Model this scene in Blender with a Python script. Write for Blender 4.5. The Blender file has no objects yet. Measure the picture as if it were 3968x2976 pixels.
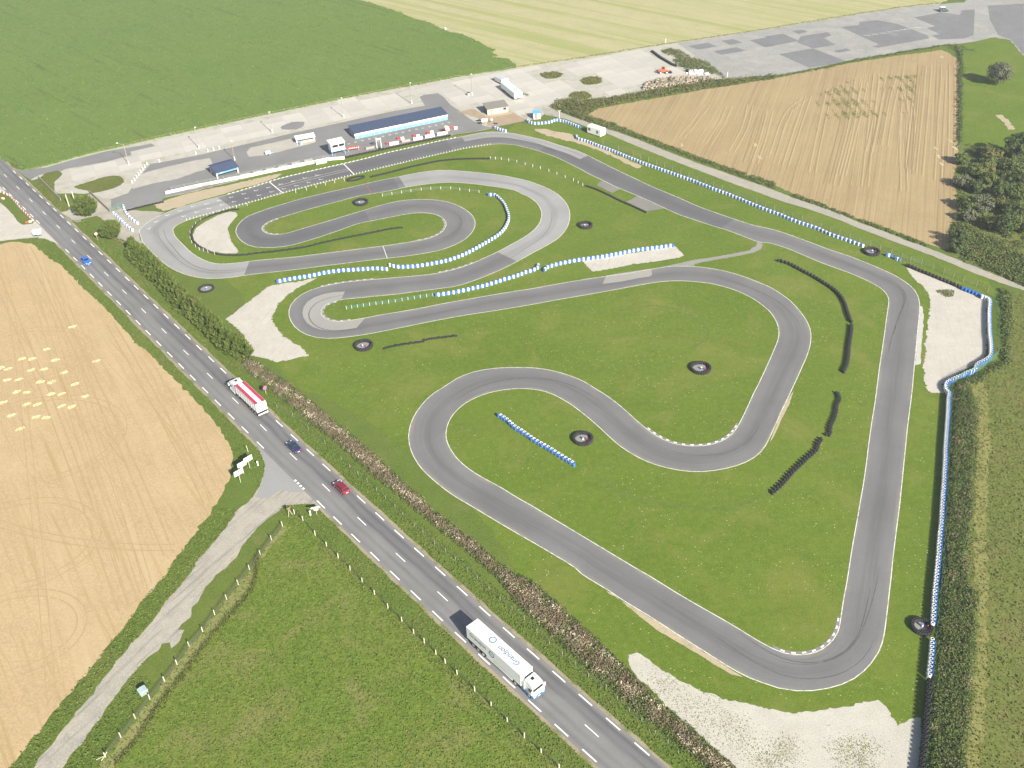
import bpy, math, random
import numpy as np
from mathutils import Vector, Matrix
from mathutils.geometry import tessellate_polygon
random.seed(7); RNG = np.random.default_rng(7)
sc = bpy.context.scene
COL = sc.collection
R = math.radians

# ---------------------------------------------------------------- camera, sky, sun, exposure
CAM_H, PITCH, ROLL = 134.6, R(36.1), R(2.5)
cam = bpy.data.objects.new('camera', bpy.data.cameras.new('camera'))
COL.objects.link(cam); sc.camera = cam
cam.data.sensor_width = 36; cam.data.lens = 36 * 3900 / 3968
cam.data.clip_start = 1; cam.data.clip_end = 20000
_r0, _u0, _f0 = Vector((1, 0, 0)), Vector((0, math.sin(PITCH), math.cos(PITCH))), Vector((0, math.cos(PITCH), -math.sin(PITCH)))
_r = _r0 * math.cos(ROLL) - _u0 * math.sin(ROLL); _u = _r0 * math.sin(ROLL) + _u0 * math.cos(ROLL)
m = Matrix((_r, _u, -_f0)).transposed().to_4x4(); m.translation = (0, 0, CAM_H); cam.matrix_world = m
SUN_EL, SUN_AZ = R(31), R(-59.5)            # azimuth counted from +X, anticlockwise
to_sun = Vector((math.cos(SUN_EL) * math.cos(SUN_AZ), math.cos(SUN_EL) * math.sin(SUN_AZ), math.sin(SUN_EL)))
w = bpy.data.worlds.new('World'); sc.world = w; w.use_nodes = True
nt = w.node_tree; bg = nt.nodes['Background']
sky = nt.nodes.new('ShaderNodeTexSky'); sky.sky_type = 'NISHITA'; sky.sun_disc = False
sky.sun_elevation = SUN_EL; sky.sun_rotation = math.atan2(to_sun.x, to_sun.y)
sky.air_density = 1.0; sky.dust_density = 1.6
nt.links.new(sky.outputs[0], bg.inputs[0]); bg.inputs[1].default_value = 0.065
sun = bpy.data.objects.new('sun', bpy.data.lights.new('sun', 'SUN')); COL.objects.link(sun)
sun.data.energy = 5.0; sun.data.angle = R(0.53); sun.data.color = (1.0, 0.94, 0.82)
sun.rotation_euler = (-to_sun).to_track_quat('-Z', 'Y').to_euler(); sun.location = (0, 0, 300)
sc.view_settings.view_transform = 'Standard'; sc.view_settings.look = 'None'
sc.view_settings.gamma = 1; sc.view_settings.exposure = 1.05
sc.render.engine = 'CYCLES'

# ---------------------------------------------------------------- helpers: materials
MATS = {}
def _new(name):
    ma = bpy.data.materials.new(name); ma.use_nodes = True
    n = ma.node_tree.nodes; b = n['Principled BSDF']
    return ma, ma.node_tree, n, b
def C(c): return (c[0], c[1], c[2], 1)
def nz(nt, vec, scale, detail=4, rough=.6, dist=0.0):
    t = nt.nodes.new('ShaderNodeTexNoise'); t.inputs['Scale'].default_value = scale
    t.inputs['Detail'].default_value = detail; t.inputs['Roughness'].default_value = rough; t.inputs['Distortion'].default_value = dist
    if vec: nt.links.new(vec, t.inputs['Vector'])
    return t.outputs[0]
def ramp(nt, fac, a, b):
    r = nt.nodes.new('ShaderNodeMapRange'); r.inputs[1].default_value = a; r.inputs[2].default_value = b
    nt.links.new(fac, r.inputs[0]); return r.outputs[0]
def mix(nt, fac, a, b):
    x = nt.nodes.new('ShaderNodeMix'); x.data_type = 'RGBA'
    if isinstance(fac, (int, float)): x.inputs[0].default_value = fac
    else: nt.links.new(fac, x.inputs[0])
    for v, i in ((a, 6), (b, 7)):
        if isinstance(v, tuple): x.inputs[i].default_value = C(v)
        else: nt.links.new(v, x.inputs[i])
    return x.outputs[2]
def mul(nt, a, b, op='MULTIPLY'):
    x = nt.nodes.new('ShaderNodeMath'); x.operation = op; x.use_clamp = False
    for v, i in ((a, 0), (b, 1)):
        if isinstance(v, (int, float)): x.inputs[i].default_value = v
        else: nt.links.new(v, x.inputs[i])
    return x.outputs[0]
def mapping(nt, src, rot=0, scale=(1, 1, 1)):
    for r_, s_ in ((rot, (1, 1, 1)), (0, scale)):            # turn first, then stretch
        mp = nt.nodes.new('ShaderNodeMapping'); mp.inputs['Rotation'].default_value = (0, 0, r_); mp.inputs['Scale'].default_value = s_
        nt.links.new(src, mp.inputs[0]); src = mp.outputs[0]
    return src
def bump(nt, b, h, strength=.4, dist=.1):
    n = nt.nodes.new('ShaderNodeBump'); n.inputs['Strength'].default_value = strength; n.inputs['Distance'].default_value = dist
    nt.links.new(h, n.inputs['Height']); nt.links.new(n.outputs[0], b.inputs['Normal'])
def ground(name, c1, c2, c3=None, big=.03, mid=.25, fine=2.5, k3=(.6, .75), rough=.95, bstr=.5, bdist=.15, streak=None, specks=None, mott=0):
    """c1/c2 mixed over large patches, c3 in small blotches, streak=(angle, colour, across, along, lo, hi), specks=(colour, scale, threshold)"""
    if name in MATS: return MATS[name]
    ma, nt, n, b = _new(name)
    pos = n.new('ShaderNodeNewGeometry').outputs['Position']
    col = mix(nt, ramp(nt, nz(nt, pos, big, 5), .35, .65), c1, c2)
    col = mix(nt, mul(nt, ramp(nt, nz(nt, pos, mid, 6, .65), .3, .7), .55), col, tuple(v * .72 for v in c1))
    if c3: col = mix(nt, ramp(nt, nz(nt, pos, mid * .6, 5, .6, .5), *k3), col, c3)
    if mott:
        col = mix(nt, mul(nt, ramp(nt, nz(nt, pos, .9, 5, .7), .45, .7), mott), col, tuple(min(1, v * f) for v, f in zip(c2, (1.45, 1.18, 1.7))))
        col = mix(nt, mul(nt, ramp(nt, nz(nt, pos, .55, 6, .7), .52, .75), mott), col, tuple(v * .62 for v in c1))
    f = nz(nt, pos, fine, 5, .7)
    col = mix(nt, mul(nt, ramp(nt, f, .42, .7), .45), col, tuple(min(1, v * 1.55) for v in c2))
    for s in (streak if isinstance(streak, list) else [streak] if streak else []):
        ang, sc_, across, along, lo, hi = s
        v = mapping(nt, pos, -ang, (along, across, 1))
        col = mix(nt, ramp(nt, nz(nt, v, 1.0, 4, .65), lo, hi), col, sc_)
    if specks:
        v = n.new('ShaderNodeTexVoronoi'); v.inputs['Scale'].default_value = specks[1]; nt.links.new(pos, v.inputs['Vector'])
        gate = ramp(nt, nz(nt, pos, .1, 4), .4, .55)
        sp = mul(nt, ramp(nt, v.outputs['Distance'], specks[2], specks[2] * .5), gate)
        col = mix(nt, sp, col, specks[0])
    nt.links.new(col, b.inputs['Base Color']); b.inputs['Roughness'].default_value = rough
    b.inputs['Specular IOR Level'].default_value = .15
    if bstr: bump(nt, b, f, bstr, bdist)
    MATS[name] = ma; return ma
def pm(name, c, var=.18, scale=3., rough=.6, metal=0., bstr=0., dirt=None, spec=.4, objrand=0.):
    if name in MATS: return MATS[name]
    ma, nt, n, b = _new(name)
    tc = n.new('ShaderNodeTexCoord').outputs['Object']
    f = nz(nt, tc, scale, 5, .65)
    col = mix(nt, ramp(nt, f, .25, .75), tuple(v * (1 - var) for v in c), tuple(min(1, v * (1 + var)) for v in c))
    if dirt: col = mix(nt, ramp(nt, nz(nt, tc, scale * .5, 6, .7), .5, .8), col, dirt)
    if objrand:
        oi = n.new('ShaderNodeObjectInfo'); col = mix(nt, mul(nt, oi.outputs['Random'], objrand), col, tuple(v * .45 for v in c))
    nt.links.new(col, b.inputs['Base Color']); b.inputs['Roughness'].default_value = rough; b.inputs['Metallic'].default_value = metal
    b.inputs['Specular IOR Level'].default_value = spec
    if bstr: bump(nt, b, f, bstr, .05)
    MATS[name] = ma; return ma
def leafmat(name, ca, cb, cc=None, scale=.9, trans=.25):
    if name in MATS: return MATS[name]
    ma, nt, n, b = _new(name)
    pos = n.new('ShaderNodeNewGeometry')
    col = mix(nt, ramp(nt, nz(nt, pos.outputs['Position'], scale, 4, .7), .35, .65), ca, cb)
    if cc: col = mix(nt, ramp(nt, nz(nt, pos.outputs['Position'], scale * .35, 4, .6), .52, .66), col, cc)
    rnd = nz(nt, pos.outputs['Position'], 6., 2, .5)
    col = mix(nt, mul(nt, ramp(nt, rnd, .4, .7), .5), col, tuple(min(1, v * 1.7) for v in cb))
    nt.links.new(col, b.inputs['Base Color']); b.inputs['Roughness'].default_value = .7; b.inputs['Specular IOR Level'].default_value = .2
    if trans:
        t = n.new('ShaderNodeBsdfTranslucent'); nt.links.new(col, t.inputs[0])
        mx = n.new('ShaderNodeMixShader'); mx.inputs[0].default_value = trans
        nt.links.new(b.outputs[0], mx.inputs[1]); nt.links.new(t.outputs[0], mx.inputs[2])
        nt.links.new(mx.outputs[0], n['Material Output'].inputs[0])
    MATS[name] = ma; return ma
def asphalt(name, base, band=(0, 0, 0), bands=(), rough=.9, fine=.25, worn=None, dust=None, freq=9):
    """bands = [(u centre, half width, strength)]: wheel paths of tyre-polished tarmac across the carriageway (UV x)"""
    if name in MATS: return MATS[name]
    ma, nt, n, b = _new(name)
    pos = n.new('ShaderNodeNewGeometry').outputs['Position']
    uv = n.new('ShaderNodeTexCoord').outputs['UV']
    sep = n.new('ShaderNodeSeparateXYZ'); nt.links.new(uv, sep.inputs[0])
    col = mix(nt, ramp(nt, nz(nt, pos, .06, 5, .6), .3, .7), tuple(v * .86 for v in base), tuple(v * 1.14 for v in base))
    col = mix(nt, mul(nt, ramp(nt, nz(nt, pos, 3.5, 6, .75), .35, .75), fine), col, tuple(v * 1.9 for v in base))
    wob = mul(nt, ramp(nt, nz(nt, pos, .05, 3), .2, .8), .12)
    for u, hw, st in bands:
        d = mul(nt, mul(nt, mul(nt, sep.outputs[0], wob, 'ADD'), u + .06, 'SUBTRACT'), 1, 'MULTIPLY')
        ab = n.new('ShaderNodeMath'); ab.operation = 'ABSOLUTE'; nt.links.new(d, ab.inputs[0])
        f = n.new('ShaderNodeMapRange'); f.interpolation_type = 'SMOOTHSTEP'
        f.inputs[1].default_value = hw; f.inputs[2].default_value = 0; f.inputs[4].default_value = st; nt.links.new(ab.outputs[0], f.inputs[0])
        long = ramp(nt, nz(nt, mapping(nt, uv, 0, (freq, .03, 1)), 1.0, 5, .65), .3, .6)
        col = mix(nt, mul(nt, f.outputs[0], long), col, band)
    if dust:                                        # grit thrown to the edges of the ribbon
        e = mul(nt, sep.outputs[0], .5, 'SUBTRACT'); ab = n.new('ShaderNodeMath'); ab.operation = 'ABSOLUTE'; nt.links.new(e, ab.inputs[0])
        col = mix(nt, mul(nt, mul(nt, ramp(nt, ab.outputs[0], .36, .5), ramp(nt, nz(nt, pos, .09, 4, .6), .42, .62)), .75), col, dust)
        col = mix(nt, mul(nt, ramp(nt, nz(nt, mapping(nt, uv, 0, (3, .012, 1)), 1., 4, .6), .55, .7), .3), col, band)
    if worn: col = mix(nt, ramp(nt, nz(nt, pos, .35, 6, .75), *worn[1]), col, worn[0])
    nt.links.new(col, b.inputs['Base Color']); b.inputs['Roughness'].default_value = rough; b.inputs['Specular IOR Level'].default_value = .25
    MATS[name] = ma; return ma
def paint(name, c, under, lo=.55, hi=.75, scale=2.):
    """worn road paint: the surface below shows through in flakes"""
    if name in MATS: return MATS[name]
    ma, nt, n, b = _new(name)
    pos = n.new('ShaderNodeNewGeometry').outputs['Position']
    col = mix(nt, ramp(nt, nz(nt, pos, scale, 6, .75), lo, hi), c, under)
    nt.links.new(col, b.inputs['Base Color']); b.inputs['Roughness'].default_value = .7
    MATS[name] = ma; return ma
def glassy(name, c=(.02, .025, .03)):
    if name in MATS: return MATS[name]
    ma, nt, n, b = _new(name); b.inputs['Base Color'].default_value = C(c); b.inputs['Roughness'].default_value = .08; b.inputs['Specular IOR Level'].default_value = .6
    MATS[name] = ma; return ma
def netting(name, c, alpha):
    """wire or windbreak mesh: an open weave finer than a pixel, so part of the light passes"""
    if name in MATS: return MATS[name]
    ma, nt, n, b = _new(name); b.inputs['Base Color'].default_value = C(c); b.inputs['Alpha'].default_value = alpha; b.inputs['Roughness'].default_value = .8
    MATS[name] = ma; return ma

# ---------------------------------------------------------------- helpers: objects
def tag(o, label=None, cat=None, group=None, kind=None):
    if label: o['label'] = label
    if cat: o['category'] = cat
    if group: o['group'] = group
    if kind: o['kind'] = kind
    return o
def link(name, me, mat=None, parent=None, loc=None, rz=0, **kw):
    o = bpy.data.objects.new(name, me); COL.objects.link(o)
    if mat is not None and me is not None and not me.materials:
        for x in (mat if isinstance(mat, (list, tuple)) else [mat]): me.materials.append(x)
    if parent: o.parent = parent
    if loc is not None: o.location = (loc[0], loc[1], loc[2] if len(loc) > 2 else 0)
    if rz: o.rotation_euler = (0, 0, rz)
    return tag(o, **kw)
def thing(name, label, cat, loc, rz=0, group=None):
    return link(name, None, None, None, loc, rz, label=label, cat=cat, group=group)
def copy_tree(o, loc, rz=0, label=None, group=None):
    r = o.copy(); COL.objects.link(r); r.location = (loc[0], loc[1], loc[2] if len(loc) > 2 else 0); r.rotation_euler = (0, 0, rz)
    if label: r['label'] = label
    if group: r['group'] = group
    for ch in list(o.children):
        c = ch.copy(); COL.objects.link(c); c.parent = r
        for gch in list(ch.children):
            d = gch.copy(); COL.objects.link(d); d.parent = c
    return r
class MB:
    def __init__(s): s.v = []; s.f = []; s.m = []; s.cur = 0
    def face(s, idx): s.f.append(idx); s.m.append(s.cur)
    def add(s, vs, fs):
        k = len(s.v); s.v += [tuple(p) for p in vs]
        for f in fs: s.face([k + i for i in f])
        return s
    def box(s, x0, x1, y0, y1, z0, z1, t=0, u=0):
        """t,u: how far the top is drawn in along x and y"""
        return s.add([(x0, y0, z0), (x1, y0, z0), (x1, y1, z0), (x0, y1, z0), (x0 + t, y0 + u, z1), (x1 - t, y0 + u, z1), (x1 - t, y1 - u, z1), (x0 + t, y1 - u, z1)],
                     [(3, 2, 1, 0), (4, 5, 6, 7), (0, 1, 5, 4), (1, 2, 6, 5), (2, 3, 7, 6), (3, 0, 4, 7)])
    def rbox(s, x0, x1, y0, y1, z0, z1, c=.05):
        """box with chamfered edges"""
        vs = []
        for (z, k) in ((z0, c), (z0 + c, 0), (z1 - c, 0), (z1, c)):
            for (x, y) in ((x0 + k + c * (k == 0), y0 + k), (x1 - k - c * (k == 0), y0 + k), (x1 - k, y0 + k + c * (k == 0)), (x1 - k, y1 - k - c * (k == 0)), (x1 - k - c * (k == 0), y1 - k), (x0 + k + c * (k == 0), y1 - k), (x0 + k, y1 - k - c * (k == 0)), (x0 + k, y0 + k + c * (k == 0))):
                vs.append((x, y, z))
        fs = [tuple(range(7, -1, -1)), tuple(range(24, 32))]
        for r in range(3):
            for i in range(8): fs.append((r * 8 + i, r * 8 + (i + 1) % 8, (r + 1) * 8 + (i + 1) % 8, (r + 1) * 8 + i))
        return s.add(vs, fs)
    def tube(s, p, q, r0, r1=None, n=6):
        r1 = r0 if r1 is None else r1; p, q = Vector(p), Vector(q); d = (q - p).normalized()
        a = d.orthogonal().normalized(); b = d.cross(a); vs = []
        for c, r in ((p, r0), (q, r1)):
            for i in range(n):
                t = 2 * math.pi * i / n; vs.append(c + a * (r * math.cos(t)) + b * (r * math.sin(t)))
        fs = [(i, (i + 1) % n, n + (i + 1) % n, n + i) for i in range(n)] + [tuple(range(n - 1, -1, -1)), tuple(range(n, 2 * n))]
        return s.add(vs, fs)
    def prism(s, prof, y0, y1, inset=None):
        """profile in (x, z) swept along y; inset = function z -> how far the side is drawn in"""
        ins = inset or (lambda x, z: 0); n = len(prof)
        vs = [(x, y0 + ins(x, z), z) for x, z in prof] + [(x, y1 - ins(x, z), z) for x, z in prof]
        fs = [tuple(range(n)), tuple(range(2 * n - 1, n - 1, -1))] + [(i, n + i, n + (i + 1) % n, (i + 1) % n) for i in range(n)]
        return s.add(vs, fs)
    def lathe(s, prof, n=10, cx=0, cy=0, z=0, mats=None):
        k = len(s.v)
        for (r, h) in prof:
            for i in range(n):
                t = 2 * math.pi * i / n; s.v.append((cx + r * math.cos(t), cy + r * math.sin(t), z + h))
        for j in range(len(prof) - 1):
            if mats: s.cur = mats[j]
            for i in range(n): s.face([k + j * n + i, k + j * n + (i + 1) % n, k + (j + 1) * n + (i + 1) % n, k + (j + 1) * n + i])
        s.cur = 0; return s
    def mesh(s, name):
        me = bpy.data.meshes.new(name); me.from_pydata(s.v, [], s.f); me.polygons.foreach_set('material_index', s.m); me.update(); return me
    def build(s, name, mat, parent=None, loc=None, rz=0, **kw): return link(name, s.mesh(name), mat, parent, loc, rz, **kw)
def np_mesh(name, v, quads):
    me = bpy.data.meshes.new(name); k = quads.shape[1]
    me.vertices.add(len(v)); me.vertices.foreach_set('co', np.asarray(v, np.float32).ravel())
    me.loops.add(quads.size); me.loops.foreach_set('vertex_index', np.asarray(quads, np.int32).ravel())
    me.polygons.add(len(quads)); me.polygons.foreach_set('loop_start', np.arange(0, quads.size, k, dtype=np.int32))
    me.update(calc_edges=True); return me
def A(k): return np.array(D[k], float)
def dens(p, step, closed=True):
    p = np.asarray(p, float); q = np.vstack([p, p[:1]]) if closed else p; out = []
    for a, b in zip(q[:-1], q[1:]):
        k = max(1, int(np.hypot(*(b - a)) / step))
        for i in range(k): out.append(a + (b - a) * i / k)
    if not closed: out.append(q[-1])
    return np.array(out)
def ragged(p, step=.8, amp=.25):
    q = dens(p, step); return q + RNG.normal(0, amp, q.shape) * .6 + np.stack([np.sin(q[:, 0] * 1.3 + q[:, 1] * .9), np.cos(q[:, 0] * .8 - q[:, 1] * 1.7)], 1) * amp * .5
def sheet(name, pts, z, mat, parent=None, label=None, kind='structure', skirt=0, holes=()):
    loops = [[Vector((p[0], p[1], 0)) for p in pts]] + [[Vector((p[0], p[1], 0)) for p in h] for h in holes]
    tris = tessellate_polygon(loops); flat = [v for l in loops for v in l]
    vs = [(v.x, v.y, z) for v in flat]; fs = []
    for a, b, c in tris:
        va, vb, vc = flat[a], flat[b], flat[c]
        fs.append((a, b, c) if (vb - va).cross(vc - va).z > 0 else (a, c, b))
    if skirt:
        n = len(pts); k = len(vs); vs += [(p[0], p[1], z - skirt) for p in pts]
        area = sum(pts[i][0] * pts[(i + 1) % n][1] - pts[(i + 1) % n][0] * pts[i][1] for i in range(n))
        for i in range(n):
            j = (i + 1) % n; fs.append((k + i, k + j, j, i) if area > 0 else (i, j, k + j, k + i))
    me = bpy.data.meshes.new(name); me.from_pydata(vs, [], fs); me.update()
    return link(name, me, mat, parent, label=label, kind=None if parent else kind)
def strip(name, a, b, z, mat, parent=None, closed=False, kind='structure', label=None):
    """ribbon between two matched polylines, UV x across and y along in metres"""
    n = len(a); vs = [(p[0], p[1], z) for p in a] + [(p[0], p[1], z) for p in b]
    seg = n if closed else n - 1
    fs = [(i, n + i, n + (i + 1) % n, (i + 1) % n) for i in range(seg)]
    va, vb, vc = Vector(vs[fs[0][0]]), Vector(vs[fs[0][1]]), Vector(vs[fs[0][2]])
    if (vb - va).cross(vc - va).z < 0: fs = [f[::-1] for f in fs]; fl = True
    else: fl = False
    me = bpy.data.meshes.new(name); me.from_pydata(vs, [], fs)
    c = (np.asarray(a) + np.asarray(b)) / 2; s = np.r_[0, np.cumsum(np.hypot(*np.diff(c, axis=0).T))]
    uv = me.uv_layers.new(name='UVMap')
    for poly in me.polygons:
        i0 = poly.index
        for li in poly.loop_indices:
            vi = me.loops[li].vertex_index; k = vi % n
            v = s[k] if not (closed and i0 == n - 1 and k == 0) else s[-1] + 2
            uv.data[li].uv = (0 if vi < n else 1, v)
    me.update()
    return link(name, me, mat, parent, label=label, kind=None if parent else kind)
def offset(p, d, closed=False):
    p = np.asarray(p, float)
    t = (np.roll(p, -1, 0) - np.roll(p, 1, 0)) if closed else np.gradient(p, axis=0)
    t /= np.maximum(np.hypot(*t.T), 1e-6)[:, None]
    return p + np.stack([-t[:, 1], t[:, 0]], 1) * (d if np.isscalar(d) else np.asarray(d)[:, None])
def along(p, step, start=0.):
    """points and headings every step metres along a polyline"""
    p = np.asarray(p, float); s = np.r_[0, np.cumsum(np.hypot(*np.diff(p, axis=0).T))]
    u = np.arange(start, s[-1] + 1e-6, step); x = np.interp(u, s, p[:, 0]); y = np.interp(u, s, p[:, 1])
    x2 = np.interp(u + .3, s, p[:, 0]) - np.interp(u - .3, s, p[:, 0]); y2 = np.interp(u + .3, s, p[:, 1]) - np.interp(u - .3, s, p[:, 1])
    return np.stack([x, y], 1), np.arctan2(y2, x2)
def inside(poly, q):
    poly = np.asarray(poly, float); q = np.asarray(q, float); c = np.zeros(len(q), bool); n = len(poly); j = n - 1
    for i in range(n):
        xi, yi = poly[i]; xj, yj = poly[j]
        if yi != yj: c ^= ((yi > q[:, 1]) != (yj > q[:, 1])) & (q[:, 0] < (xj - xi) * (q[:, 1] - yi) / (yj - yi) + xi)
        j = i
    return c
def scatter(poly, n, avoid=()):
    poly = np.asarray(poly, float); lo, hi = poly.min(0), poly.max(0); out = np.zeros((0, 2))
    ar = abs(sum(poly[i][0] * poly[(i + 1) % len(poly)][1] - poly[(i + 1) % len(poly)][0] * poly[i][1] for i in range(len(poly)))) / 2
    k = int(n * np.prod(hi - lo) / max(ar, 1)) + 10
    q = lo + RNG.random((k, 2)) * (hi - lo); q = q[inside(poly, q)]
    for a in avoid: q = q[~inside(a, q)]
    return q
def leaf_quads(pts, size, up=.4, outward=None, flat=1.0):
    """one small leaf-spray quad per point; sizes vary, normals lean outward or up"""
    n = len(pts); nrm = RNG.normal(0, 1, (n, 3))
    if outward is not None: nrm += outward * 1.2
    nrm[:, 2] += up; nrm /= np.linalg.norm(nrm, axis=1)[:, None]
    t = np.cross(nrm, RNG.normal(0, 1, (n, 3))); t /= np.linalg.norm(t, axis=1)[:, None]; b = np.cross(nrm, t)
    s = (size * (.55 + .9 * RNG.random(n)))[:, None]
    v = np.stack([pts - t * s * .5, pts + b * s * .32 * flat, pts + t * s * .6, pts - b * s * .32 * flat], 1).reshape(-1, 3)
    return v, np.arange(4 * n).reshape(-1, 4)
def blade_tris(q, h, w, lean=.5, z0=0.):
    """grass tufts: five blades fanned from each root point"""
    n = len(q); k = 5; ang = RNG.random((n, k)) * 6.283; hh = h * (.5 + RNG.random((n, k)) * .8); ln = lean * hh * (.4 + RNG.random((n, k)))
    root = np.repeat(np.c_[q, np.full(n, z0)][:, None, :], k, 1); d = np.stack([np.cos(ang), np.sin(ang), np.zeros_like(ang)], -1)
    p = np.stack([-np.sin(ang), np.cos(ang), np.zeros_like(ang)], -1) * w
    tip = root + d * ln[..., None]; tip[..., 2] += hh
    v = np.stack([root - p, root + p, tip], 2).reshape(-1, 3); return v, np.arange(3 * n * k).reshape(-1, 3)

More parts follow.
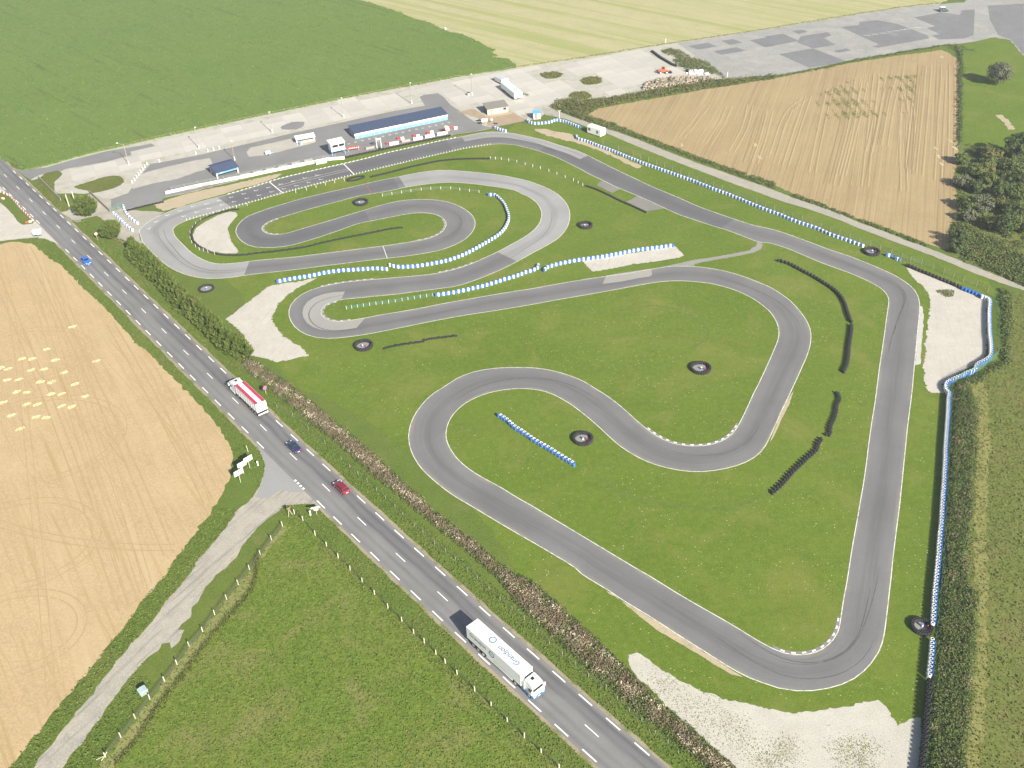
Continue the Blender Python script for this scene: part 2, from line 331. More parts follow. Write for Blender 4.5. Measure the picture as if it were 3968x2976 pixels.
# ---------------------------------------------------------------- surveyed plan, metres (x east, y north of the camera foot)
D = {}
D['track_left'] = [[-107.87,269.08],[-107.95,270.52],[-107.68,272.32],[-106.78,274.89],[-105.26,277.52],[-103.74,279.5],[-102.1,281.38],[-100.7,282.74],[-99.19,283.96],[-97.59,285.08],[-95.98,286.17],[-94.34,287.23],[-92.67,288.23],[-90.95,289.16],[-89.23,290.07],[-87.54,291.04],[-85.89,292.07],[-84.25,293.13],[-82.62,294.2],[-81.0,295.28],[-79.38,296.37],[-77.78,297.48],[-76.21,298.64],[-74.67,299.83],[-73.09,300.97],[-71.44,302.0],[-69.74,302.96],[-68.02,303.88],[-66.29,304.76],[-64.54,305.62],[-62.78,306.46],[-61.02,307.29],[-59.25,308.12],[-57.49,308.96],[-55.73,309.78],[-53.97,310.61],[-52.21,311.46],[-50.46,312.31],[-48.71,313.17],[-46.96,314.03],[-45.22,314.92],[-43.51,315.85],[-41.84,316.85],[-40.18,317.87],[-38.48,318.83],[-36.73,319.68],[-34.95,320.47],[-33.17,321.25],[-31.39,322.05],[-29.63,322.89],[-27.87,323.74],[-26.13,324.6],[-24.37,325.44],[-22.6,326.26],[-20.81,327.04],[-19.02,327.81],[-17.23,328.57],[-15.43,329.32],[-13.64,330.09],[-11.85,330.87],[-10.05,331.61],[-8.23,332.32],[-5.86,333.08],[-3.38,333.2],[-0.97,332.86],[1.48,332.12],[3.29,331.39],[5.5,330.23],[7.56,328.82],[9.61,327.4],[11.65,325.95],[13.21,324.78],[14.72,323.55],[16.13,322.21],[17.48,320.81],[18.88,319.45],[20.33,318.15],[21.78,316.84],[23.22,315.54],[24.62,314.17],[25.87,312.68],[27.03,311.12],[28.15,309.52],[29.23,307.9],[30.3,306.27],[31.38,304.65],[32.46,303.02],[33.54,301.4],[34.61,299.78],[35.68,298.15],[36.76,296.53],[37.89,294.94],[39.06,293.38],[40.23,291.82],[41.27,290.31],[42.27,288.79],[43.27,287.28],[44.32,285.79],[45.71,283.92],[46.83,282.49],[48.0,281.1],[49.19,279.72],[50.4,278.24],[51.62,276.72],[52.74,275.29],[53.85,273.85],[54.87,272.47],[55.94,270.96],[57.17,269.38],[58.43,267.97],[59.8,266.56],[61.0,265.35],[62.28,264.05],[63.52,262.8],[64.79,261.53],[66.09,260.26],[67.41,259.0],[69.1,257.39],[70.47,256.2],[71.97,255.18],[73.56,254.29],[75.08,253.23],[76.6,252.01],[78.04,250.7],[79.39,249.3],[80.73,247.88],[82.06,246.45],[83.37,245.02],[84.67,243.57],[85.95,242.09],[87.24,240.63],[88.61,239.25],[90.06,237.95],[91.47,236.6],[92.77,235.15],[93.99,233.63],[95.22,232.12],[96.47,230.63],[97.68,229.09],[98.81,227.51],[99.89,225.89],[100.89,224.22],[101.89,221.93],[102.63,219.54],[102.93,217.07],[102.78,214.58],[102.41,212.67],[101.91,210.79],[101.29,208.94],[100.57,207.13],[99.85,205.32],[99.13,203.51],[98.39,201.7],[97.66,199.9],[96.92,198.09],[96.19,196.29],[95.46,194.48],[94.73,192.67],[94.0,190.87],[93.27,189.06],[92.54,187.25],[91.81,185.44],[91.07,183.64],[90.34,181.84],[89.62,180.03],[88.9,178.21],[88.17,176.41],[87.42,174.61],[86.66,172.81],[85.9,171.02],[85.13,169.23],[84.37,167.43],[83.63,165.7],[82.92,164.03],[82.22,162.35],[81.53,160.66],[80.65,158.5],[79.97,156.82],[79.28,155.13],[78.6,153.45],[77.89,151.73],[77.16,149.92],[76.42,148.12],[75.69,146.31],[74.95,144.51],[74.22,142.73],[73.53,141.05],[72.83,139.37],[72.12,137.7],[71.2,135.55],[70.48,133.89],[69.76,132.21],[69.05,130.54],[68.34,128.86],[67.58,127.06],[66.83,125.27],[66.11,123.46],[65.38,121.65],[64.62,119.85],[63.87,118.05],[63.13,116.25],[62.37,114.46],[61.61,112.66],[60.85,110.87],[60.05,109.09],[59.16,107.36],[57.99,105.6],[56.13,103.51],[54.62,102.16],[52.57,100.74],[50.29,99.72],[47.88,99.09],[45.4,98.78],[42.85,98.88],[40.14,99.55],[37.76,100.75],[36.06,101.7],[34.5,102.86],[33.03,104.14],[31.63,105.5],[30.25,106.87],[28.86,108.24],[27.47,109.6],[26.07,110.96],[24.7,112.35],[23.33,113.73],[21.95,115.1],[20.53,116.45],[19.1,117.76],[17.7,119.12],[16.36,120.53],[14.98,121.91],[13.62,123.18],[12.28,124.4],[11.01,125.69],[9.99,127.19],[8.39,128.87],[7.03,130.08],[5.7,131.32],[4.37,132.56],[2.97,133.82],[1.5,135.11],[0.04,136.4],[-1.4,137.71],[-2.84,139.03],[-4.26,140.35],[-5.69,141.68],[-7.11,143.01],[-8.54,144.34],[-9.98,145.66],[-11.43,146.95],[-12.83,148.31],[-14.14,149.75],[-15.4,151.24],[-16.61,152.77],[-18.1,154.77],[-19.16,156.4],[-20.08,158.12],[-21.05,160.42],[-21.67,162.27],[-22.25,164.7],[-22.55,167.18],[-22.52,169.67],[-22.32,171.61],[-21.8,174.05],[-21.12,176.15],[-20.26,178.22],[-19.1,180.43],[-17.66,182.47],[-16.27,183.83],[-14.57,185.65],[-12.84,187.45],[-11.17,188.74],[-9.12,189.85],[-6.75,190.62],[-4.33,191.05],[-2.35,191.18],[0.15,191.12],[2.64,190.96],[4.63,190.71],[7.0,190.11],[9.32,189.19],[11.41,188.12],[13.61,186.66],[15.13,185.44],[16.56,184.12],[17.79,182.61],[19.0,181.08],[20.23,179.57],[21.4,178.01],[22.49,176.4],[23.5,174.73],[24.44,173.03],[25.37,171.31],[26.28,169.59],[27.19,167.98],[28.08,166.5],[28.97,165.14],[29.87,163.94],[31.07,162.65],[32.42,161.54],[33.8,160.79],[35.05,160.36],[36.36,160.1],[37.61,160.0],[39.02,160.0],[40.36,160.17],[41.67,160.57],[42.87,161.14],[44.0,161.88],[45.13,162.86],[46.16,164.02],[47.13,165.46],[47.86,166.69],[48.81,168.44],[49.59,169.94],[50.42,171.55],[51.25,173.17],[52.09,174.86],[52.89,176.5],[53.73,178.11],[54.63,179.69],[55.6,181.55],[56.52,183.38],[57.35,185.0],[58.17,186.63],[58.99,188.25],[59.84,189.94],[60.63,191.58],[61.41,193.21],[62.16,194.72],[63.05,196.6],[63.64,198.04],[64.23,199.77],[64.58,201.19],[64.86,202.89],[65.0,204.6],[65.0,205.98],[64.89,207.68],[64.67,209.36],[64.33,210.81],[63.76,212.4],[63.22,213.72],[62.46,215.31],[61.59,216.83],[60.8,218.02],[59.77,219.36],[58.78,220.46],[57.52,221.61],[56.17,222.66],[55.05,223.45],[53.59,224.35],[51.97,225.11],[50.58,225.58],[48.9,226.09],[47.52,226.47],[45.8,226.83],[44.38,226.98],[42.55,227.05],[40.72,226.96],[39.22,226.77],[37.33,226.42],[35.82,226.05],[34.24,225.63],[32.61,225.19],[30.45,224.61],[28.69,224.14],[26.93,223.69],[25.17,223.24],[23.33,222.77],[21.44,222.28],[19.55,221.82],[17.68,221.39],[15.91,220.98],[14.14,220.55],[12.38,220.09],[10.13,219.5],[8.37,219.02],[6.61,218.56],[4.84,218.13],[3.06,217.72],[1.16,217.29],[-0.74,216.85],[-2.64,216.41],[-4.54,216.0],[-6.45,215.61],[-8.36,215.24],[-10.27,214.85],[-12.17,214.41],[-14.06,213.94],[-15.95,213.45],[-17.82,212.92],[-19.69,212.37],[-21.56,211.81],[-23.43,211.26],[-25.3,210.7],[-27.17,210.15],[-29.03,209.6],[-30.9,209.03],[-32.77,208.5],[-34.66,208.01],[-36.56,207.58],[-38.48,207.22],[-40.4,206.95],[-42.34,206.76],[-44.84,206.81],[-47.77,207.6],[-49.94,208.82],[-51.98,210.62],[-53.66,212.86],[-54.9,215.36],[-55.82,218.0],[-56.27,220.75],[-56.16,223.46],[-55.38,226.22],[-53.97,228.63],[-51.87,230.63],[-49.53,231.93],[-46.94,232.97],[-44.99,233.48],[-43.07,233.82],[-41.14,234.11],[-39.21,234.35],[-37.27,234.56],[-35.33,234.75],[-33.39,234.93],[-31.45,235.09],[-29.51,235.25],[-27.56,235.4],[-25.73,235.55],[-23.92,235.73],[-22.18,235.94],[-20.51,236.2],[-18.48,236.68],[-16.99,237.15],[-15.26,237.77],[-14.0,238.3],[-12.37,239.11],[-10.79,240.09],[-9.41,241.09],[-7.98,242.28],[-6.8,243.3],[-5.54,244.33],[-4.22,245.39],[-2.49,246.92],[-1.18,248.18],[0.06,249.45],[1.21,250.66],[2.28,251.8],[3.47,253.0],[4.93,254.48],[6.1,255.97],[6.92,257.12],[7.66,258.19],[8.64,259.84],[9.3,261.29],[9.87,262.89],[10.22,264.14],[10.57,265.83],[10.8,267.5],[10.9,268.92],[10.88,270.59],[10.7,272.25],[10.49,273.53],[10.13,275.16],[9.62,276.74],[8.87,278.39],[8.19,279.65],[7.21,281.1],[6.31,282.14],[5.42,283.08],[4.55,284.39],[3.21,285.89],[1.56,286.86],[0.36,287.46],[-0.94,288.1],[-2.59,288.86],[-4.29,289.59],[-5.85,290.23],[-7.34,290.84],[-8.79,291.41],[-10.68,292.08],[-12.17,292.53],[-13.96,292.98],[-15.69,293.27],[-17.11,293.4],[-18.87,293.45],[-20.5,293.4],[-22.12,293.24],[-23.77,293.0],[-25.33,292.69],[-27.03,292.28],[-28.67,291.81],[-30.52,291.19],[-32.2,290.55],[-33.79,289.88],[-35.47,289.19],[-37.19,288.6],[-38.95,288.14],[-40.71,287.69],[-42.37,287.21],[-44.03,286.68],[-45.98,285.87],[-47.56,285.04],[-49.35,284.02],[-50.84,283.19],[-52.44,282.33],[-53.99,281.49],[-55.58,280.63],[-57.18,279.78],[-58.79,278.92],[-60.81,277.77],[-62.35,276.81],[-63.77,275.89],[-65.1,275.06],[-66.37,274.33],[-67.69,273.57],[-69.13,272.5],[-70.17,271.36],[-70.75,270.35],[-71.1,269.48],[-71.34,268.36],[-71.25,267.26],[-70.91,266.29],[-70.42,265.44],[-69.75,264.64],[-68.88,263.95],[-67.87,263.46],[-66.83,263.21],[-65.72,263.18],[-64.29,263.4],[-62.65,264.06],[-61.32,264.95],[-60.03,265.76],[-58.61,266.59],[-57.04,267.5],[-55.38,268.51],[-53.72,269.52],[-52.06,270.54],[-50.39,271.55],[-48.73,272.56],[-47.06,273.57],[-45.4,274.59],[-43.73,275.6],[-42.07,276.61],[-40.42,277.65],[-38.76,278.68],[-37.06,279.62],[-35.32,280.5],[-33.53,281.28],[-31.68,281.86],[-29.55,282.23],[-26.76,282.35],[-24.23,282.16],[-21.78,281.69],[-19.64,280.97],[-17.18,279.77],[-15.21,278.25],[-13.47,276.45],[-11.94,274.48],[-10.55,272.22],[-9.42,269.67],[-8.81,267.15],[-8.61,264.67],[-8.78,262.18],[-9.33,259.75],[-10.21,257.41],[-11.4,255.22],[-13.0,253.3],[-14.92,251.55],[-16.86,250.15],[-19.09,249.04],[-21.44,248.21],[-23.33,247.71],[-25.22,247.25],[-27.13,246.85],[-29.05,246.5],[-30.97,246.22],[-32.91,245.97],[-34.84,245.7],[-36.76,245.4],[-38.69,245.1],[-40.61,244.79],[-42.53,244.46],[-44.45,244.13],[-46.37,243.8],[-48.3,243.48],[-50.22,243.15],[-52.14,242.82],[-54.06,242.49],[-55.98,242.16],[-57.9,241.84],[-59.83,241.55],[-61.76,241.27],[-63.69,241.01],[-65.62,240.77],[-67.55,240.5],[-69.47,240.16],[-71.38,239.77],[-73.28,239.33],[-75.2,239.02],[-77.14,238.85],[-79.19,238.83],[-81.57,239.12],[-83.95,239.85],[-86.21,240.91],[-88.34,242.21],[-90.35,243.7],[-91.82,244.97],[-93.22,246.33],[-94.89,248.19],[-96.12,249.7],[-97.32,251.24],[-98.48,252.8],[-99.63,254.37],[-100.77,255.95],[-101.9,257.54],[-103.01,259.14],[-104.27,261.0],[-105.12,262.3]]
D['track_right'] = [[-97.87,269.02],[-97.86,269.66],[-97.79,270.39],[-97.51,271.5],[-96.85,272.76],[-95.99,273.81],[-94.83,274.89],[-93.74,275.75],[-92.46,276.66],[-91.06,277.57],[-89.54,278.5],[-87.92,279.42],[-86.31,280.34],[-84.74,281.33],[-83.21,282.37],[-81.66,283.4],[-80.07,284.35],[-78.45,285.25],[-76.82,286.15],[-75.22,287.08],[-73.64,288.05],[-72.06,289.03],[-70.48,290.0],[-68.89,290.95],[-67.3,291.9],[-65.7,292.84],[-64.09,293.77],[-62.47,294.68],[-60.84,295.56],[-59.19,296.41],[-57.54,297.26],[-55.89,298.11],[-54.24,298.96],[-52.59,299.82],[-50.95,300.68],[-49.32,301.57],[-47.69,302.46],[-46.06,303.34],[-44.42,304.2],[-42.77,305.06],[-41.11,305.89],[-39.45,306.71],[-37.77,307.51],[-36.1,308.3],[-34.43,309.11],[-32.77,309.94],[-31.11,310.79],[-29.46,311.64],[-27.81,312.48],[-26.15,313.3],[-24.47,314.1],[-22.79,314.89],[-21.11,315.67],[-19.43,316.45],[-17.75,317.24],[-16.07,318.04],[-14.39,318.81],[-12.67,319.52],[-10.98,320.15],[-9.38,320.69],[-7.85,321.17],[-6.38,321.58],[-4.62,321.99],[-2.93,322.2],[-1.39,322.22],[0.07,322.09],[1.17,321.89],[2.61,321.5],[4.04,320.95],[5.55,320.14],[6.99,319.03],[8.15,318.11],[9.44,317.17],[10.79,316.12],[12.08,314.96],[13.4,313.65],[14.7,312.33],[15.99,310.99],[17.24,309.62],[18.41,308.18],[19.51,306.69],[20.59,305.18],[21.66,303.66],[22.72,302.14],[23.76,300.6],[24.75,299.03],[25.71,297.45],[26.7,295.88],[27.76,294.35],[28.86,292.86],[29.98,291.38],[31.08,289.89],[32.18,288.39],[33.25,286.88],[34.29,285.34],[35.4,283.85],[36.6,282.44],[37.82,281.04],[39.35,279.22],[40.54,277.79],[41.71,276.35],[42.87,274.9],[44.0,273.43],[45.1,271.94],[46.2,270.45],[47.32,268.96],[48.43,267.48],[49.66,265.87],[51.09,264.19],[52.57,262.73],[54.15,261.27],[55.51,260.0],[56.87,258.73],[58.22,257.46],[59.59,256.22],[61.04,255.05],[62.45,253.85],[64.08,252.11],[65.31,250.73],[66.56,249.36],[67.83,248.0],[69.09,246.64],[70.56,245.61],[72.33,245.28],[73.85,244.21],[75.26,243.01],[76.59,241.71],[77.81,240.32],[78.97,238.87],[80.13,237.42],[81.25,235.95],[82.39,234.48],[83.6,233.07],[84.88,231.73],[86.18,230.4],[87.47,229.07],[88.77,227.75],[90.02,226.38],[91.1,225.01],[92.09,223.62],[92.99,222.31],[93.79,221.05],[94.59,219.5],[95.12,217.85],[95.31,216.12],[95.2,214.31],[94.86,212.86],[94.32,211.37],[93.67,209.79],[92.99,208.12],[92.28,206.4],[91.58,204.68],[90.89,202.96],[90.21,201.23],[89.53,199.51],[88.84,197.78],[88.14,196.07],[87.43,194.35],[86.73,192.63],[86.02,190.92],[85.32,189.2],[84.61,187.48],[83.91,185.77],[83.21,184.05],[82.52,182.32],[81.84,180.6],[81.16,178.87],[80.48,177.15],[79.8,175.42],[79.11,173.7],[78.42,171.98],[77.71,170.26],[76.99,168.55],[76.26,166.84],[75.55,165.13],[74.85,163.41],[73.96,161.21],[73.27,159.48],[72.58,157.76],[71.9,156.03],[71.23,154.31],[70.55,152.58],[69.86,150.85],[69.16,149.13],[68.46,147.42],[67.75,145.7],[67.02,144.0],[66.28,142.3],[65.55,140.59],[64.63,138.4],[63.89,136.69],[63.16,134.99],[62.42,133.28],[61.69,131.58],[60.95,129.88],[60.24,128.16],[59.53,126.45],[58.82,124.73],[58.12,123.02],[57.4,121.31],[56.66,119.61],[55.9,117.91],[55.18,116.21],[54.53,114.6],[53.92,113.1],[53.31,111.64],[52.58,110.21],[51.35,108.64],[50.38,107.77],[49.21,106.94],[48.0,106.37],[46.71,106.02],[45.45,105.92],[44.14,106.01],[42.58,106.48],[41.08,107.41],[40.0,108.33],[38.85,109.34],[37.69,110.5],[36.47,111.75],[35.14,113.04],[33.78,114.31],[32.41,115.56],[31.04,116.8],[29.67,118.06],[28.33,119.34],[27.0,120.64],[25.7,121.96],[24.4,123.28],[23.09,124.6],[21.72,125.85],[20.36,127.11],[19.04,128.41],[17.71,129.71],[16.38,131.0],[15.05,132.29],[13.34,133.95],[12.01,135.25],[10.68,136.54],[9.35,137.83],[8.02,139.13],[6.69,140.42],[5.36,141.72],[4.04,143.01],[2.69,144.29],[1.32,145.54],[-0.04,146.8],[-1.35,148.12],[-2.66,149.43],[-4.03,150.68],[-5.42,151.91],[-6.79,153.12],[-8.04,154.32],[-9.23,155.58],[-10.31,156.87],[-11.49,158.55],[-12.27,159.9],[-12.91,161.23],[-13.57,162.88],[-13.97,164.11],[-14.35,165.81],[-14.48,167.41],[-14.43,169.05],[-14.27,170.28],[-13.95,171.83],[-13.54,173.16],[-12.94,174.53],[-12.15,175.9],[-11.23,177.19],[-10.41,178.12],[-9.23,179.17],[-7.94,180.09],[-6.79,180.78],[-5.46,181.42],[-3.97,181.96],[-2.45,182.32],[-1.2,182.5],[0.38,182.64],[1.96,182.61],[3.22,182.46],[4.67,182.14],[6.17,181.64],[7.61,180.93],[9.17,179.79],[10.24,178.77],[11.33,177.59],[12.41,176.36],[13.46,174.96],[14.5,173.43],[15.52,171.88],[16.51,170.31],[17.46,168.72],[18.39,167.11],[19.27,165.47],[20.14,163.84],[21.06,162.23],[22.09,160.68],[23.23,159.22],[24.46,157.83],[26.17,156.17],[28.33,154.62],[30.65,153.43],[32.87,152.57],[35.18,152.02],[37.4,151.85],[39.91,152.06],[42.25,152.51],[44.53,153.18],[46.68,154.18],[48.66,155.5],[50.37,157.15],[51.78,159.06],[52.96,161.12],[53.85,162.75],[54.97,164.85],[55.83,166.49],[56.68,168.14],[57.53,169.79],[58.4,171.43],[59.31,173.05],[60.22,174.66],[61.1,176.3],[62.1,178.19],[63.09,180.04],[63.97,181.67],[64.84,183.31],[65.7,184.95],[66.56,186.6],[67.44,188.23],[68.29,189.88],[69.09,191.55],[70.05,193.73],[70.72,195.46],[71.46,197.72],[71.94,199.56],[72.33,201.86],[72.45,204.23],[72.4,206.09],[72.16,208.45],[71.8,210.7],[71.4,212.62],[70.8,214.92],[70.12,216.64],[69.09,218.79],[67.97,220.88],[66.93,222.41],[65.37,224.21],[64.03,225.62],[62.42,227.25],[60.63,228.81],[59.14,229.92],[57.17,231.25],[55.12,232.35],[53.36,233.09],[51.11,233.84],[49.3,234.27],[46.95,234.6],[45.1,234.76],[42.72,234.73],[40.39,234.26],[38.6,233.81],[36.3,233.18],[34.51,232.7],[32.71,232.24],[30.9,231.84],[28.55,231.44],[26.72,231.14],[24.89,230.83],[23.07,230.51],[21.25,230.14],[19.44,229.71],[17.64,229.27],[15.84,228.82],[14.04,228.36],[12.24,227.91],[10.45,227.44],[8.16,226.82],[6.35,226.38],[4.53,225.99],[2.72,225.62],[0.9,225.22],[-0.9,224.8],[-2.71,224.37],[-4.51,223.94],[-6.31,223.49],[-8.11,223.03],[-9.91,222.57],[-11.71,222.12],[-13.51,221.68],[-15.31,221.22],[-17.1,220.72],[-18.87,220.18],[-20.65,219.63],[-22.43,219.11],[-24.22,218.64],[-26.02,218.19],[-27.82,217.75],[-29.63,217.33],[-31.44,216.91],[-33.23,216.44],[-35.01,215.92],[-36.72,215.45],[-38.32,215.05],[-39.77,214.74],[-41.12,214.49],[-42.72,214.38],[-44.35,214.8],[-45.37,215.42],[-46.2,216.16],[-46.92,217.03],[-47.48,218.02],[-47.75,219.11],[-47.74,220.17],[-47.6,221.05],[-47.3,222.03],[-46.75,222.93],[-45.83,223.66],[-44.69,224.29],[-43.15,224.89],[-41.72,225.13],[-40.21,225.25],[-38.59,225.41],[-36.86,225.6],[-35.02,225.8],[-33.17,225.99],[-31.33,226.18],[-29.48,226.39],[-27.65,226.66],[-25.82,226.99],[-24.0,227.34],[-22.17,227.66],[-20.34,227.95],[-18.51,228.23],[-16.16,228.63],[-14.34,228.97],[-12.12,229.82],[-10.5,230.71],[-8.45,231.92],[-6.46,233.22],[-4.81,234.39],[-3.05,235.74],[-1.61,236.91],[-0.2,238.11],[1.2,239.33],[2.94,240.95],[4.24,242.27],[5.53,243.61],[6.82,244.94],[8.14,246.25],[9.52,247.48],[11.24,249.12],[12.86,250.87],[14.06,252.28],[15.15,253.78],[16.43,256.09],[17.25,258.04],[17.99,260.3],[18.44,262.1],[18.87,264.44],[19.15,266.8],[19.25,268.65],[19.21,271.03],[18.97,273.4],[18.65,275.22],[18.04,277.52],[17.27,279.77],[16.35,281.96],[15.41,283.56],[14.03,285.5],[12.86,286.94],[11.63,288.33],[10.07,289.97],[8.14,291.8],[5.99,293.37],[4.35,294.38],[2.77,295.35],[0.93,296.4],[-0.97,297.34],[-2.67,298.08],[-4.39,298.77],[-6.12,299.44],[-8.36,300.24],[-10.12,300.82],[-12.4,301.51],[-14.7,302.14],[-16.5,302.56],[-18.84,302.97],[-20.95,303.07],[-23.06,302.84],[-25.17,302.41],[-27.17,301.85],[-29.26,301.14],[-31.14,300.39],[-33.23,299.53],[-35.08,298.83],[-36.82,298.18],[-38.55,297.51],[-40.25,296.77],[-41.93,295.98],[-43.6,295.18],[-45.28,294.39],[-47.02,293.57],[-49.12,292.6],[-50.92,291.8],[-53.0,290.91],[-54.7,290.16],[-56.39,289.39],[-58.06,288.59],[-59.73,287.77],[-61.37,286.92],[-63.0,286.02],[-65.03,284.78],[-66.59,283.78],[-68.16,282.78],[-69.73,281.8],[-71.29,280.8],[-72.92,279.62],[-74.95,277.9],[-76.92,276.13],[-78.12,273.77],[-78.78,271.45],[-79.09,268.56],[-78.79,265.92],[-77.88,263.42],[-76.65,261.06],[-75.07,258.92],[-73.19,257.04],[-70.86,255.79],[-68.17,255.27],[-65.59,255.19],[-62.95,255.47],[-60.43,256.31],[-58.55,257.3],[-56.93,258.22],[-55.34,259.17],[-53.77,260.16],[-52.22,261.17],[-50.68,262.21],[-49.16,263.27],[-47.65,264.36],[-46.16,265.46],[-44.71,266.61],[-43.2,267.69],[-41.53,268.49],[-39.76,269.03],[-37.99,269.59],[-36.24,270.22],[-34.5,270.84],[-32.86,271.4],[-31.33,271.92],[-29.89,272.36],[-28.38,272.73],[-26.52,273.05],[-25.0,273.04],[-23.7,272.84],[-22.6,272.53],[-21.33,271.97],[-20.29,271.25],[-19.39,270.42],[-18.67,269.49],[-18.04,268.39],[-17.57,267.13],[-17.29,265.85],[-17.21,264.58],[-17.3,263.32],[-17.55,262.08],[-17.96,260.88],[-18.58,259.73],[-19.38,258.71],[-20.33,257.78],[-21.45,256.96],[-22.9,256.23],[-24.62,255.68],[-26.11,255.29],[-27.68,254.94],[-29.33,254.56],[-31.08,254.13],[-32.89,253.71],[-34.7,253.34],[-36.53,253.02],[-38.36,252.71],[-40.19,252.41],[-42.02,252.09],[-43.85,251.77],[-45.68,251.45],[-47.5,251.14],[-49.33,250.82],[-51.16,250.5],[-52.99,250.18],[-54.81,249.85],[-56.64,249.51],[-58.47,249.21],[-60.31,248.97],[-62.16,248.8],[-64.01,248.66],[-65.86,248.5],[-67.7,248.3],[-69.54,248.05],[-71.37,247.78],[-73.08,247.48],[-74.74,247.15],[-76.31,246.95],[-77.86,246.91],[-79.52,247.07],[-81.09,247.51],[-82.51,248.21],[-83.84,249.18],[-85.08,250.22],[-86.08,251.17],[-87.12,252.23],[-88.5,253.76],[-89.54,255.08],[-90.56,256.48],[-91.54,257.91],[-92.52,259.33],[-93.51,260.75],[-94.44,262.14],[-95.22,263.35],[-96.01,264.64],[-96.49,265.49]]
D['_stations'] = {"light_a":15,"light_b":598,"top_a":494,"top_b":444,"grid_a":23,"grid_b":36,"ne_end":116,"n_a":56,"red":499,"mid":578}
D['crop_field'] = [[-246.54,428.71],[-172.79,330.97],[-168.33,325.6],[-164.13,321.8],[-159.4,318.0],[-157.27,318.05],[-153.1,320.63],[-146.86,325.54],[-140.22,329.74],[-133.33,333.61],[-126.37,337.76],[-115.56,343.7],[-104.34,349.24],[-88.51,357.37],[-76.55,363.02],[-64.31,369.06],[-51.72,374.89],[-38.78,380.47],[-25.54,386.32],[-14.26,391.12],[-5.07,394.0],[1.89,395.84],[7.21,400.7],[3.55,408.88],[-3.56,410.99],[-0.18,413.46],[-2.55,417.49],[-1.05,421.06],[-3.95,424.5],[-7.38,431.19],[-15.0,443.52],[-20.69,447.64],[-24.99,454.16],[-30.56,463.63],[-37.75,470.03],[-45.48,482.2],[-54.43,492.11],[-60.66,499.92],[-66.86,505.88],[-94.39,538.39],[-130.4,592.3],[-348.76,630.51]]
D['striped_field'] = [[-130.4,592.3],[-94.39,538.39],[-66.86,505.88],[-60.66,499.92],[-54.43,492.11],[-45.48,482.2],[-37.75,470.03],[-30.56,463.63],[-24.99,454.16],[-20.69,447.64],[-15.0,443.52],[-7.38,431.19],[-3.95,424.5],[-1.05,421.06],[-2.55,417.49],[-0.18,413.46],[-3.56,410.99],[3.55,408.88],[7.21,400.7],[7.12,397.5],[16.57,400.73],[35.75,406.32],[55.57,413.65],[65.72,417.55],[80.96,421.9],[96.56,426.79],[118.5,433.85],[131.13,438.5],[147.95,444.54],[162.28,449.73],[171.81,452.2],[185.17,456.48],[197.76,458.2],[204.01,463.74],[222.03,486.87],[231.99,528.89]]
D['striped_field_far'] = [[-365.29,633.4],[-130.4,592.3],[231.99,528.89],[280.5,699.36],[-414.98,856.26]]
D['apron'] = [[-159.4,318.0],[-157.27,318.05],[-153.1,320.63],[-146.86,325.54],[-140.22,329.74],[-133.33,333.61],[-126.37,337.76],[-115.56,343.7],[-104.34,349.24],[-88.51,357.37],[-76.55,363.02],[-64.31,369.06],[-51.72,374.89],[-38.78,380.47],[-25.54,386.32],[-14.26,391.12],[-5.07,394.0],[1.89,395.84],[7.14,398.19],[7.12,397.5],[16.57,400.73],[35.75,406.32],[55.57,413.65],[65.72,417.55],[80.96,421.9],[96.56,426.79],[118.5,433.85],[131.13,438.5],[90.3,372.85],[85.5,375.39],[54.59,366.64],[44.89,361.74],[33.96,360.07],[24.49,359.79],[18.56,353.71],[14.74,345.1],[9.2,341.35],[5.54,342.86],[-2.88,336.49],[-9.39,333.85],[-17.04,331.8],[-27.3,327.11],[-42.76,321.34],[-52.46,316.59],[-61.3,312.81],[-79.26,305.52],[-99.73,294.11],[-106.43,291.51],[-106.23,288.61],[-116.07,284.31],[-117.52,286.87],[-120.62,285.16],[-131.14,296.92],[-142.26,298.03],[-152.2,310.35],[-154.08,309.2]]
D['runway'] = [[85.5,375.39],[83.85,385.49],[80.02,399.84],[77.8,408.85],[74.66,419.06],[80.96,421.9],[96.56,426.79],[118.5,433.85],[131.13,438.5],[147.95,444.54],[162.28,449.73],[171.81,452.2],[185.17,456.48],[197.76,458.2],[209.6,459.14],[220.21,472.66],[256.21,524.65],[303.51,491.86],[233.04,358.08],[202.33,367.54],[204.39,386.03],[206.24,397.93],[207.48,405.18],[202.72,409.65],[187.63,403.89],[178.28,402.8],[157.3,396.19],[136.7,389.22],[113.48,378.73],[101.46,375.04]]
D['runway_patch_0'] = [[112.45,400.52],[127.65,405.75],[136.14,388.88],[133.36,387.17],[120.1,383.47]]
D['runway_patch_1'] = [[112.68,423.88],[120.53,425.95],[124.37,416.01],[109.43,409.73]]
D['runway_patch_2'] = [[126.85,421.88],[139.13,425.7],[139.25,420.92],[135.37,418.34],[137.74,408.84],[127.65,405.75],[123.1,413.89]]
D['runway_patch_3'] = [[146.26,431.66],[154.69,433.24],[155.9,437.24],[164.02,439.09],[170.89,432.54],[177.5,416.3],[176.82,411.75],[152.99,403.03],[150.96,404.78],[154.81,407.23]]
D['runway_patch_4'] = [[134.8,401.84],[140.59,403.99],[141.69,401.34],[135.92,399.22]]
D['runway_patch_5'] = [[124.94,428.85],[129.6,430.62],[131.2,427.32],[126.69,425.07]]
D['runway_patch_6'] = [[180.59,440.39],[194.34,446.15],[200.47,440.88],[203.98,447.34],[209.96,448.21],[195.76,413.72],[190.42,409.85],[179.92,409.79],[179.06,415.3],[182.81,416.33],[180.76,425.38],[184.87,427.22]]
D['runway_patch_7'] = [[78.43,415.49],[87.23,418.86],[90.26,413.11],[81.89,410.51]]
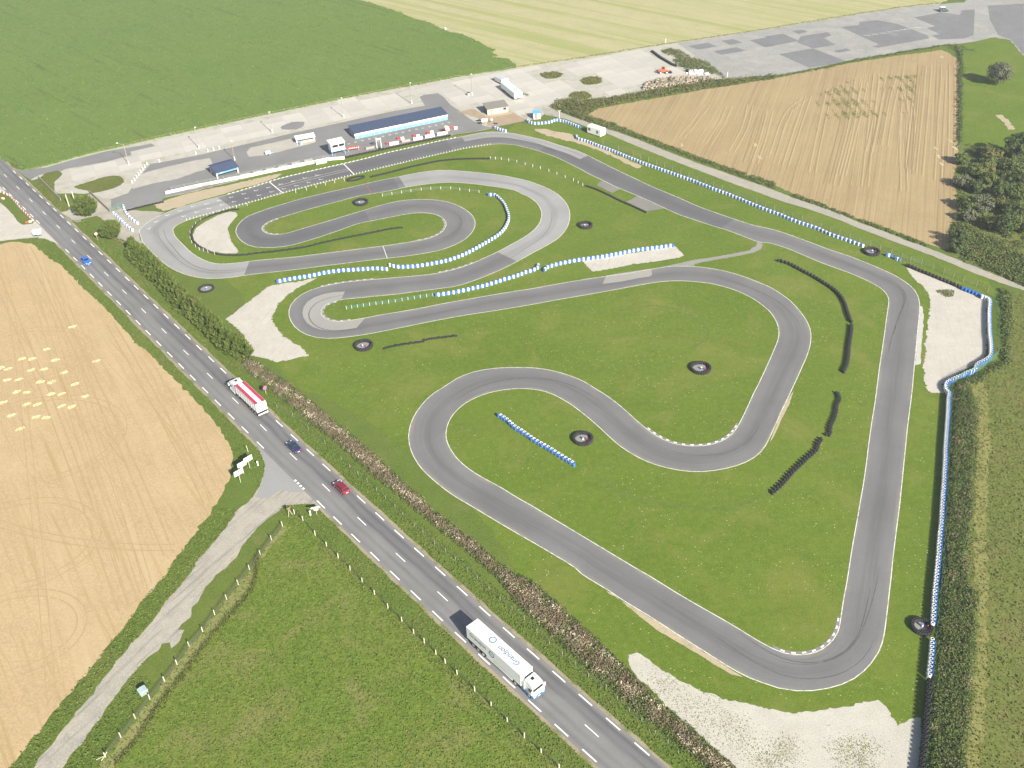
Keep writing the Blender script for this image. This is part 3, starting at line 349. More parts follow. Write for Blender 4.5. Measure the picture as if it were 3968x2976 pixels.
D['runway_patch_8'] = [[93.33,420.33],[98.52,421.94],[101.36,416.9],[95.6,414.65]]
D['runway_patch_9'] = [[87.53,407.53],[97.8,411.33],[100.35,406.52],[89.94,402.82]]
D['runway_patch_10'] = [[104.82,419.51],[116.03,423.41],[113.04,410.74],[108.91,409.8]]
D['runway_patch_11'] = [[217.33,452.47],[233.91,453.55],[204.97,387.35],[207.78,405.9],[205.28,412.37],[210.23,432.62]]
D['_nrp'] = 12
D['runway_dashes'] = [[153.56,419.21],[157.29,420.26],[160.75,421.19],[164.13,422.3],[167.15,423.31],[170.19,424.32],[172.42,425.12],[177.18,426.38]]
D['paddock'] = [[-118.66,296.01],[-118.7,306.91],[-117.54,318.29],[-113.54,319.49],[-102.8,323.93],[-84.29,333.72],[-73.08,339.98],[-55.92,348.31],[-41.4,355.63],[-27.6,360.96],[-29.99,370.26],[-28.52,371.93],[-23.29,373.39],[-20.95,369.16],[-18.12,360.42],[-15.01,354.81],[-11.97,348.22],[-9.43,343.5],[-6.13,339.32],[-2.88,336.7],[-9.39,334.06],[-17.04,332.11],[-27.3,327.31],[-42.77,321.54],[-52.48,316.78],[-61.32,313.0],[-79.29,305.71],[-99.79,294.37],[-106.45,291.6],[-106.25,288.69],[-116.11,284.48],[-117.56,287.03],[-121.3,285.62],[-123.17,291.93]]
D['paddock_island'] = [[-121.61,306.69],[-117.01,311.65],[-111.06,315.47],[-102.72,319.7],[-98.31,321.07],[-96.44,316.75],[-96.4,312.26],[-100.48,309.93],[-105.49,305.04],[-112.32,302.55],[-118.08,298.97]]
D['paddock_island.001'] = [[-86.61,324.66],[-86.0,328.46],[-78.88,331.8],[-71.01,335.87],[-66.12,335.76],[-63.99,330.77],[-68.63,327.76],[-75.16,323.71],[-79.96,321.3],[-85.04,320.69]]
D['apron_dark_patch'] = [[-78.44,346.51],[-75.09,350.52],[-70.38,349.98],[-70.52,345.06],[-72.31,343.1],[-77.79,343.72]]
D['entry_asphalt'] = [[-159.29,317.7],[-152.58,319.16],[-146.43,324.23],[-136.45,330.53],[-121.82,336.02],[-120.02,333.78],[-127.33,329.54],[-126.06,326.44],[-133.71,321.44],[-145.61,317.02],[-146.57,315.26],[-152.8,313.14],[-153.73,311.42],[-154.48,309.24],[-163.62,319.38]]
D['grass_island'] = [[-137.82,302.67],[-137.48,303.47],[-136.55,304.25],[-135.39,305.03],[-134.31,305.83],[-133.5,306.6],[-132.68,307.43],[-131.84,308.24],[-130.98,308.94],[-130.09,309.43],[-128.69,309.82],[-127.25,309.91],[-125.95,309.63],[-125.09,309.1],[-124.3,308.31],[-123.63,307.39],[-123.13,306.47],[-122.72,305.3],[-122.54,304.06],[-122.67,302.88],[-123.24,301.73],[-124.18,300.64],[-125.28,299.67],[-126.16,299.0],[-127.18,298.3],[-128.24,297.69],[-129.25,297.28],[-130.1,297.15],[-131.07,297.69],[-132.04,298.63],[-132.96,299.19],[-134.15,299.84],[-135.43,300.54],[-136.6,301.27],[-137.47,301.99]]
D['grass_island.001'] = [[16.23,388.83],[17.22,390.24],[18.87,391.19],[20.22,391.48],[21.72,391.46],[22.99,391.06],[23.93,390.19],[24.65,388.96],[24.92,387.72],[24.54,386.35],[23.65,384.97],[22.55,384.04],[21.26,383.71],[19.77,383.8],[18.5,384.29],[17.35,385.54],[16.46,387.29]]
D['grass_island.002'] = [[31.38,380.3],[31.85,381.47],[32.73,382.52],[33.79,383.27],[35.27,383.7],[36.98,383.77],[38.31,383.35],[39.05,382.28],[39.45,380.76],[39.49,379.28],[39.16,377.92],[38.5,376.6],[37.58,375.66],[36.18,375.19],[34.51,375.14],[33.13,375.58],[32.14,376.84],[31.49,378.65]]
D['grass_island.003'] = [[25.69,364.69],[26.25,365.97],[27.34,367.2],[28.55,368.01],[30.35,368.32],[32.03,367.82],[32.85,366.82],[33.52,365.33],[33.94,363.75],[33.96,362.47],[33.16,361.16],[31.83,360.33],[30.46,360.13],[28.89,360.3],[27.57,360.85],[26.6,361.9],[25.89,363.33]]
D['grass_island.004'] = [[-152.49,306.36],[-152.2,310.35],[-151.07,314.8],[-147.64,316.11],[-145.13,313.26],[-145.69,307.0],[-143.02,298.11],[-138.58,292.62],[-134.64,285.72],[-136.78,285.13],[-148.66,300.39]]
D['entrance_pad'] = [[-131.0,296.48],[-123.17,291.93],[-120.62,285.16],[-117.4,286.45],[-115.58,283.87],[-103.06,281.07],[-106.07,276.3],[-107.92,272.15],[-107.6,267.82],[-106.47,264.44],[-104.57,261.06],[-109.3,262.91],[-112.97,265.04],[-114.75,269.96],[-120.4,277.28],[-123.93,280.72],[-129.72,277.79],[-136.13,284.27],[-134.37,284.89],[-133.98,286.46]]
D['yard_dirt'] = [[-15.42,353.25],[-9.85,356.04],[-4.3,346.53],[3.09,352.43],[9.55,342.28],[1.06,338.7],[-2.89,337.23],[-8.55,347.03]]
D['drive_link'] = [[-130.63,277.87],[-135.62,283.82],[-134.18,284.87],[-132.77,287.14],[-127.41,277.18],[-128.61,276.53]]
D['road_centre'] = [[-148.74,293.88],[-141.1,284.11],[-133.56,274.34],[-125.78,264.43],[-117.87,254.3],[-110.07,244.06],[-102.14,233.92],[-94.3,223.7],[-86.39,213.58],[-78.49,203.37],[-70.5,193.02],[-62.48,182.8],[-54.39,172.48],[-46.34,162.26],[-38.22,152.04],[-30.09,141.85],[-21.96,131.82],[-13.88,121.9],[9.92,93.3]]
D['road_right_marks'] = [[-146.32,296.07],[-142.32,290.93],[-138.61,286.26],[-134.69,281.37],[-131.07,276.54],[-127.15,271.49],[-123.16,266.35],[-119.23,261.41],[-115.39,256.47],[-111.34,251.23],[-107.39,246.08],[-103.41,240.94],[-99.59,235.95],[-95.6,230.79],[-91.64,225.66],[-87.7,220.62],[-83.69,215.46],[-79.7,210.34],[-75.75,205.28],[-71.67,199.97],[-67.7,194.94],[-51.09,173.72],[-47.09,168.57],[-42.95,163.36],[-38.92,158.31],[-34.82,153.12],[-30.78,148.09],[-26.72,142.96],[-22.64,137.93],[-18.59,132.95],[-14.48,127.93],[1.53,108.4],[5.51,103.61],[9.43,98.97],[13.31,94.33],[17.17,89.75],[-10.47,122.94],[-6.41,118.06],[-2.36,113.16]]
D['road_left_marks'] = [[-148.72,288.3],[-144.61,282.71],[-140.98,278.24],[-125.53,258.56],[-121.64,253.49],[-117.78,248.62],[-113.82,243.42],[-109.95,238.5],[-105.98,233.34],[-102.05,228.27],[-98.1,223.16],[-94.16,218.05],[-90.25,213.03],[-86.3,207.9],[-82.29,202.77],[-78.3,197.65],[-74.36,192.61],[-34.83,142.33],[-30.81,137.35],[-26.77,132.34],[-22.69,127.36],[1.34,98.25],[5.29,93.64],[9.17,89.03],[-70.34,187.36],[-66.33,182.29],[-62.32,177.09],[-58.28,171.95],[-53.98,166.53],[-38.6,147.18],[-22.46,127.04],[-18.69,122.37],[-14.6,117.48],[-10.58,112.59],[-6.6,107.74],[-2.6,102.94]]
D['give_way'] = [[-44.76,154.58],[-44.09,153.72],[-43.45,152.87],[-42.79,152.06]]
D['layby'] = [[-169.48,305.89],[-158.44,293.78],[-156.06,290.78],[-150.64,283.95],[-147.04,278.58],[-144.75,276.65],[-142.34,277.06],[-141.87,279.6],[-138.26,274.97],[-131.45,266.47],[-128.14,261.77],[-132.06,264.91],[-135.08,267.01],[-137.68,267.86],[-140.71,267.73],[-144.38,267.26],[-147.95,266.58],[-155.14,265.43]]
D['layby_top'] = [[-176.13,322.46],[-163.65,307.27],[-160.1,302.98],[-157.3,298.37],[-161.29,301.16],[-170.93,309.51]]
D['layby_verge'] = [[-162.6,301.29],[-161.0,300.41],[-157.11,297.87],[-151.22,289.85],[-145.73,282.59],[-143.31,279.74],[-143.81,278.4],[-146.52,278.23],[-150.26,283.47],[-155.27,289.79],[-158.26,293.3],[-160.29,295.36]]
D['stubble_field'] = [[-185.49,266.0],[-147.19,264.61],[-145.64,265.9],[-141.27,265.14],[-137.83,264.11],[-133.48,259.49],[-129.0,254.28],[-125.68,251.3],[-120.31,244.95],[-115.25,238.21],[-109.75,231.68],[-104.95,226.01],[-99.98,219.4],[-95.82,214.17],[-91.5,208.05],[-87.47,203.67],[-83.17,197.93],[-79.54,193.37],[-76.03,189.0],[-73.0,185.19],[-69.94,181.03],[-67.06,177.43],[-64.08,173.08],[-61.79,169.31],[-60.06,165.67],[-58.87,162.17],[-58.49,158.44],[-58.44,155.19],[-59.07,151.38],[-59.92,147.69],[-61.06,143.49],[-62.31,139.12],[-63.74,134.92],[-64.61,131.42],[-65.14,129.26],[-66.05,127.04],[-67.44,124.35],[-68.35,120.9],[-69.11,117.8],[-70.32,115.07],[-71.23,112.15],[-72.44,109.08],[-73.73,105.88],[-74.67,102.99],[-75.7,99.96],[-76.66,97.44],[-77.71,94.79],[-78.45,92.39],[-78.9,91.24],[-81.26,82.03],[-103.47,83.06]]
D['farm_lane'] = [[-55.29,168.15],[-54.12,165.24],[-52.89,162.58],[-51.8,159.59],[-51.55,156.36],[-51.86,153.24],[-52.54,150.22],[-53.73,148.17],[-54.88,146.68],[-55.91,144.69],[-54.82,146.37],[-56.78,140.35],[-58.54,136.12],[-59.7,133.48],[-60.33,130.58],[-60.7,129.43],[-62.14,125.7],[-63.49,122.77],[-64.18,119.87],[-65.13,117.33],[-66.73,114.37],[-67.5,112.19],[-68.63,109.36],[-69.49,107.05],[-70.55,103.67],[-71.71,100.85],[-72.66,98.09],[-73.54,95.82],[-74.4,93.61],[-75.11,91.06],[-77.32,83.45],[-72.34,83.21],[-70.6,90.84],[-70.02,93.39],[-69.09,94.98],[-68.53,97.25],[-67.59,99.55],[-66.75,102.35],[-65.89,105.24],[-64.87,107.74],[-63.77,110.05],[-62.83,111.69],[-61.89,112.62],[-61.28,114.07],[-60.33,114.27],[-59.55,112.74],[-59.0,113.7],[-58.32,116.69],[-59.6,117.02],[-59.1,118.28],[-57.97,119.52],[-58.32,121.93],[-57.44,123.51],[-57.16,125.97],[-55.55,129.27],[-54.0,131.08],[-52.79,133.66],[-51.78,137.55],[-50.01,141.52],[-48.18,143.98],[-46.31,146.5],[-46.71,146.34],[-45.43,147.35],[-43.43,147.52],[-41.26,147.47],[-39.79,147.2],[-38.58,146.17],[-37.23,144.88],[-36.54,145.01],[-39.72,149.39],[-42.32,152.43],[-46.89,158.31],[-51.75,164.87]]
D['junction_asphalt'] = [[-55.05,167.52],[-54.06,165.23],[-52.82,162.57],[-51.76,159.59],[-51.49,156.35],[-51.74,153.23],[-52.05,150.19],[-50.82,149.4],[-49.23,150.0],[-47.11,151.84],[-44.78,150.97],[-41.89,151.14],[-43.82,154.36],[-47.73,159.71],[-51.72,164.67]]
D['north_lane'] = [[15.16,353.54],[18.51,352.79],[25.45,343.85],[30.73,337.78],[37.0,331.22],[44.4,322.67],[54.3,309.84],[63.69,298.2],[72.73,288.05],[81.65,277.96],[87.74,270.26],[91.76,266.0],[96.14,261.04],[100.3,254.79],[105.16,249.36],[109.65,243.45],[114.22,238.36],[118.42,232.81],[122.48,227.44],[126.42,222.24],[130.33,216.62],[135.73,209.94],[134.62,207.56],[129.56,214.85],[125.18,219.27],[121.08,223.91],[117.15,229.46],[112.97,234.9],[108.54,240.2],[103.96,245.67],[99.24,251.32],[95.01,257.1],[90.66,261.94],[86.67,266.11],[81.09,271.31],[77.27,276.06],[71.54,282.27],[62.76,292.98],[53.46,304.3],[43.68,316.79],[36.52,326.61],[29.6,334.17],[23.23,341.69],[16.07,346.62]]
D['ploughed_field'] = [[31.39,345.38],[35.21,350.58],[41.75,352.68],[57.35,358.43],[75.59,364.66],[94.2,370.45],[104.12,373.03],[115.71,378.7],[135.8,386.17],[156.07,392.51],[176.12,396.95],[177.74,393.86],[178.68,386.69],[176.54,378.78],[174.17,373.78],[165.24,350.0],[156.78,328.54],[149.27,309.02],[142.07,291.25],[135.67,278.22],[134.07,270.37],[130.64,261.44],[127.06,252.96],[124.69,251.04],[122.65,245.65],[120.74,239.75],[118.25,237.34],[116.09,239.18],[112.75,243.16],[108.32,249.07],[103.51,254.48],[98.55,260.07],[93.63,266.58],[88.34,272.56],[82.4,281.17],[76.46,288.52],[67.67,299.59],[58.44,311.78],[48.49,323.74],[41.6,332.8],[36.08,338.24],[31.92,342.0]]
D['gravel_trap'] = [[-71.97,217.79],[-70.4,220.33],[-68.24,224.7],[-65.67,229.34],[-63.62,233.49],[-60.35,234.43],[-56.38,235.01],[-53.43,236.3],[-51.18,237.04],[-52.9,234.71],[-55.88,231.62],[-57.87,228.5],[-59.37,224.54],[-59.93,220.59],[-59.97,217.25],[-58.44,213.32],[-55.98,208.88],[-53.22,205.81],[-50.94,203.85],[-49.22,201.71],[-48.32,199.65],[-51.86,198.7],[-55.86,197.64],[-58.67,199.46],[-60.46,200.09],[-62.88,200.77],[-63.83,205.88],[-66.18,210.74],[-69.29,214.73]]
D['gravel_trap.001'] = [[-91.29,267.03],[-91.19,268.83],[-90.75,270.68],[-90.1,272.13],[-89.22,273.58],[-88.23,274.98],[-87.37,276.1],[-86.43,277.24],[-85.45,278.22],[-84.48,278.88],[-82.99,279.24],[-81.67,279.0],[-80.78,277.97],[-80.31,276.53],[-80.41,275.35],[-80.79,274.06],[-81.14,272.78],[-81.48,270.95],[-81.61,269.07],[-81.4,267.61],[-81.01,266.1],[-80.53,264.56],[-80.08,263.26],[-79.58,261.92],[-79.03,260.6],[-78.47,259.37],[-77.78,258.06],[-77.06,256.84],[-76.41,255.69],[-75.55,254.28],[-75.26,253.19],[-76.38,252.85],[-78.32,252.95],[-80.23,253.3],[-81.49,253.71],[-82.74,254.3],[-83.95,255.01],[-85.06,255.79],[-86.37,256.93],[-87.54,258.22],[-88.58,259.59],[-89.47,261.06],[-90.22,262.61],[-90.78,264.07],[-91.16,265.56]]
D['gravel_trap.002'] = [[20.61,239.94],[28.07,241.55],[37.9,243.63],[46.9,245.83],[48.11,240.41],[46.81,239.22],[41.89,238.05],[33.86,236.84],[28.96,235.06],[24.16,233.91],[22.6,233.86],[21.31,236.99]]
D['gravel_trap.003'] = [[104.6,228.71],[105.69,228.3],[109.37,224.93],[112.76,221.05],[115.13,217.92],[118.44,213.63],[119.19,211.88],[116.75,206.6],[109.74,189.37],[108.1,186.65],[105.13,184.55],[99.73,180.85],[94.98,177.21],[94.4,174.27],[92.41,174.42],[91.14,175.15],[91.17,176.67],[91.82,179.21],[93.45,184.51],[95.6,189.03],[97.81,195.19],[100.52,201.57],[103.29,207.71],[104.92,211.96],[105.79,215.83],[105.64,218.73],[104.91,221.72],[104.66,225.34]]
D['gravel_trap.004'] = [[17.4,107.47],[19.14,107.5],[19.97,106.5],[20.98,105.5],[22.48,104.02],[23.99,102.79],[25.68,101.57],[27.28,100.03],[29.81,98.68],[32.38,97.67],[34.96,96.88],[37.31,95.9],[39.01,95.39],[41.62,94.94],[44.36,95.01],[47.15,95.29],[50.02,95.79],[52.9,96.28],[54.83,96.62],[55.88,95.38],[56.01,94.1],[56.58,91.77],[58.66,92.91],[60.53,93.13],[59.28,89.6],[57.34,84.62],[55.93,81.11],[34.15,82.15],[31.55,85.09],[28.02,89.15],[25.18,93.15],[22.2,97.11],[19.92,100.52],[17.85,103.35],[16.97,105.48]]
D['dirt_strip'] = [[11.34,333.61],[12.27,333.99],[13.89,333.99],[15.39,333.67],[16.44,332.86],[17.38,331.7],[18.45,330.71],[19.96,330.18],[21.64,329.85],[23.16,329.14],[24.07,328.13],[24.85,326.81],[25.57,325.34],[26.28,323.89],[27.04,322.6],[27.89,321.45],[28.76,320.42],[29.65,319.38],[30.58,318.23],[31.44,317.11],[32.36,315.9],[33.3,314.63],[34.24,313.35],[35.17,312.08],[36.05,310.87],[36.94,309.62],[37.8,308.39],[38.64,307.19],[39.48,305.99],[40.32,304.79],[41.3,303.52],[42.43,302.19],[43.49,300.89],[44.24,299.75],[44.46,298.88],[42.82,297.71],[42.01,298.35],[41.17,299.65],[40.26,301.13],[39.5,302.27],[38.67,303.57],[37.8,304.97],[36.91,306.39],[36.0,307.78],[35.1,309.08],[34.09,310.41],[33.08,311.7],[32.05,312.95],[31.0,314.17],[29.94,315.37],[28.89,316.52],[27.85,317.66],[26.78,318.76],[25.68,319.84],[24.54,320.88],[23.29,321.88],[21.97,322.83],[20.63,323.75],[19.33,324.67],[18.14,325.6],[16.99,326.61],[15.9,327.61],[14.9,328.62],[13.98,329.66],[12.75,331.1],[11.64,332.58]]
D['dirt_strip.001'] = [[-108.1,286.45],[-104.68,290.04],[-97.03,294.8],[-88.86,298.08],[-80.66,301.95],[-73.34,305.36],[-71.33,305.53],[-72.73,303.0],[-77.8,298.51],[-83.91,295.52],[-87.29,292.55],[-93.46,288.68],[-99.0,284.6],[-103.99,282.21]]
D['link_slab'] = [[28.83,287.03],[30.74,289.97],[36.25,284.02],[33.04,280.81]]
D['link_slab.001'] = [[36.59,274.68],[40.32,277.98],[43.0,274.28],[47.1,268.98],[41.76,267.66],[39.36,270.35]]
D['link_path'] = [[41.71,234.69],[46.32,236.18],[50.33,237.62],[56.22,238.83],[61.21,240.08],[66.28,241.53],[68.55,243.85],[69.38,246.14],[67.93,247.63],[69.85,246.09],[70.7,244.86],[69.59,242.09],[67.29,240.32],[62.53,238.79],[55.9,237.12],[50.46,235.69],[49.77,234.35],[46.08,234.68]]
D['run_off'] = [[101.58,209.76],[102.05,209.44],[100.89,205.22],[98.97,200.15],[96.02,192.86],[93.13,185.46],[91.86,185.1],[94.32,191.53],[96.45,196.79],[98.82,202.75]]
D['run_off.001'] = [[14.95,121.39],[16.13,120.91],[19.11,116.75],[22.54,112.46],[25.98,109.3],[29.32,106.23],[31.76,103.99],[33.38,102.64],[35.61,101.61],[33.54,103.43],[31.16,105.85],[28.72,108.27],[26.21,110.71],[23.65,113.3],[21.02,115.88],[18.3,118.4]]
D['run_off.002'] = [[62.32,177.7],[59.77,172.13],[57.42,168.18],[53.81,161.33],[52.74,159.88],[55.63,165.9],[58.01,170.6],[60.26,174.62]]
D['hairpin_patch'] = [[-42.77,229.0],[-43.26,225.22],[-45.12,224.21],[-46.78,223.03],[-47.56,221.55],[-47.83,220.16],[-47.74,218.75],[-47.18,217.32],[-45.9,215.83],[-44.3,214.72],[-42.5,214.36],[-39.61,214.78],[-36.22,215.54],[-37.92,211.03],[-40.33,210.53],[-43.76,210.17],[-46.74,210.88],[-48.96,212.29],[-50.69,214.31],[-51.93,216.88],[-52.59,219.43],[-52.66,221.97],[-52.11,224.51],[-50.59,226.71],[-48.33,228.17],[-45.67,228.95]]
D['straight_patch'] = [[26.25,231.43],[24.74,227.13],[29.71,227.9],[34.47,229.31],[37.31,229.86],[38.17,230.52],[38.48,233.9],[34.98,233.27],[31.79,232.62],[28.62,231.97]]
D['kerbs'] = [["L",296,314,1.75],["R",204,216,1.75],["R",403,418,1.9],["L",417,425,1.9],["L",433,440,1.9],["R",560,574,1.9],["L",516,530,1.9]]
D['mown_grass'] = [[-70.67,231.37],[-75.13,236.62],[-81.94,244.81],[-91.94,257.11],[-97.62,261.13],[-106.93,264.13],[-106.27,277.09],[-94.74,288.29],[-78.94,303.7],[-61.05,310.92],[-42.67,320.36],[-17.02,331.07],[-9.38,332.81],[1.95,333.62],[5.44,339.61],[11.57,338.91],[19.18,342.93],[27.95,333.83],[29.38,331.56],[38.55,323.33],[53.67,305.67],[62.99,294.27],[77.61,277.56],[80.99,270.92],[90.56,261.58],[99.14,250.98],[108.43,239.88],[117.03,229.16],[123.28,221.92],[121.78,213.91],[119.51,206.37],[111.65,186.85],[104.32,181.86],[97.57,177.9],[95.11,172.09],[85.88,149.58],[77.86,130.54],[73.71,120.48],[70.94,114.07],[64.62,99.96],[58.18,84.57],[56.27,80.18],[33.94,81.24],[28.02,89.15],[22.2,97.11],[17.58,104.28],[12.41,109.8],[5.16,119.39],[-0.75,126.61],[-5.1,138.73],[-16.84,155.68],[-30.08,171.51],[-41.48,182.02],[-50.19,187.55],[-54.02,194.76],[-58.42,197.98]]
D['meadow'] = [[-43.76,144.95],[-41.6,143.11],[-38.72,138.86],[-31.07,129.43],[-26.06,123.21],[-18.61,113.98],[-11.05,105.16],[-3.06,95.77],[1.97,90.0],[4.46,87.26],[7.73,82.68],[-70.81,86.41],[-66.83,87.91],[-64.73,92.52],[-61.95,99.26],[-59.16,106.27],[-56.72,113.33],[-53.84,120.08],[-51.05,126.96],[-48.4,134.3],[-45.44,141.71]]
D['east_rough'] = [[97.44,176.2],[89.48,156.61],[79.82,133.47],[74.65,121.89],[65.35,99.92],[58.69,84.55],[56.93,80.15],[78.34,79.13],[139.01,204.77],[130.4,210.94],[126.43,215.23],[123.93,214.87],[112.43,186.79],[103.62,180.11],[98.25,176.97]]
D['north_east_grass'] = [[187.91,403.41],[202.6,409.36],[207.36,404.9],[205.94,397.24],[204.1,385.38],[201.78,366.32],[193.81,335.07],[168.19,279.87],[169.7,299.17],[159.01,300.34],[149.67,305.13],[153.31,318.51],[169.9,361.54]]
D['wood_floor'] = [[148.91,308.09],[149.49,304.67],[158.82,299.89],[169.5,298.73],[171.57,279.52],[137.73,208.07],[130.45,216.9],[126.54,222.53],[122.6,227.74],[119.14,233.06],[120.74,239.75],[123.21,246.29],[125.14,251.36],[128.61,255.71],[134.4,270.34]]
D['tb_bw0'] = [[-4.65,282.69],[-3.67,282.49],[-2.69,282.09],[-2.15,281.4],[-1.72,280.49],[-1.31,279.52],[-0.94,278.65],[-0.58,277.73],[-0.25,276.78],[0.03,275.8],[0.28,274.74],[0.49,273.65],[0.66,272.54],[0.81,271.44],[0.96,270.37],[1.1,269.3],[1.2,268.25],[1.23,267.21],[1.2,266.27],[1.11,265.36],[0.98,264.44],[0.81,263.53],[0.6,262.54],[0.35,261.55],[0.06,260.57],[-0.28,259.62],[-0.65,258.73],[-1.06,257.86],[-1.52,257.02],[-2.01,256.2],[-2.55,255.43],[-3.14,254.69],[-3.75,253.97],[-4.35,253.27],[-5.12,252.4],[-5.89,251.56],[-6.66,250.72],[-7.41,249.87],[-8.16,249.03],[-8.94,248.2],[-9.56,247.57],[-10.2,246.95],[-10.85,246.34],[-11.5,245.76],[-12.33,245.06],[-13.17,244.41],[-14.04,243.81],[-14.95,243.25],[-15.9,242.74],[-16.88,242.29],[-17.9,241.91],[-18.94,241.59],[-20.03,241.28],[-20.94,241.01],[-21.87,240.75],[-22.83,240.51],[-23.79,240.32],[-24.83,240.18],[-25.91,240.08],[-26.95,240.03],[-27.9,240.04],[-29.07,240.16],[-30.14,240.43],[-30.9,240.81],[-31.64,241.29],[-32.3,241.72]]
D['tb_bw1'] = [[-61.46,235.12],[-60.55,235.39],[-59.54,235.7],[-58.48,236.02],[-57.42,236.32],[-56.52,236.56],[-55.6,236.78],[-54.67,237.01],[-53.76,237.24],[-52.88,237.49],[-51.96,237.8],[-51.08,238.13],[-50.2,238.46],[-49.27,238.74],[-48.38,238.96],[-47.45,239.17],[-46.5,239.34],[-45.56,239.49],[-44.63,239.6],[-43.58,239.67],[-42.55,239.68],[-41.53,239.67],[-40.53,239.69],[-39.33,239.76],[-38.17,239.85],[-37.07,239.89],[-36.19,239.91],[-35.36,239.89],[-34.53,239.8],[-33.63,239.56],[-32.73,239.23],[-31.93,238.93]]
D['tb_bw2'] = [[-18.64,224.57],[-17.64,224.74],[-16.51,224.93],[-15.36,225.13],[-14.28,225.37],[-13.14,225.7],[-12.06,226.07],[-10.96,226.45],[-10.05,226.76],[-9.12,227.07],[-8.2,227.4],[-7.31,227.74],[-6.26,228.17],[-5.25,228.62],[-4.25,229.1],[-3.47,229.51],[-2.71,229.95],[-1.94,230.4],[-1.15,230.84],[-0.28,231.27],[0.62,231.69],[1.51,232.12],[2.35,232.56],[3.24,233.11],[4.07,233.67],[4.89,234.2],[5.66,234.59],[6.43,234.95],[7.12,235.38],[8.01,236.16],[8.6,237.01],[8.5,238.23]]
D['tb_bw3'] = [[9.9,234.82],[10.25,235.56],[10.76,236.32],[11.45,236.83],[12.3,237.28],[13.19,237.69],[14.12,238.07],[15.09,238.4],[16.09,238.71],[16.95,238.97],[17.84,239.23],[18.74,239.47],[19.64,239.69],[20.53,239.87],[21.42,240.03],[22.3,240.18],[23.18,240.34],[24.26,240.56],[25.33,240.78],[26.42,241.03],[27.31,241.26],[28.22,241.5],[29.13,241.76],[30.02,242.02],[31.13,242.35],[32.22,242.7],[33.32,243.04],[34.21,243.3],[35.11,243.57],[36.03,243.82],[36.97,244.04],[37.99,244.22],[39.04,244.36],[40.12,244.49],[41.22,244.65],[42.27,244.83],[43.38,245.04],[44.5,245.26],[45.56,245.46],[46.51,245.65]]
D['tb_bw4'] = [[25.48,325.48],[25.54,324.66],[25.61,323.75],[25.87,322.9],[26.56,322.12],[27.49,321.42],[28.44,320.61],[29.01,319.98],[29.59,319.27],[30.17,318.52],[30.76,317.75],[31.36,316.99],[31.95,316.28],[32.64,315.5],[33.35,314.76],[34.05,314.02],[34.75,313.27],[35.44,312.51],[36.13,311.69],[36.81,310.86],[37.48,310.02],[38.14,309.17],[38.81,308.34],[39.48,307.52],[40.14,306.7],[40.8,305.88],[41.46,305.07],[42.12,304.25],[42.77,303.44],[43.41,302.63],[44.06,301.82],[44.7,301.02],[45.36,300.25],[46.0,299.53],[46.65,298.83],[47.3,298.14],[47.95,297.45],[48.6,296.76],[49.24,296.07],[49.87,295.39],[50.51,294.7],[51.14,294.02],[51.78,293.34],[52.41,292.66],[53.03,291.99],[53.66,291.31],[54.28,290.64],[54.91,289.97],[55.52,289.31],[56.15,288.66],[56.76,288.0],[57.38,287.34],[57.98,286.66],[58.58,285.95],[59.17,285.21],[59.76,284.47],[60.34,283.73],[60.93,283.0],[61.5,282.27],[62.08,281.54],[62.65,280.82],[63.23,280.1],[63.82,279.4],[64.51,278.65],[65.18,277.96],[65.9,277.2],[66.74,276.27],[67.22,275.7],[67.76,275.03],[68.35,274.28],[68.99,273.48],[69.65,272.62],[70.34,271.73],[71.04,270.82],[71.74,269.91],[72.44,269.0],[73.12,268.12],[73.78,267.27],[74.4,266.47],[74.99,265.73],[75.52,265.08],[76.0,264.51],[76.77,263.66],[77.43,262.98],[78.05,262.35],[78.7,261.62],[79.35,260.8],[80.0,259.91],[80.65,258.99],[81.31,258.09],[81.99,257.26],[82.77,256.4],[83.58,255.6],[84.37,254.83],[85.14,254.07],[85.81,253.39],[86.46,252.72],[87.09,252.05],[87.7,251.34],[88.3,250.52],[88.86,249.66],[89.43,248.79],[90.03,247.98],[90.63,247.29],[91.25,246.63],[91.88,245.99],[92.5,245.35],[93.12,244.7],[93.73,244.05],[94.34,243.4],[94.94,242.75],[95.73,241.88],[96.5,241.0],[97.19,240.21]]
D['tb_bw5'] = [[9.27,341.24],[9.7,340.37],[10.19,339.5],[11.13,338.42],[11.83,338.1],[12.58,337.93],[13.81,337.98],[15.29,338.13],[16.04,338.23],[16.77,338.42],[17.42,338.78],[18.05,339.24],[18.82,339.92],[19.59,340.37],[20.78,339.77],[21.97,339.11],[22.66,338.44],[23.34,337.66],[24.13,336.79],[24.92,335.87],[25.44,335.16],[25.95,334.43],[26.47,333.77],[27.17,333.07],[27.82,332.48]]
D['tb_bw6'] = [[-2.27,336.1],[-1.63,335.4],[-0.95,334.68],[-0.36,334.13],[0.25,333.59],[1.1,332.85],[1.92,332.15]]
D['tb_bw7'] = [[101.54,235.12],[102.89,234.48]]
D['tb_bw8'] = [[103.25,233.05],[104.38,231.81]]
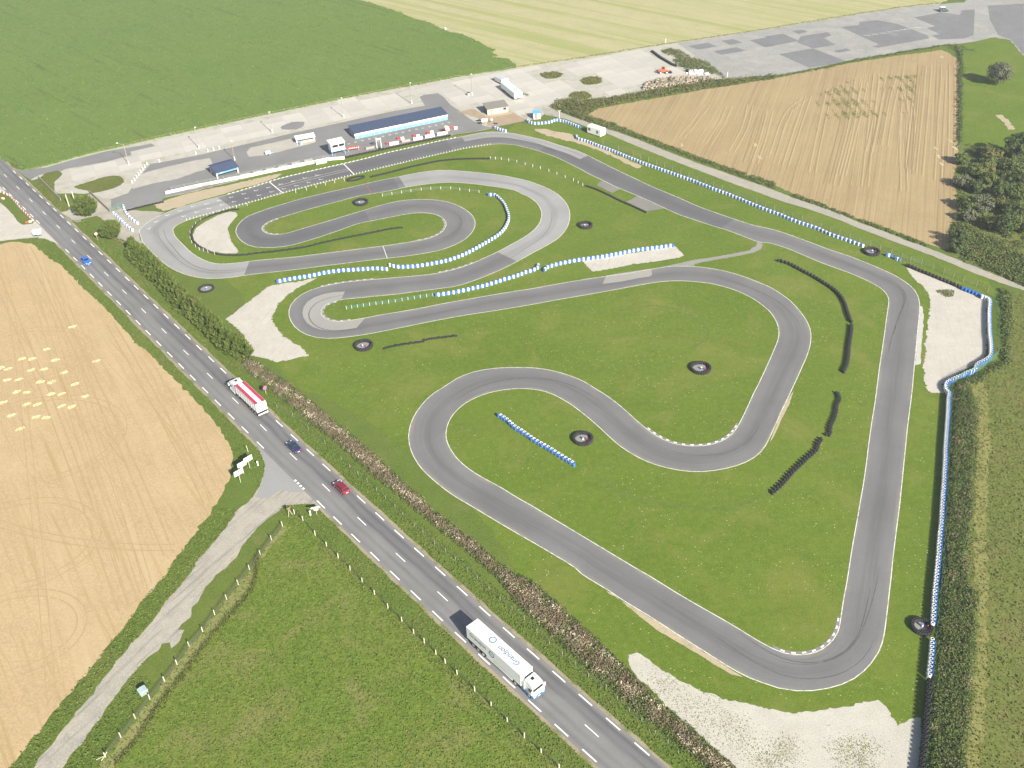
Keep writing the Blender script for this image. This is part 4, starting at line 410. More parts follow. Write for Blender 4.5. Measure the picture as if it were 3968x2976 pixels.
D['tb_bw9'] = [[117.8,211.91],[118.63,211.11],[118.91,210.37],[118.79,209.76],[118.49,208.94],[118.07,207.98],[117.59,206.96],[117.12,205.94],[116.71,205.0],[116.28,203.97],[115.86,202.95],[115.44,201.93],[115.03,200.92],[114.62,199.91],[114.23,198.92],[113.85,197.93],[113.47,196.94],[113.1,195.96],[112.74,194.98],[112.38,193.99],[112.03,192.98],[111.69,191.98],[111.36,191.04],[111.05,190.2],[110.73,189.36],[110.43,188.61],[110.09,187.88],[109.69,187.07],[109.24,186.27],[108.77,185.62],[107.63,184.78],[106.77,184.27],[105.89,183.75],[105.09,183.22],[104.44,182.62],[103.95,181.38],[103.04,180.86],[101.94,180.41],[100.94,179.82],[99.92,179.22],[99.16,178.83],[98.39,178.45],[97.66,178.05],[96.72,177.48],[95.92,176.87],[95.15,175.83],[94.82,174.6],[94.96,173.31],[94.73,172.56],[94.33,171.74],[93.91,170.85],[93.53,169.94],[93.14,168.96],[92.72,167.92],[92.28,166.85],[91.9,165.94],[91.51,164.99],[91.1,164.01],[90.68,163.02],[90.26,162.03],[89.86,161.07],[89.47,160.13],[89.08,159.2],[88.68,158.27],[88.3,157.35],[87.92,156.44],[87.54,155.53],[87.14,154.53],[86.75,153.54],[86.36,152.56],[85.97,151.57],[85.57,150.57],[85.2,149.66],[84.82,148.72],[84.44,147.78],[84.06,146.85],[83.7,145.96],[83.35,145.13],[82.99,144.26],[82.64,143.44],[82.31,142.66],[81.97,141.86],[81.53,140.82],[81.09,139.78],[80.63,138.67],[80.27,137.79],[79.88,136.83],[79.49,135.86],[79.1,134.92],[78.73,134.04],[78.28,133.01],[77.86,132.06],[77.41,131.07],[77.02,130.15],[76.61,129.2],[76.21,128.24],[75.81,127.3],[75.44,126.44],[75.07,125.58],[74.71,124.75],[74.36,123.93],[73.9,122.92],[73.46,121.93],[73.15,121.21],[72.99,120.78],[72.59,119.94],[72.1,118.92],[71.67,117.88],[71.24,116.83],[70.79,115.8],[70.35,114.78],[69.94,113.76],[69.55,112.76],[69.17,111.85],[68.82,111.03],[68.45,110.18]]
D['tb_bw10'] = [[67.27,107.06],[66.32,104.84],[65.1,102.11],[64.2,100.0]]
D['tb_bw11'] = [[-117.11,285.7],[-116.76,284.85],[-116.38,283.89],[-115.97,282.9],[-115.54,281.96],[-115.09,281.09],[-114.61,280.24],[-114.11,279.41],[-113.6,278.63],[-112.96,277.75],[-112.31,276.91],[-111.67,276.13],[-110.85,275.14],[-110.11,274.3],[-109.4,273.63]]
D['tb_bw12'] = [[-118.84,281.09],[-118.35,280.43],[-117.79,279.7],[-117.21,278.92],[-116.64,278.15],[-116.05,277.33],[-115.46,276.5],[-114.87,275.66],[-114.28,274.85],[-113.73,274.12],[-113.18,273.4],[-112.63,272.7],[-112.07,272.0],[-111.48,271.26],[-110.86,270.52],[-110.26,269.8],[-109.72,269.17]]
D['tb_bw13'] = [[-3.12,172.68],[-2.57,172.11],[-2.0,171.49],[-1.49,170.85],[-1.02,170.2],[-0.3,168.93],[0.47,167.96],[1.2,167.23],[1.88,166.45],[2.63,165.55],[3.16,164.88],[3.7,164.17],[4.26,163.5],[5.13,162.6],[6.01,161.73],[6.88,160.84],[7.73,159.94],[8.53,159.08],[9.31,158.23],[9.99,157.5],[10.65,156.77],[11.34,156.01],[11.97,155.3]]
D['tb_blue'] = [[114.71,216.48],[116.12,214.81],[117.93,212.62]]
D['tb_black0'] = [[105.05,229.46],[106.89,226.83],[109.03,224.33],[111.05,221.64],[113.08,219.11],[114.62,216.94]]
D['tb_black1'] = [[72.62,234.86],[73.34,234.26],[74.15,233.59],[74.92,232.81],[75.5,232.02],[76.05,231.14],[76.58,230.21],[77.12,229.32],[77.66,228.48],[78.21,227.65],[78.76,226.81],[79.28,225.95],[79.81,225.03],[80.32,224.08],[80.81,223.12],[81.28,222.19],[81.69,221.38],[82.08,220.58],[82.45,219.78],[82.76,218.96],[83.02,218.11],[83.24,217.25],[83.41,216.37],[83.53,215.46],[83.59,214.44],[83.59,213.4],[83.54,212.33],[83.47,211.27],[83.36,210.19],[83.21,209.11],[83.06,208.03],[82.92,206.97],[82.83,205.94],[82.74,204.9],[82.67,203.91],[82.6,203.02]]
D['tb_black2'] = [[82.3,202.0],[82.02,201.17],[81.72,200.23],[81.39,199.25],[81.04,198.26],[80.72,197.41],[80.38,196.55],[80.03,195.68],[79.67,194.8],[79.33,193.91],[78.99,192.98],[78.66,192.02],[78.33,191.06],[78.0,190.12],[77.67,189.21],[77.31,188.25],[76.94,187.31],[76.58,186.41],[76.2,185.58],[75.73,184.69],[75.25,183.88],[74.82,183.16]]
D['tb_black3'] = [[71.29,175.72],[71.28,174.7],[71.14,173.59],[70.77,172.8],[70.27,172.0],[69.81,171.17],[69.46,170.25],[69.16,169.3],[68.8,168.36],[68.35,167.43],[67.85,166.52],[67.36,165.64],[66.93,164.86],[66.52,164.1],[66.17,163.35],[65.94,162.28],[65.64,161.44],[64.63,161.12]]
D['tb_black4'] = [[63.63,160.16],[62.98,159.42],[62.37,158.61],[62.12,157.88],[61.85,157.14],[61.08,156.25],[60.19,155.4],[59.56,154.81],[58.93,154.21],[58.33,153.63],[57.68,153.0],[57.03,152.35],[56.29,151.59],[55.54,150.8],[54.8,150.01],[54.14,149.23],[53.49,148.45],[52.84,147.7],[52.23,147.02],[51.61,146.37],[51.0,145.76],[50.17,145.01],[49.41,144.35]]
D['tb_black5'] = [[-80.88,280.68],[-81.86,280.64],[-82.97,280.48],[-83.74,280.2],[-84.56,279.8],[-85.38,279.33],[-86.17,278.83],[-86.96,278.29],[-87.74,277.7],[-88.49,277.07],[-89.17,276.4],[-89.79,275.7],[-90.38,274.96],[-90.89,274.18],[-91.3,273.38],[-91.64,272.31],[-91.82,271.19],[-91.92,270.06],[-91.97,269.18],[-91.96,268.29],[-91.9,267.39],[-91.79,266.5],[-91.61,265.56],[-91.37,264.61],[-91.08,263.67],[-90.76,262.78],[-90.31,261.74],[-89.81,260.75],[-89.23,259.8],[-88.54,258.88],[-87.77,258.0],[-86.95,257.14],[-86.25,256.44],[-85.5,255.74],[-84.75,255.07],[-84.04,254.46],[-83.37,253.88],[-82.73,253.36],[-82.06,252.91],[-81.03,252.42],[-79.91,252.04],[-78.83,251.77],[-77.66,251.54],[-76.5,251.4],[-75.41,251.34],[-74.32,251.36],[-73.23,251.44],[-72.36,251.57],[-71.5,251.76],[-70.61,251.96],[-69.69,252.14],[-68.77,252.26],[-67.81,252.37],[-66.82,252.47],[-65.83,252.58],[-64.86,252.72],[-63.89,252.88],[-62.91,253.06],[-61.94,253.25],[-60.99,253.45],[-60.07,253.65],[-59.08,253.88],[-58.14,254.11],[-57.21,254.37],[-56.26,254.68],[-55.39,255.04],[-54.52,255.44],[-53.65,255.88],[-52.77,256.32],[-51.88,256.72],[-51.0,257.08],[-50.12,257.42],[-49.23,257.76],[-48.33,258.09],[-47.42,258.42],[-46.47,258.76],[-45.5,259.1],[-44.53,259.43],[-43.55,259.76],[-42.58,260.1],[-41.59,260.44],[-40.59,260.79],[-39.6,261.13],[-38.63,261.47],[-37.68,261.8],[-36.67,262.19],[-35.69,262.57],[-34.73,262.94],[-33.74,263.25],[-32.72,263.48],[-31.66,263.66],[-30.64,263.82],[-29.72,263.96]]
D['tb_black6'] = [[-42.03,299.94],[-41.2,300.32],[-40.28,300.73],[-39.31,301.17],[-38.32,301.63],[-37.34,302.12],[-36.46,302.59],[-35.56,303.09],[-34.65,303.62],[-33.74,304.15],[-32.82,304.66],[-31.9,305.15],[-30.99,305.62],[-30.07,306.07],[-29.15,306.51],[-28.22,306.95],[-27.29,307.37],[-26.36,307.77],[-25.43,308.18],[-24.5,308.58],[-23.56,308.98],[-22.62,309.35],[-21.68,309.68],[-20.73,309.96],[-19.78,310.18],[-18.84,310.36],[-17.88,310.5],[-16.92,310.61],[-15.96,310.69],[-15.0,310.75],[-14.05,310.79],[-13.08,310.79],[-12.12,310.77],[-11.16,310.72],[-10.2,310.67],[-9.26,310.61],[-8.14,310.51],[-7.01,310.4],[-5.9,310.27],[-4.85,310.14],[-3.9,310.03]]
D['tb_black7'] = [[-52.34,315.94],[-51.58,316.27],[-50.78,316.62],[-49.95,316.98],[-49.08,317.36],[-48.19,317.75],[-47.27,318.14],[-46.35,318.55],[-45.41,318.96],[-44.47,319.37],[-43.54,319.78],[-42.61,320.19],[-41.75,320.58],[-40.88,320.97],[-39.98,321.38],[-39.08,321.79],[-38.17,322.21],[-37.26,322.62],[-36.35,323.04],[-35.44,323.45],[-34.55,323.86],[-33.67,324.26],[-32.8,324.64],[-31.96,325.01],[-31.15,325.37],[-30.09,325.81],[-29.07,326.24],[-28.06,326.65],[-27.08,327.04],[-26.12,327.43],[-25.18,327.8],[-24.25,328.17],[-23.33,328.54],[-22.27,328.98],[-21.21,329.4],[-20.18,329.82],[-19.19,330.23],[-18.25,330.61],[-17.39,330.96]]
D['tb_black8'] = [[-30.31,201.19],[-29.31,201.55],[-28.18,201.94],[-27.02,202.29],[-26.11,202.51],[-25.17,202.71],[-24.25,202.87],[-23.4,203.02],[-22.14,203.14],[-21.16,203.35],[-20.63,204.08],[-19.9,204.33],[-18.9,204.48],[-17.81,204.63],[-16.87,204.78],[-15.8,204.95],[-14.71,205.11],[-13.65,205.27],[-12.72,205.41]]
D['tb_black9'] = [[25.51,286.29],[26.11,285.74],[26.77,285.14],[27.47,284.48],[28.16,283.77],[28.83,283.01],[29.52,282.17],[30.2,281.29],[30.86,280.42],[31.49,279.59],[32.1,278.73],[32.67,277.9],[33.22,277.09],[33.78,276.3],[34.49,275.36],[35.2,274.45],[35.91,273.55],[36.63,272.68],[37.36,271.82],[38.04,271.0],[38.8,270.08],[39.53,269.16],[40.15,268.33],[40.78,267.47],[41.34,266.69]]
D['tb_black10'] = [[-115.24,283.02],[-110.93,285.56],[-108.04,286.9],[-105.46,288.11]]
D['tb_black11'] = [[63.87,99.23],[62.91,97.08],[61.75,94.34],[60.68,91.89],[59.44,88.9],[58.15,86.01],[57.17,83.97],[56.08,81.39]]
D['ring_0'] = [-80.15,233.43,2.1]
D['ring_1'] = [-43.59,281.36,2.25]
D['ring_2'] = [-35.34,202.54,2.28]
D['ring_3'] = [23.09,259.88,2.04]
D['ring_4'] = [43.31,187.1,2.41]
D['ring_5'] = [14.36,163.56,2.2]
D['ring_6'] = [98.29,237.3,2.15]
D['ring_7'] = [66.67,110.24,1.77]
D['ring_8'] = [-46.97,299.08,3.12]
D['fence_crop'] = [[-138.27,329.93],[-117.15,341.76],[-88.3,356.21],[-60.04,370.0],[-34.34,381.32],[-11.96,390.83]]
D['posts_start'] = [[-64.76,290.61],[-61.7,292.23],[-58.87,293.81],[-56.13,295.42],[-53.35,296.86],[-50.43,297.95]]
D['posts_hairpin'] = [[-78.54,283.05],[-81.5,281.74],[-84.08,280.41],[-86.28,279.05],[-87.87,277.88],[-89.36,276.47],[-90.75,274.07],[-91.67,271.66],[-92.1,269.32],[-92.01,266.0],[-91.24,262.68],[-90.2,260.09],[-88.5,257.49],[-87.01,255.62],[-85.6,254.81],[-84.19,253.79],[-82.07,252.65]]
D['posts_kerb'] = [[-95.24,275.04],[-89.94,278.0],[-85.84,280.34],[-81.11,283.38],[-75.86,286.43],[-69.32,290.65],[-55.65,298.14],[-41.43,305.64],[-26.63,313.06],[-13.23,319.3],[-3.42,321.97]]
D['posts_north'] = [[-3.91,310.26],[-2.2,309.7],[-0.26,309.12],[2.08,307.94],[4.71,306.45],[7.32,304.16],[9.69,302.36],[12.09,300.67],[14.68,298.26],[17.06,295.89],[19.5,293.2],[21.91,290.62],[23.22,288.7],[24.51,286.8]]
D['posts_mid'] = [[-37.35,285.47],[-34.45,286.25],[-31.52,287.11],[-28.67,287.82],[-25.52,288.59],[-22.56,288.88],[-19.47,288.82],[-16.38,288.51],[-13.53,287.38],[-10.52,286.17],[-7.57,284.96]]
D['posts_green'] = [[-41.41,220.08],[-40.07,220.37],[-38.64,220.7],[-37.14,221.03],[-35.59,221.36],[-33.96,221.62],[-32.36,221.83],[-30.73,222.15],[-29.07,222.47],[-27.33,222.96],[-25.84,223.3],[-24.21,223.68],[-22.71,224.02],[-21.07,224.34],[-19.48,224.74]]
D['posts_ne'] = [[33.77,318.08],[38.34,312.53],[42.56,307.33],[44.73,305.05],[46.86,302.07],[49.13,299.56],[51.3,297.09],[53.44,294.65],[55.56,291.81],[57.65,289.01],[59.84,286.57],[61.92,284.08],[63.99,281.8],[66.07,279.29],[74.26,269.41],[76.43,266.88],[78.42,264.41],[80.47,261.81],[82.46,259.25],[84.52,256.86],[86.59,254.65],[88.6,252.32],[90.53,249.82],[92.45,247.42],[94.5,244.84],[96.56,242.63],[98.82,240.56],[100.84,238.26],[102.86,235.49],[104.86,233.07],[106.59,231.34],[108.89,229.57],[111.11,227.21],[112.78,224.33],[114.61,222.37],[116.3,220.15],[118.57,217.62],[120.3,214.61]]
D['fence_east'] = [[121.24,212.27],[119.37,206.38],[116.34,198.75],[113.46,191.5],[111.39,186.87],[108.52,184.75],[106.08,182.64],[103.34,181.03],[100.41,179.24],[97.74,177.67],[96.21,175.0],[93.41,168.06],[89.47,158.49],[85.77,149.59],[82.42,141.27],[78.52,132.01],[75.53,124.83],[73.8,120.73],[71.41,115.34],[69.22,110.36],[66.63,104.45],[64.19,98.87],[62.36,94.62],[60.23,89.55],[58.11,84.75],[56.59,81.08]]
D['posts_meadow_road'] = [[-43.49,144.76],[-41.55,142.77],[-38.62,138.6],[-36.06,135.52],[-33.52,132.42],[-30.98,129.2],[-28.49,126.06],[-25.98,122.98],[-23.39,119.74],[-20.75,116.65],[-18.54,113.8],[-16.66,111.68],[-14.59,109.25],[-12.98,107.32],[-10.99,104.99],[-8.1,101.56],[-5.51,98.54],[-3.03,95.58],[-0.48,92.63],[1.99,89.84],[4.48,87.11]]
D['posts_meadow_lane'] = [[-45.33,141.48],[-46.81,137.8],[-48.29,134.05],[-49.61,130.39],[-50.98,126.84],[-52.4,123.43],[-53.77,119.94],[-55.06,116.25],[-56.65,113.18],[-57.82,109.44],[-59.09,106.15],[-60.55,102.7],[-61.89,99.17],[-63.23,95.81],[-64.66,92.42]]
D['posts_hedge'] = [[-52.47,179.35],[-48.44,175.9],[-44.38,171.1],[-40.15,166.05],[-36.09,160.56],[-34.04,157.84],[-32.13,155.54],[-30.04,153.16],[-27.87,150.33],[-25.94,147.95],[-23.87,145.24],[-22.17,142.9],[-19.8,139.86],[-18.05,137.81],[-15.78,134.89],[-13.64,132.71],[-11.76,130.53],[-9.59,127.79],[-7.74,125.61],[-5.66,122.99],[-3.73,120.38],[-1.72,118.06],[0.34,115.78],[2.39,112.77],[4.34,110.19],[6.34,107.9],[8.28,105.76],[10.29,103.29],[12.89,101.0],[14.4,98.6],[16.06,96.35],[17.75,94.57],[19.49,92.2],[21.2,90.49],[22.49,88.63]]
D['cypress_base'] = [[-106.84,251.3],[-106.27,250.61],[-105.66,249.87],[-105.01,249.08],[-104.34,248.27],[-103.66,247.43],[-102.97,246.59],[-102.3,245.75],[-101.65,244.93],[-101.01,244.1],[-100.37,243.27],[-99.74,242.44],[-99.12,241.6],[-98.49,240.76],[-97.87,239.9],[-97.25,239.04],[-96.63,238.16],[-96.06,237.33],[-95.49,236.49],[-94.93,235.64],[-94.36,234.78],[-93.8,233.91],[-93.24,233.04],[-92.67,232.18],[-92.09,231.31],[-91.5,230.44],[-90.95,229.64],[-90.4,228.84],[-89.85,228.03],[-89.29,227.21],[-88.72,226.4],[-88.15,225.6],[-87.58,224.79],[-87.01,224.0],[-86.43,223.21],[-85.84,222.44],[-85.2,221.62],[-84.55,220.81],[-83.89,220.01],[-83.22,219.21],[-82.55,218.43],[-81.89,217.65],[-81.24,216.87],[-80.6,216.09],[-79.99,215.32],[-79.37,214.53],[-78.78,213.74],[-78.19,212.95],[-77.62,212.17],[-77.05,211.4],[-76.49,210.63],[-75.93,209.87],[-75.38,209.11],[-74.79,208.31],[-74.21,207.51],[-73.65,206.71],[-73.08,205.92],[-72.51,205.15],[-71.94,204.4],[-71.34,203.67],[-70.67,202.88],[-69.97,202.07],[-69.26,201.29],[-68.55,200.56],[-67.87,199.91],[-67.22,199.39],[-66.4,198.89],[-65.61,198.54],[-64.91,198.23]]
D['bramble_bank'] = [[-62.88,199.3],[-61.1,198.67],[-59.2,196.11],[-56.55,193.53],[-53.26,190.02],[-50.39,187.11],[-46.19,181.92],[-42.46,177.36],[-38.24,172.09],[-34.8,168.23],[-31.1,163.32],[-27.54,158.58],[-24.37,154.38],[-21.3,150.32],[-18.33,146.39],[-15.45,142.58],[-12.21,138.86],[-9.52,135.89],[-6.89,132.69],[-3.91,128.98],[-0.78,125.37],[0.28,125.7],[3.27,122.47],[6.15,118.8],[9.27,114.46],[12.12,110.79],[15.01,106.77],[17.42,102.91],[19.74,99.2],[22.03,96.05],[25.08,92.54],[27.94,88.76],[30.17,85.94],[33.47,82.18],[30.12,82.34],[26.58,86.11],[23.66,89.37],[20.67,92.96],[17.72,96.48],[14.82,99.9],[11.81,103.44],[9.42,106.59],[6.59,110.11],[3.66,114.01],[1.0,117.25],[-0.94,120.0],[-3.34,124.99],[-6.26,128.54],[-9.48,132.55],[-12.82,136.4],[-16.27,140.38],[-19.83,144.49],[-24.06,149.81],[-28.69,155.02],[-33.31,160.82],[-38.44,167.3],[-43.66,172.87],[-48.0,178.18],[-52.18,183.23],[-55.81,187.51],[-58.82,190.89],[-60.51,192.42],[-63.64,197.41]]
D['lane_hedge'] = [[36.6,331.26],[41.08,328.15],[51.34,315.95],[60.95,303.97],[70.03,292.66],[81.87,278.92],[82.79,282.79],[73.61,292.28],[64.49,302.67],[55.01,314.57],[44.96,327.2],[39.09,335.74],[31.97,342.54],[30.6,341.05]]
D['lane_hedge.001'] = [[85.14,273.67],[91.86,266.37],[98.12,258.63],[105.38,250.04],[110.97,242.65],[114.33,238.68],[114.53,240.98],[110.33,245.42],[104.67,252.94],[98.55,260.07],[92.37,268.24],[87.03,274.28]]
D['hedge_triangle'] = [[18.59,354.28],[21.02,359.26],[25.4,360.51],[31.68,358.57],[42.57,360.22],[53.92,364.88],[67.67,369.37],[81.68,373.94],[90.56,374.1],[104.86,376.16],[104.12,373.03],[89.54,369.15],[71.14,363.99],[55.25,358.68],[41.93,354.4],[35.26,351.15],[31.34,344.83],[32.23,340.86],[31.53,337.69],[25.54,344.95],[20.49,350.61]]
D['runway_hedge'] = [[104.57,374.9],[101.17,373.79],[113.16,377.45],[125.59,382.08],[136.19,387.49],[146.61,391.67],[156.75,394.55],[167.26,398.16],[177.92,401.82],[182.64,401.91]]
D['field_hedge_east'] = [[183.88,400.26],[180.78,389.2],[176.97,378.73],[169.9,361.54],[163.49,344.38],[157.35,328.47],[151.45,313.69],[148.74,307.15]]
D['field_hedge_north'] = [[7.16,398.88],[16.62,401.85],[35.85,407.47],[55.72,414.83],[70.86,419.59],[96.74,427.72],[118.69,434.65],[131.38,439.47],[148.24,445.53],[163.63,450.76],[173.85,453.68],[185.47,457.34],[198.21,459.42]]
D['lane_scrub'] = [[120.5,239.11],[120.57,235.18],[123.44,229.84],[126.9,223.4],[130.57,217.18],[134.17,212.87],[140.9,227.67],[136.43,230.57],[133.51,239.24],[130.55,247.68],[125.95,250.92],[123.47,246.95]]
D['east_shrub_row'] = [[98.92,178.73],[100.19,176.0],[98.67,167.69],[93.9,156.31],[89.07,145.89],[84.83,136.28],[80.92,127.39],[77.72,120.25],[78.18,116.27],[74.82,108.81],[70.45,99.66],[67.59,93.29],[63.39,84.32],[61.71,80.83],[57.42,81.04],[60.12,87.56],[63.42,95.63],[68.43,106.73],[73.85,119.2],[79.82,133.47],[86.79,149.52],[94.43,167.99]]
D['east_bank_top'] = [[123.88,215.44],[125.86,215.27],[122.55,206.12],[115.95,191.3],[112.76,184.43],[106.15,179.92],[102.25,176.68],[98.84,177.85],[98.92,178.73],[104.38,180.06],[111.41,185.0],[114.64,191.4],[118.47,201.16]]
D['rubble_heap'] = [[54.58,370.02],[55.73,373.41],[57.82,375.7],[62.3,377.2],[66.91,378.17],[68.75,377.41],[72.5,378.5],[75.21,375.56],[78.09,377.78],[82.49,374.64],[74.85,371.52],[67.55,369.91],[62.16,369.08],[56.73,367.76],[54.08,367.6]]
D['rubble_scrub'] = [[67.23,410.9],[70.49,412.25],[73.4,411.25],[75.45,407.43],[76.72,401.46],[80.34,397.56],[82.46,393.91],[83.95,387.12],[86.03,377.29],[85.8,375.25],[82.58,379.83],[80.52,383.27],[77.26,385.29],[73.98,387.33],[71.82,390.88],[69.98,396.68],[69.95,398.94],[72.5,400.87],[70.46,404.6],[67.75,406.71]]
D['rubble_wall'] = [[62.95,410.3],[63.56,407.86],[65.44,401.24],[67.35,396.46],[68.66,392.95],[70.44,390.24]]
D['rubble_wall.001'] = [[73.0,385.84],[74.03,382.77]]
D['rows_n'] = 18
D['rows_0'] = [[60.68,320.86],[63.35,326.14],[66.36,332.07],[69.12,337.67],[72.03,343.88],[74.52,349.34]]
D['rows_1'] = [[68.46,314.06],[71.08,319.8],[74.01,326.24],[76.69,332.49],[78.69,337.71],[80.49,342.78],[82.08,347.29]]
D['rows_2'] = [[74.88,307.61],[77.48,313.37],[80.39,319.86],[83.09,326.5],[84.92,331.82],[86.63,337.37],[88.22,342.74],[89.65,347.53]]
D['rows_3'] = [[80.32,297.79],[82.2,303.01],[84.32,308.86],[86.5,314.92],[88.54,320.76],[90.35,326.11],[92.12,331.49],[93.78,336.62],[95.28,341.21]]
D['rows_4'] = [[87.27,303.46],[89.35,308.96],[91.64,315.24],[94.06,321.87],[96.55,328.4],[99.04,334.38],[101.46,339.37],[104.59,344.31],[107.72,348.38],[110.5,351.97]]
D['rows_5'] = [[89.34,295.05],[91.31,300.17],[93.5,305.87],[95.82,311.9],[98.17,318.01],[100.47,323.96],[102.62,329.5],[105.22,336.14],[107.77,342.59],[110.17,348.65],[112.33,354.11]]
D['rows_6'] = [[96.22,289.06],[98.12,294.43],[100.21,300.35],[102.42,306.61],[104.69,313.03],[106.96,319.43],[109.17,325.6],[111.31,331.56],[113.5,337.64],[115.69,343.69],[117.83,349.57],[119.84,355.11],[121.67,360.18]]
D['rows_7'] = [[101.04,279.28],[102.88,283.92],[104.89,288.93],[107.01,294.23],[109.22,299.73],[111.46,305.35],[113.71,311.02],[115.92,316.65],[118.05,322.17],[120.06,327.49],[122.37,333.78],[124.65,340.17],[126.88,346.54],[129.04,352.79],[131.11,358.81],[133.07,364.5],[134.9,369.76]]
D['rows_8'] = [[104.89,286.43],[106.92,291.44],[109.14,296.92],[111.51,302.76],[113.97,308.81],[116.46,314.95],[118.92,321.04],[121.29,326.93],[123.52,332.51],[125.55,337.64],[128.0,343.95],[130.3,349.95],[132.45,355.61],[134.45,360.9],[136.3,365.78]]
D['rows_9'] = [[109.02,277.64],[110.72,282.36],[112.54,287.44],[114.46,292.8],[116.46,298.36],[118.5,304.06],[120.57,309.82],[122.62,315.57],[124.65,321.23],[126.61,326.74],[128.75,332.78],[130.94,338.96],[133.13,345.18],[135.31,351.36],[137.43,357.41],[139.48,363.23],[141.42,368.74],[143.22,373.85]]
D['rows_10'] = [[118.34,302.89],[120.34,307.9],[122.55,313.43],[124.89,319.27],[127.27,325.25],[129.62,331.19],[131.85,336.89],[134.29,343.26],[136.72,349.71],[139.09,356.03],[141.32,362.0],[143.35,367.41]]
D['rows_11'] = [[124.54,306.94],[126.57,312.06],[128.8,317.75],[131.17,323.8],[133.61,329.99],[136.03,336.09],[138.37,341.88],[140.56,347.16],[143.33,353.59],[146.04,359.63],[148.58,365.21],[150.87,370.28]]
D['rows_12'] = [[119.53,273.34],[121.12,278.17],[122.84,283.46],[124.67,289.06],[126.57,294.83],[128.49,300.62],[130.4,306.29],[132.39,312.07],[134.43,317.9],[136.5,323.76],[138.58,329.61],[140.65,335.43],[142.69,341.18],[144.68,346.8],[146.71,352.53],[148.74,358.23],[150.7,363.76],[152.55,368.97],[154.25,373.74]]
D['rows_13'] = [[126.17,288.53],[128.09,293.73],[130.27,299.49],[132.6,305.61],[134.99,311.92],[137.34,318.25],[139.56,324.41],[141.55,330.24],[143.21,335.55],[145.05,342.49],[146.49,349.0],[147.7,355.01],[148.84,360.47]]
D['rows_14'] = [[129.49,297.08],[131.33,301.88],[133.34,307.14],[135.48,312.73],[137.68,318.5],[139.92,324.33],[142.12,330.07],[144.25,335.59],[146.25,340.76],[148.79,347.27],[151.29,353.62],[153.7,359.71],[155.96,365.42],[158.03,370.66]]
D['rows_15'] = [[127.85,284.06],[129.78,288.97],[131.87,294.26],[134.07,299.85],[136.36,305.66],[138.7,311.6],[141.06,317.59],[143.4,323.54],[145.69,329.37],[147.89,335.0],[150.19,340.89],[152.51,346.86],[154.83,352.84],[157.12,358.75],[159.36,364.53],[161.51,370.08],[163.54,375.34],[165.44,380.24]]
D['rows_16'] = [[131.88,279.44],[133.74,284.2],[135.75,289.35],[137.88,294.8],[140.09,300.46],[142.35,306.26],[144.63,312.11],[146.9,317.92],[149.13,323.62],[151.29,329.13],[153.34,334.35],[155.76,340.53],[158.17,346.67],[160.54,352.7],[162.85,358.55],[165.06,364.17],[167.16,369.49],[169.11,374.44]]
D['rows_17'] = [[140.32,291.43],[142.11,296.04],[144.04,301.0],[146.09,306.25],[148.21,311.69],[150.38,317.26],[152.56,322.88],[154.72,328.46],[156.83,333.94],[159.0,339.63],[161.24,345.5],[163.51,351.46],[165.76,357.41],[167.97,363.25],[170.11,368.88],[172.12,374.2],[173.98,379.12]]
D['mow_arc'] = [[16.15,151.72],[17.15,150.42],[18.28,148.96],[19.46,147.68],[20.99,146.46],[22.64,145.44],[24.69,144.41],[26.93,143.5],[28.67,142.88],[30.49,142.3],[32.32,141.84],[34.14,141.49],[35.97,141.24],[37.82,141.17],[39.74,141.29],[41.68,141.6],[43.63,142.11],[45.34,142.78],[47.09,143.65],[48.78,144.56],[50.29,145.35]]
D['mow_arc2'] = [[4.41,221.51],[5.94,220.95],[7.61,220.32],[9.38,219.66],[11.21,218.98],[13.05,218.31],[14.89,217.66],[16.66,217.08],[18.6,216.43],[20.54,215.75],[22.48,215.1],[24.4,214.54],[26.29,214.12],[28.12,213.9],[30.0,214.05],[31.85,214.53],[33.65,215.09],[35.41,215.46],[37.1,215.38],[38.85,214.77],[40.59,213.81],[42.25,212.59],[43.74,211.22],[44.97,209.79],[46.19,207.91],[47.2,205.79],[47.8,203.64],[47.81,201.67],[47.01,199.97],[45.57,198.38],[43.93,196.9],[42.56,195.56]]
D['weed_spots'] = [[37.47,87.5],[39.24,88.99],[35.83,86.41],[46.74,88.23],[48.98,88.71],[50.93,88.22],[47.54,86.23],[49.52,85.36],[22.03,102.21],[28.54,96.78],[31.44,93.04],[25.64,95.86],[33.44,89.88],[29.55,92.52],[22.62,99.94],[33.67,86.91]]
D['ne_scar'] = [[170.38,328.55],[170.71,322.7],[169.66,315.64]]
D['east_crest'] = [[101.19,178.56],[100.28,171.72],[95.84,159.96],[89.74,145.84],[84.7,133.16],[79.52,120.14],[79.29,117.54],[75.58,108.77],[71.35,99.61],[67.49,91.22],[64.07,84.29],[62.37,80.8],[64.01,80.72],[68.25,89.15],[72.11,97.35],[77.1,108.69],[81.41,118.76],[81.72,120.02],[86.81,133.03],[92.19,145.68],[98.42,159.78],[102.74,171.54],[104.21,178.33]]
D['green_regrowth'] = [[114.8,353.81],[131.21,367.68],[144.14,369.86],[157.6,370.71],[148.56,346.19],[138.69,330.65],[123.62,331.33],[112.24,325.25],[105.36,318.87],[108.28,334.19]]
D['ditch'] = [[-48.68,134.01],[-48.49,132.01],[-48.24,129.73],[-48.1,127.45],[-48.24,125.45],[-49.11,123.12],[-50.29,120.94],[-51.17,119.15],[-52.1,117.3],[-53.0,115.38],[-53.68,113.75],[-54.33,112.05],[-54.97,110.34],[-55.63,108.66],[-56.55,106.49],[-57.47,104.34],[-58.3,102.36],[-59.08,100.36],[-59.71,98.5],[-60.05,96.83],[-60.45,95.17],[-61.47,93.12],[-62.56,91.22]]
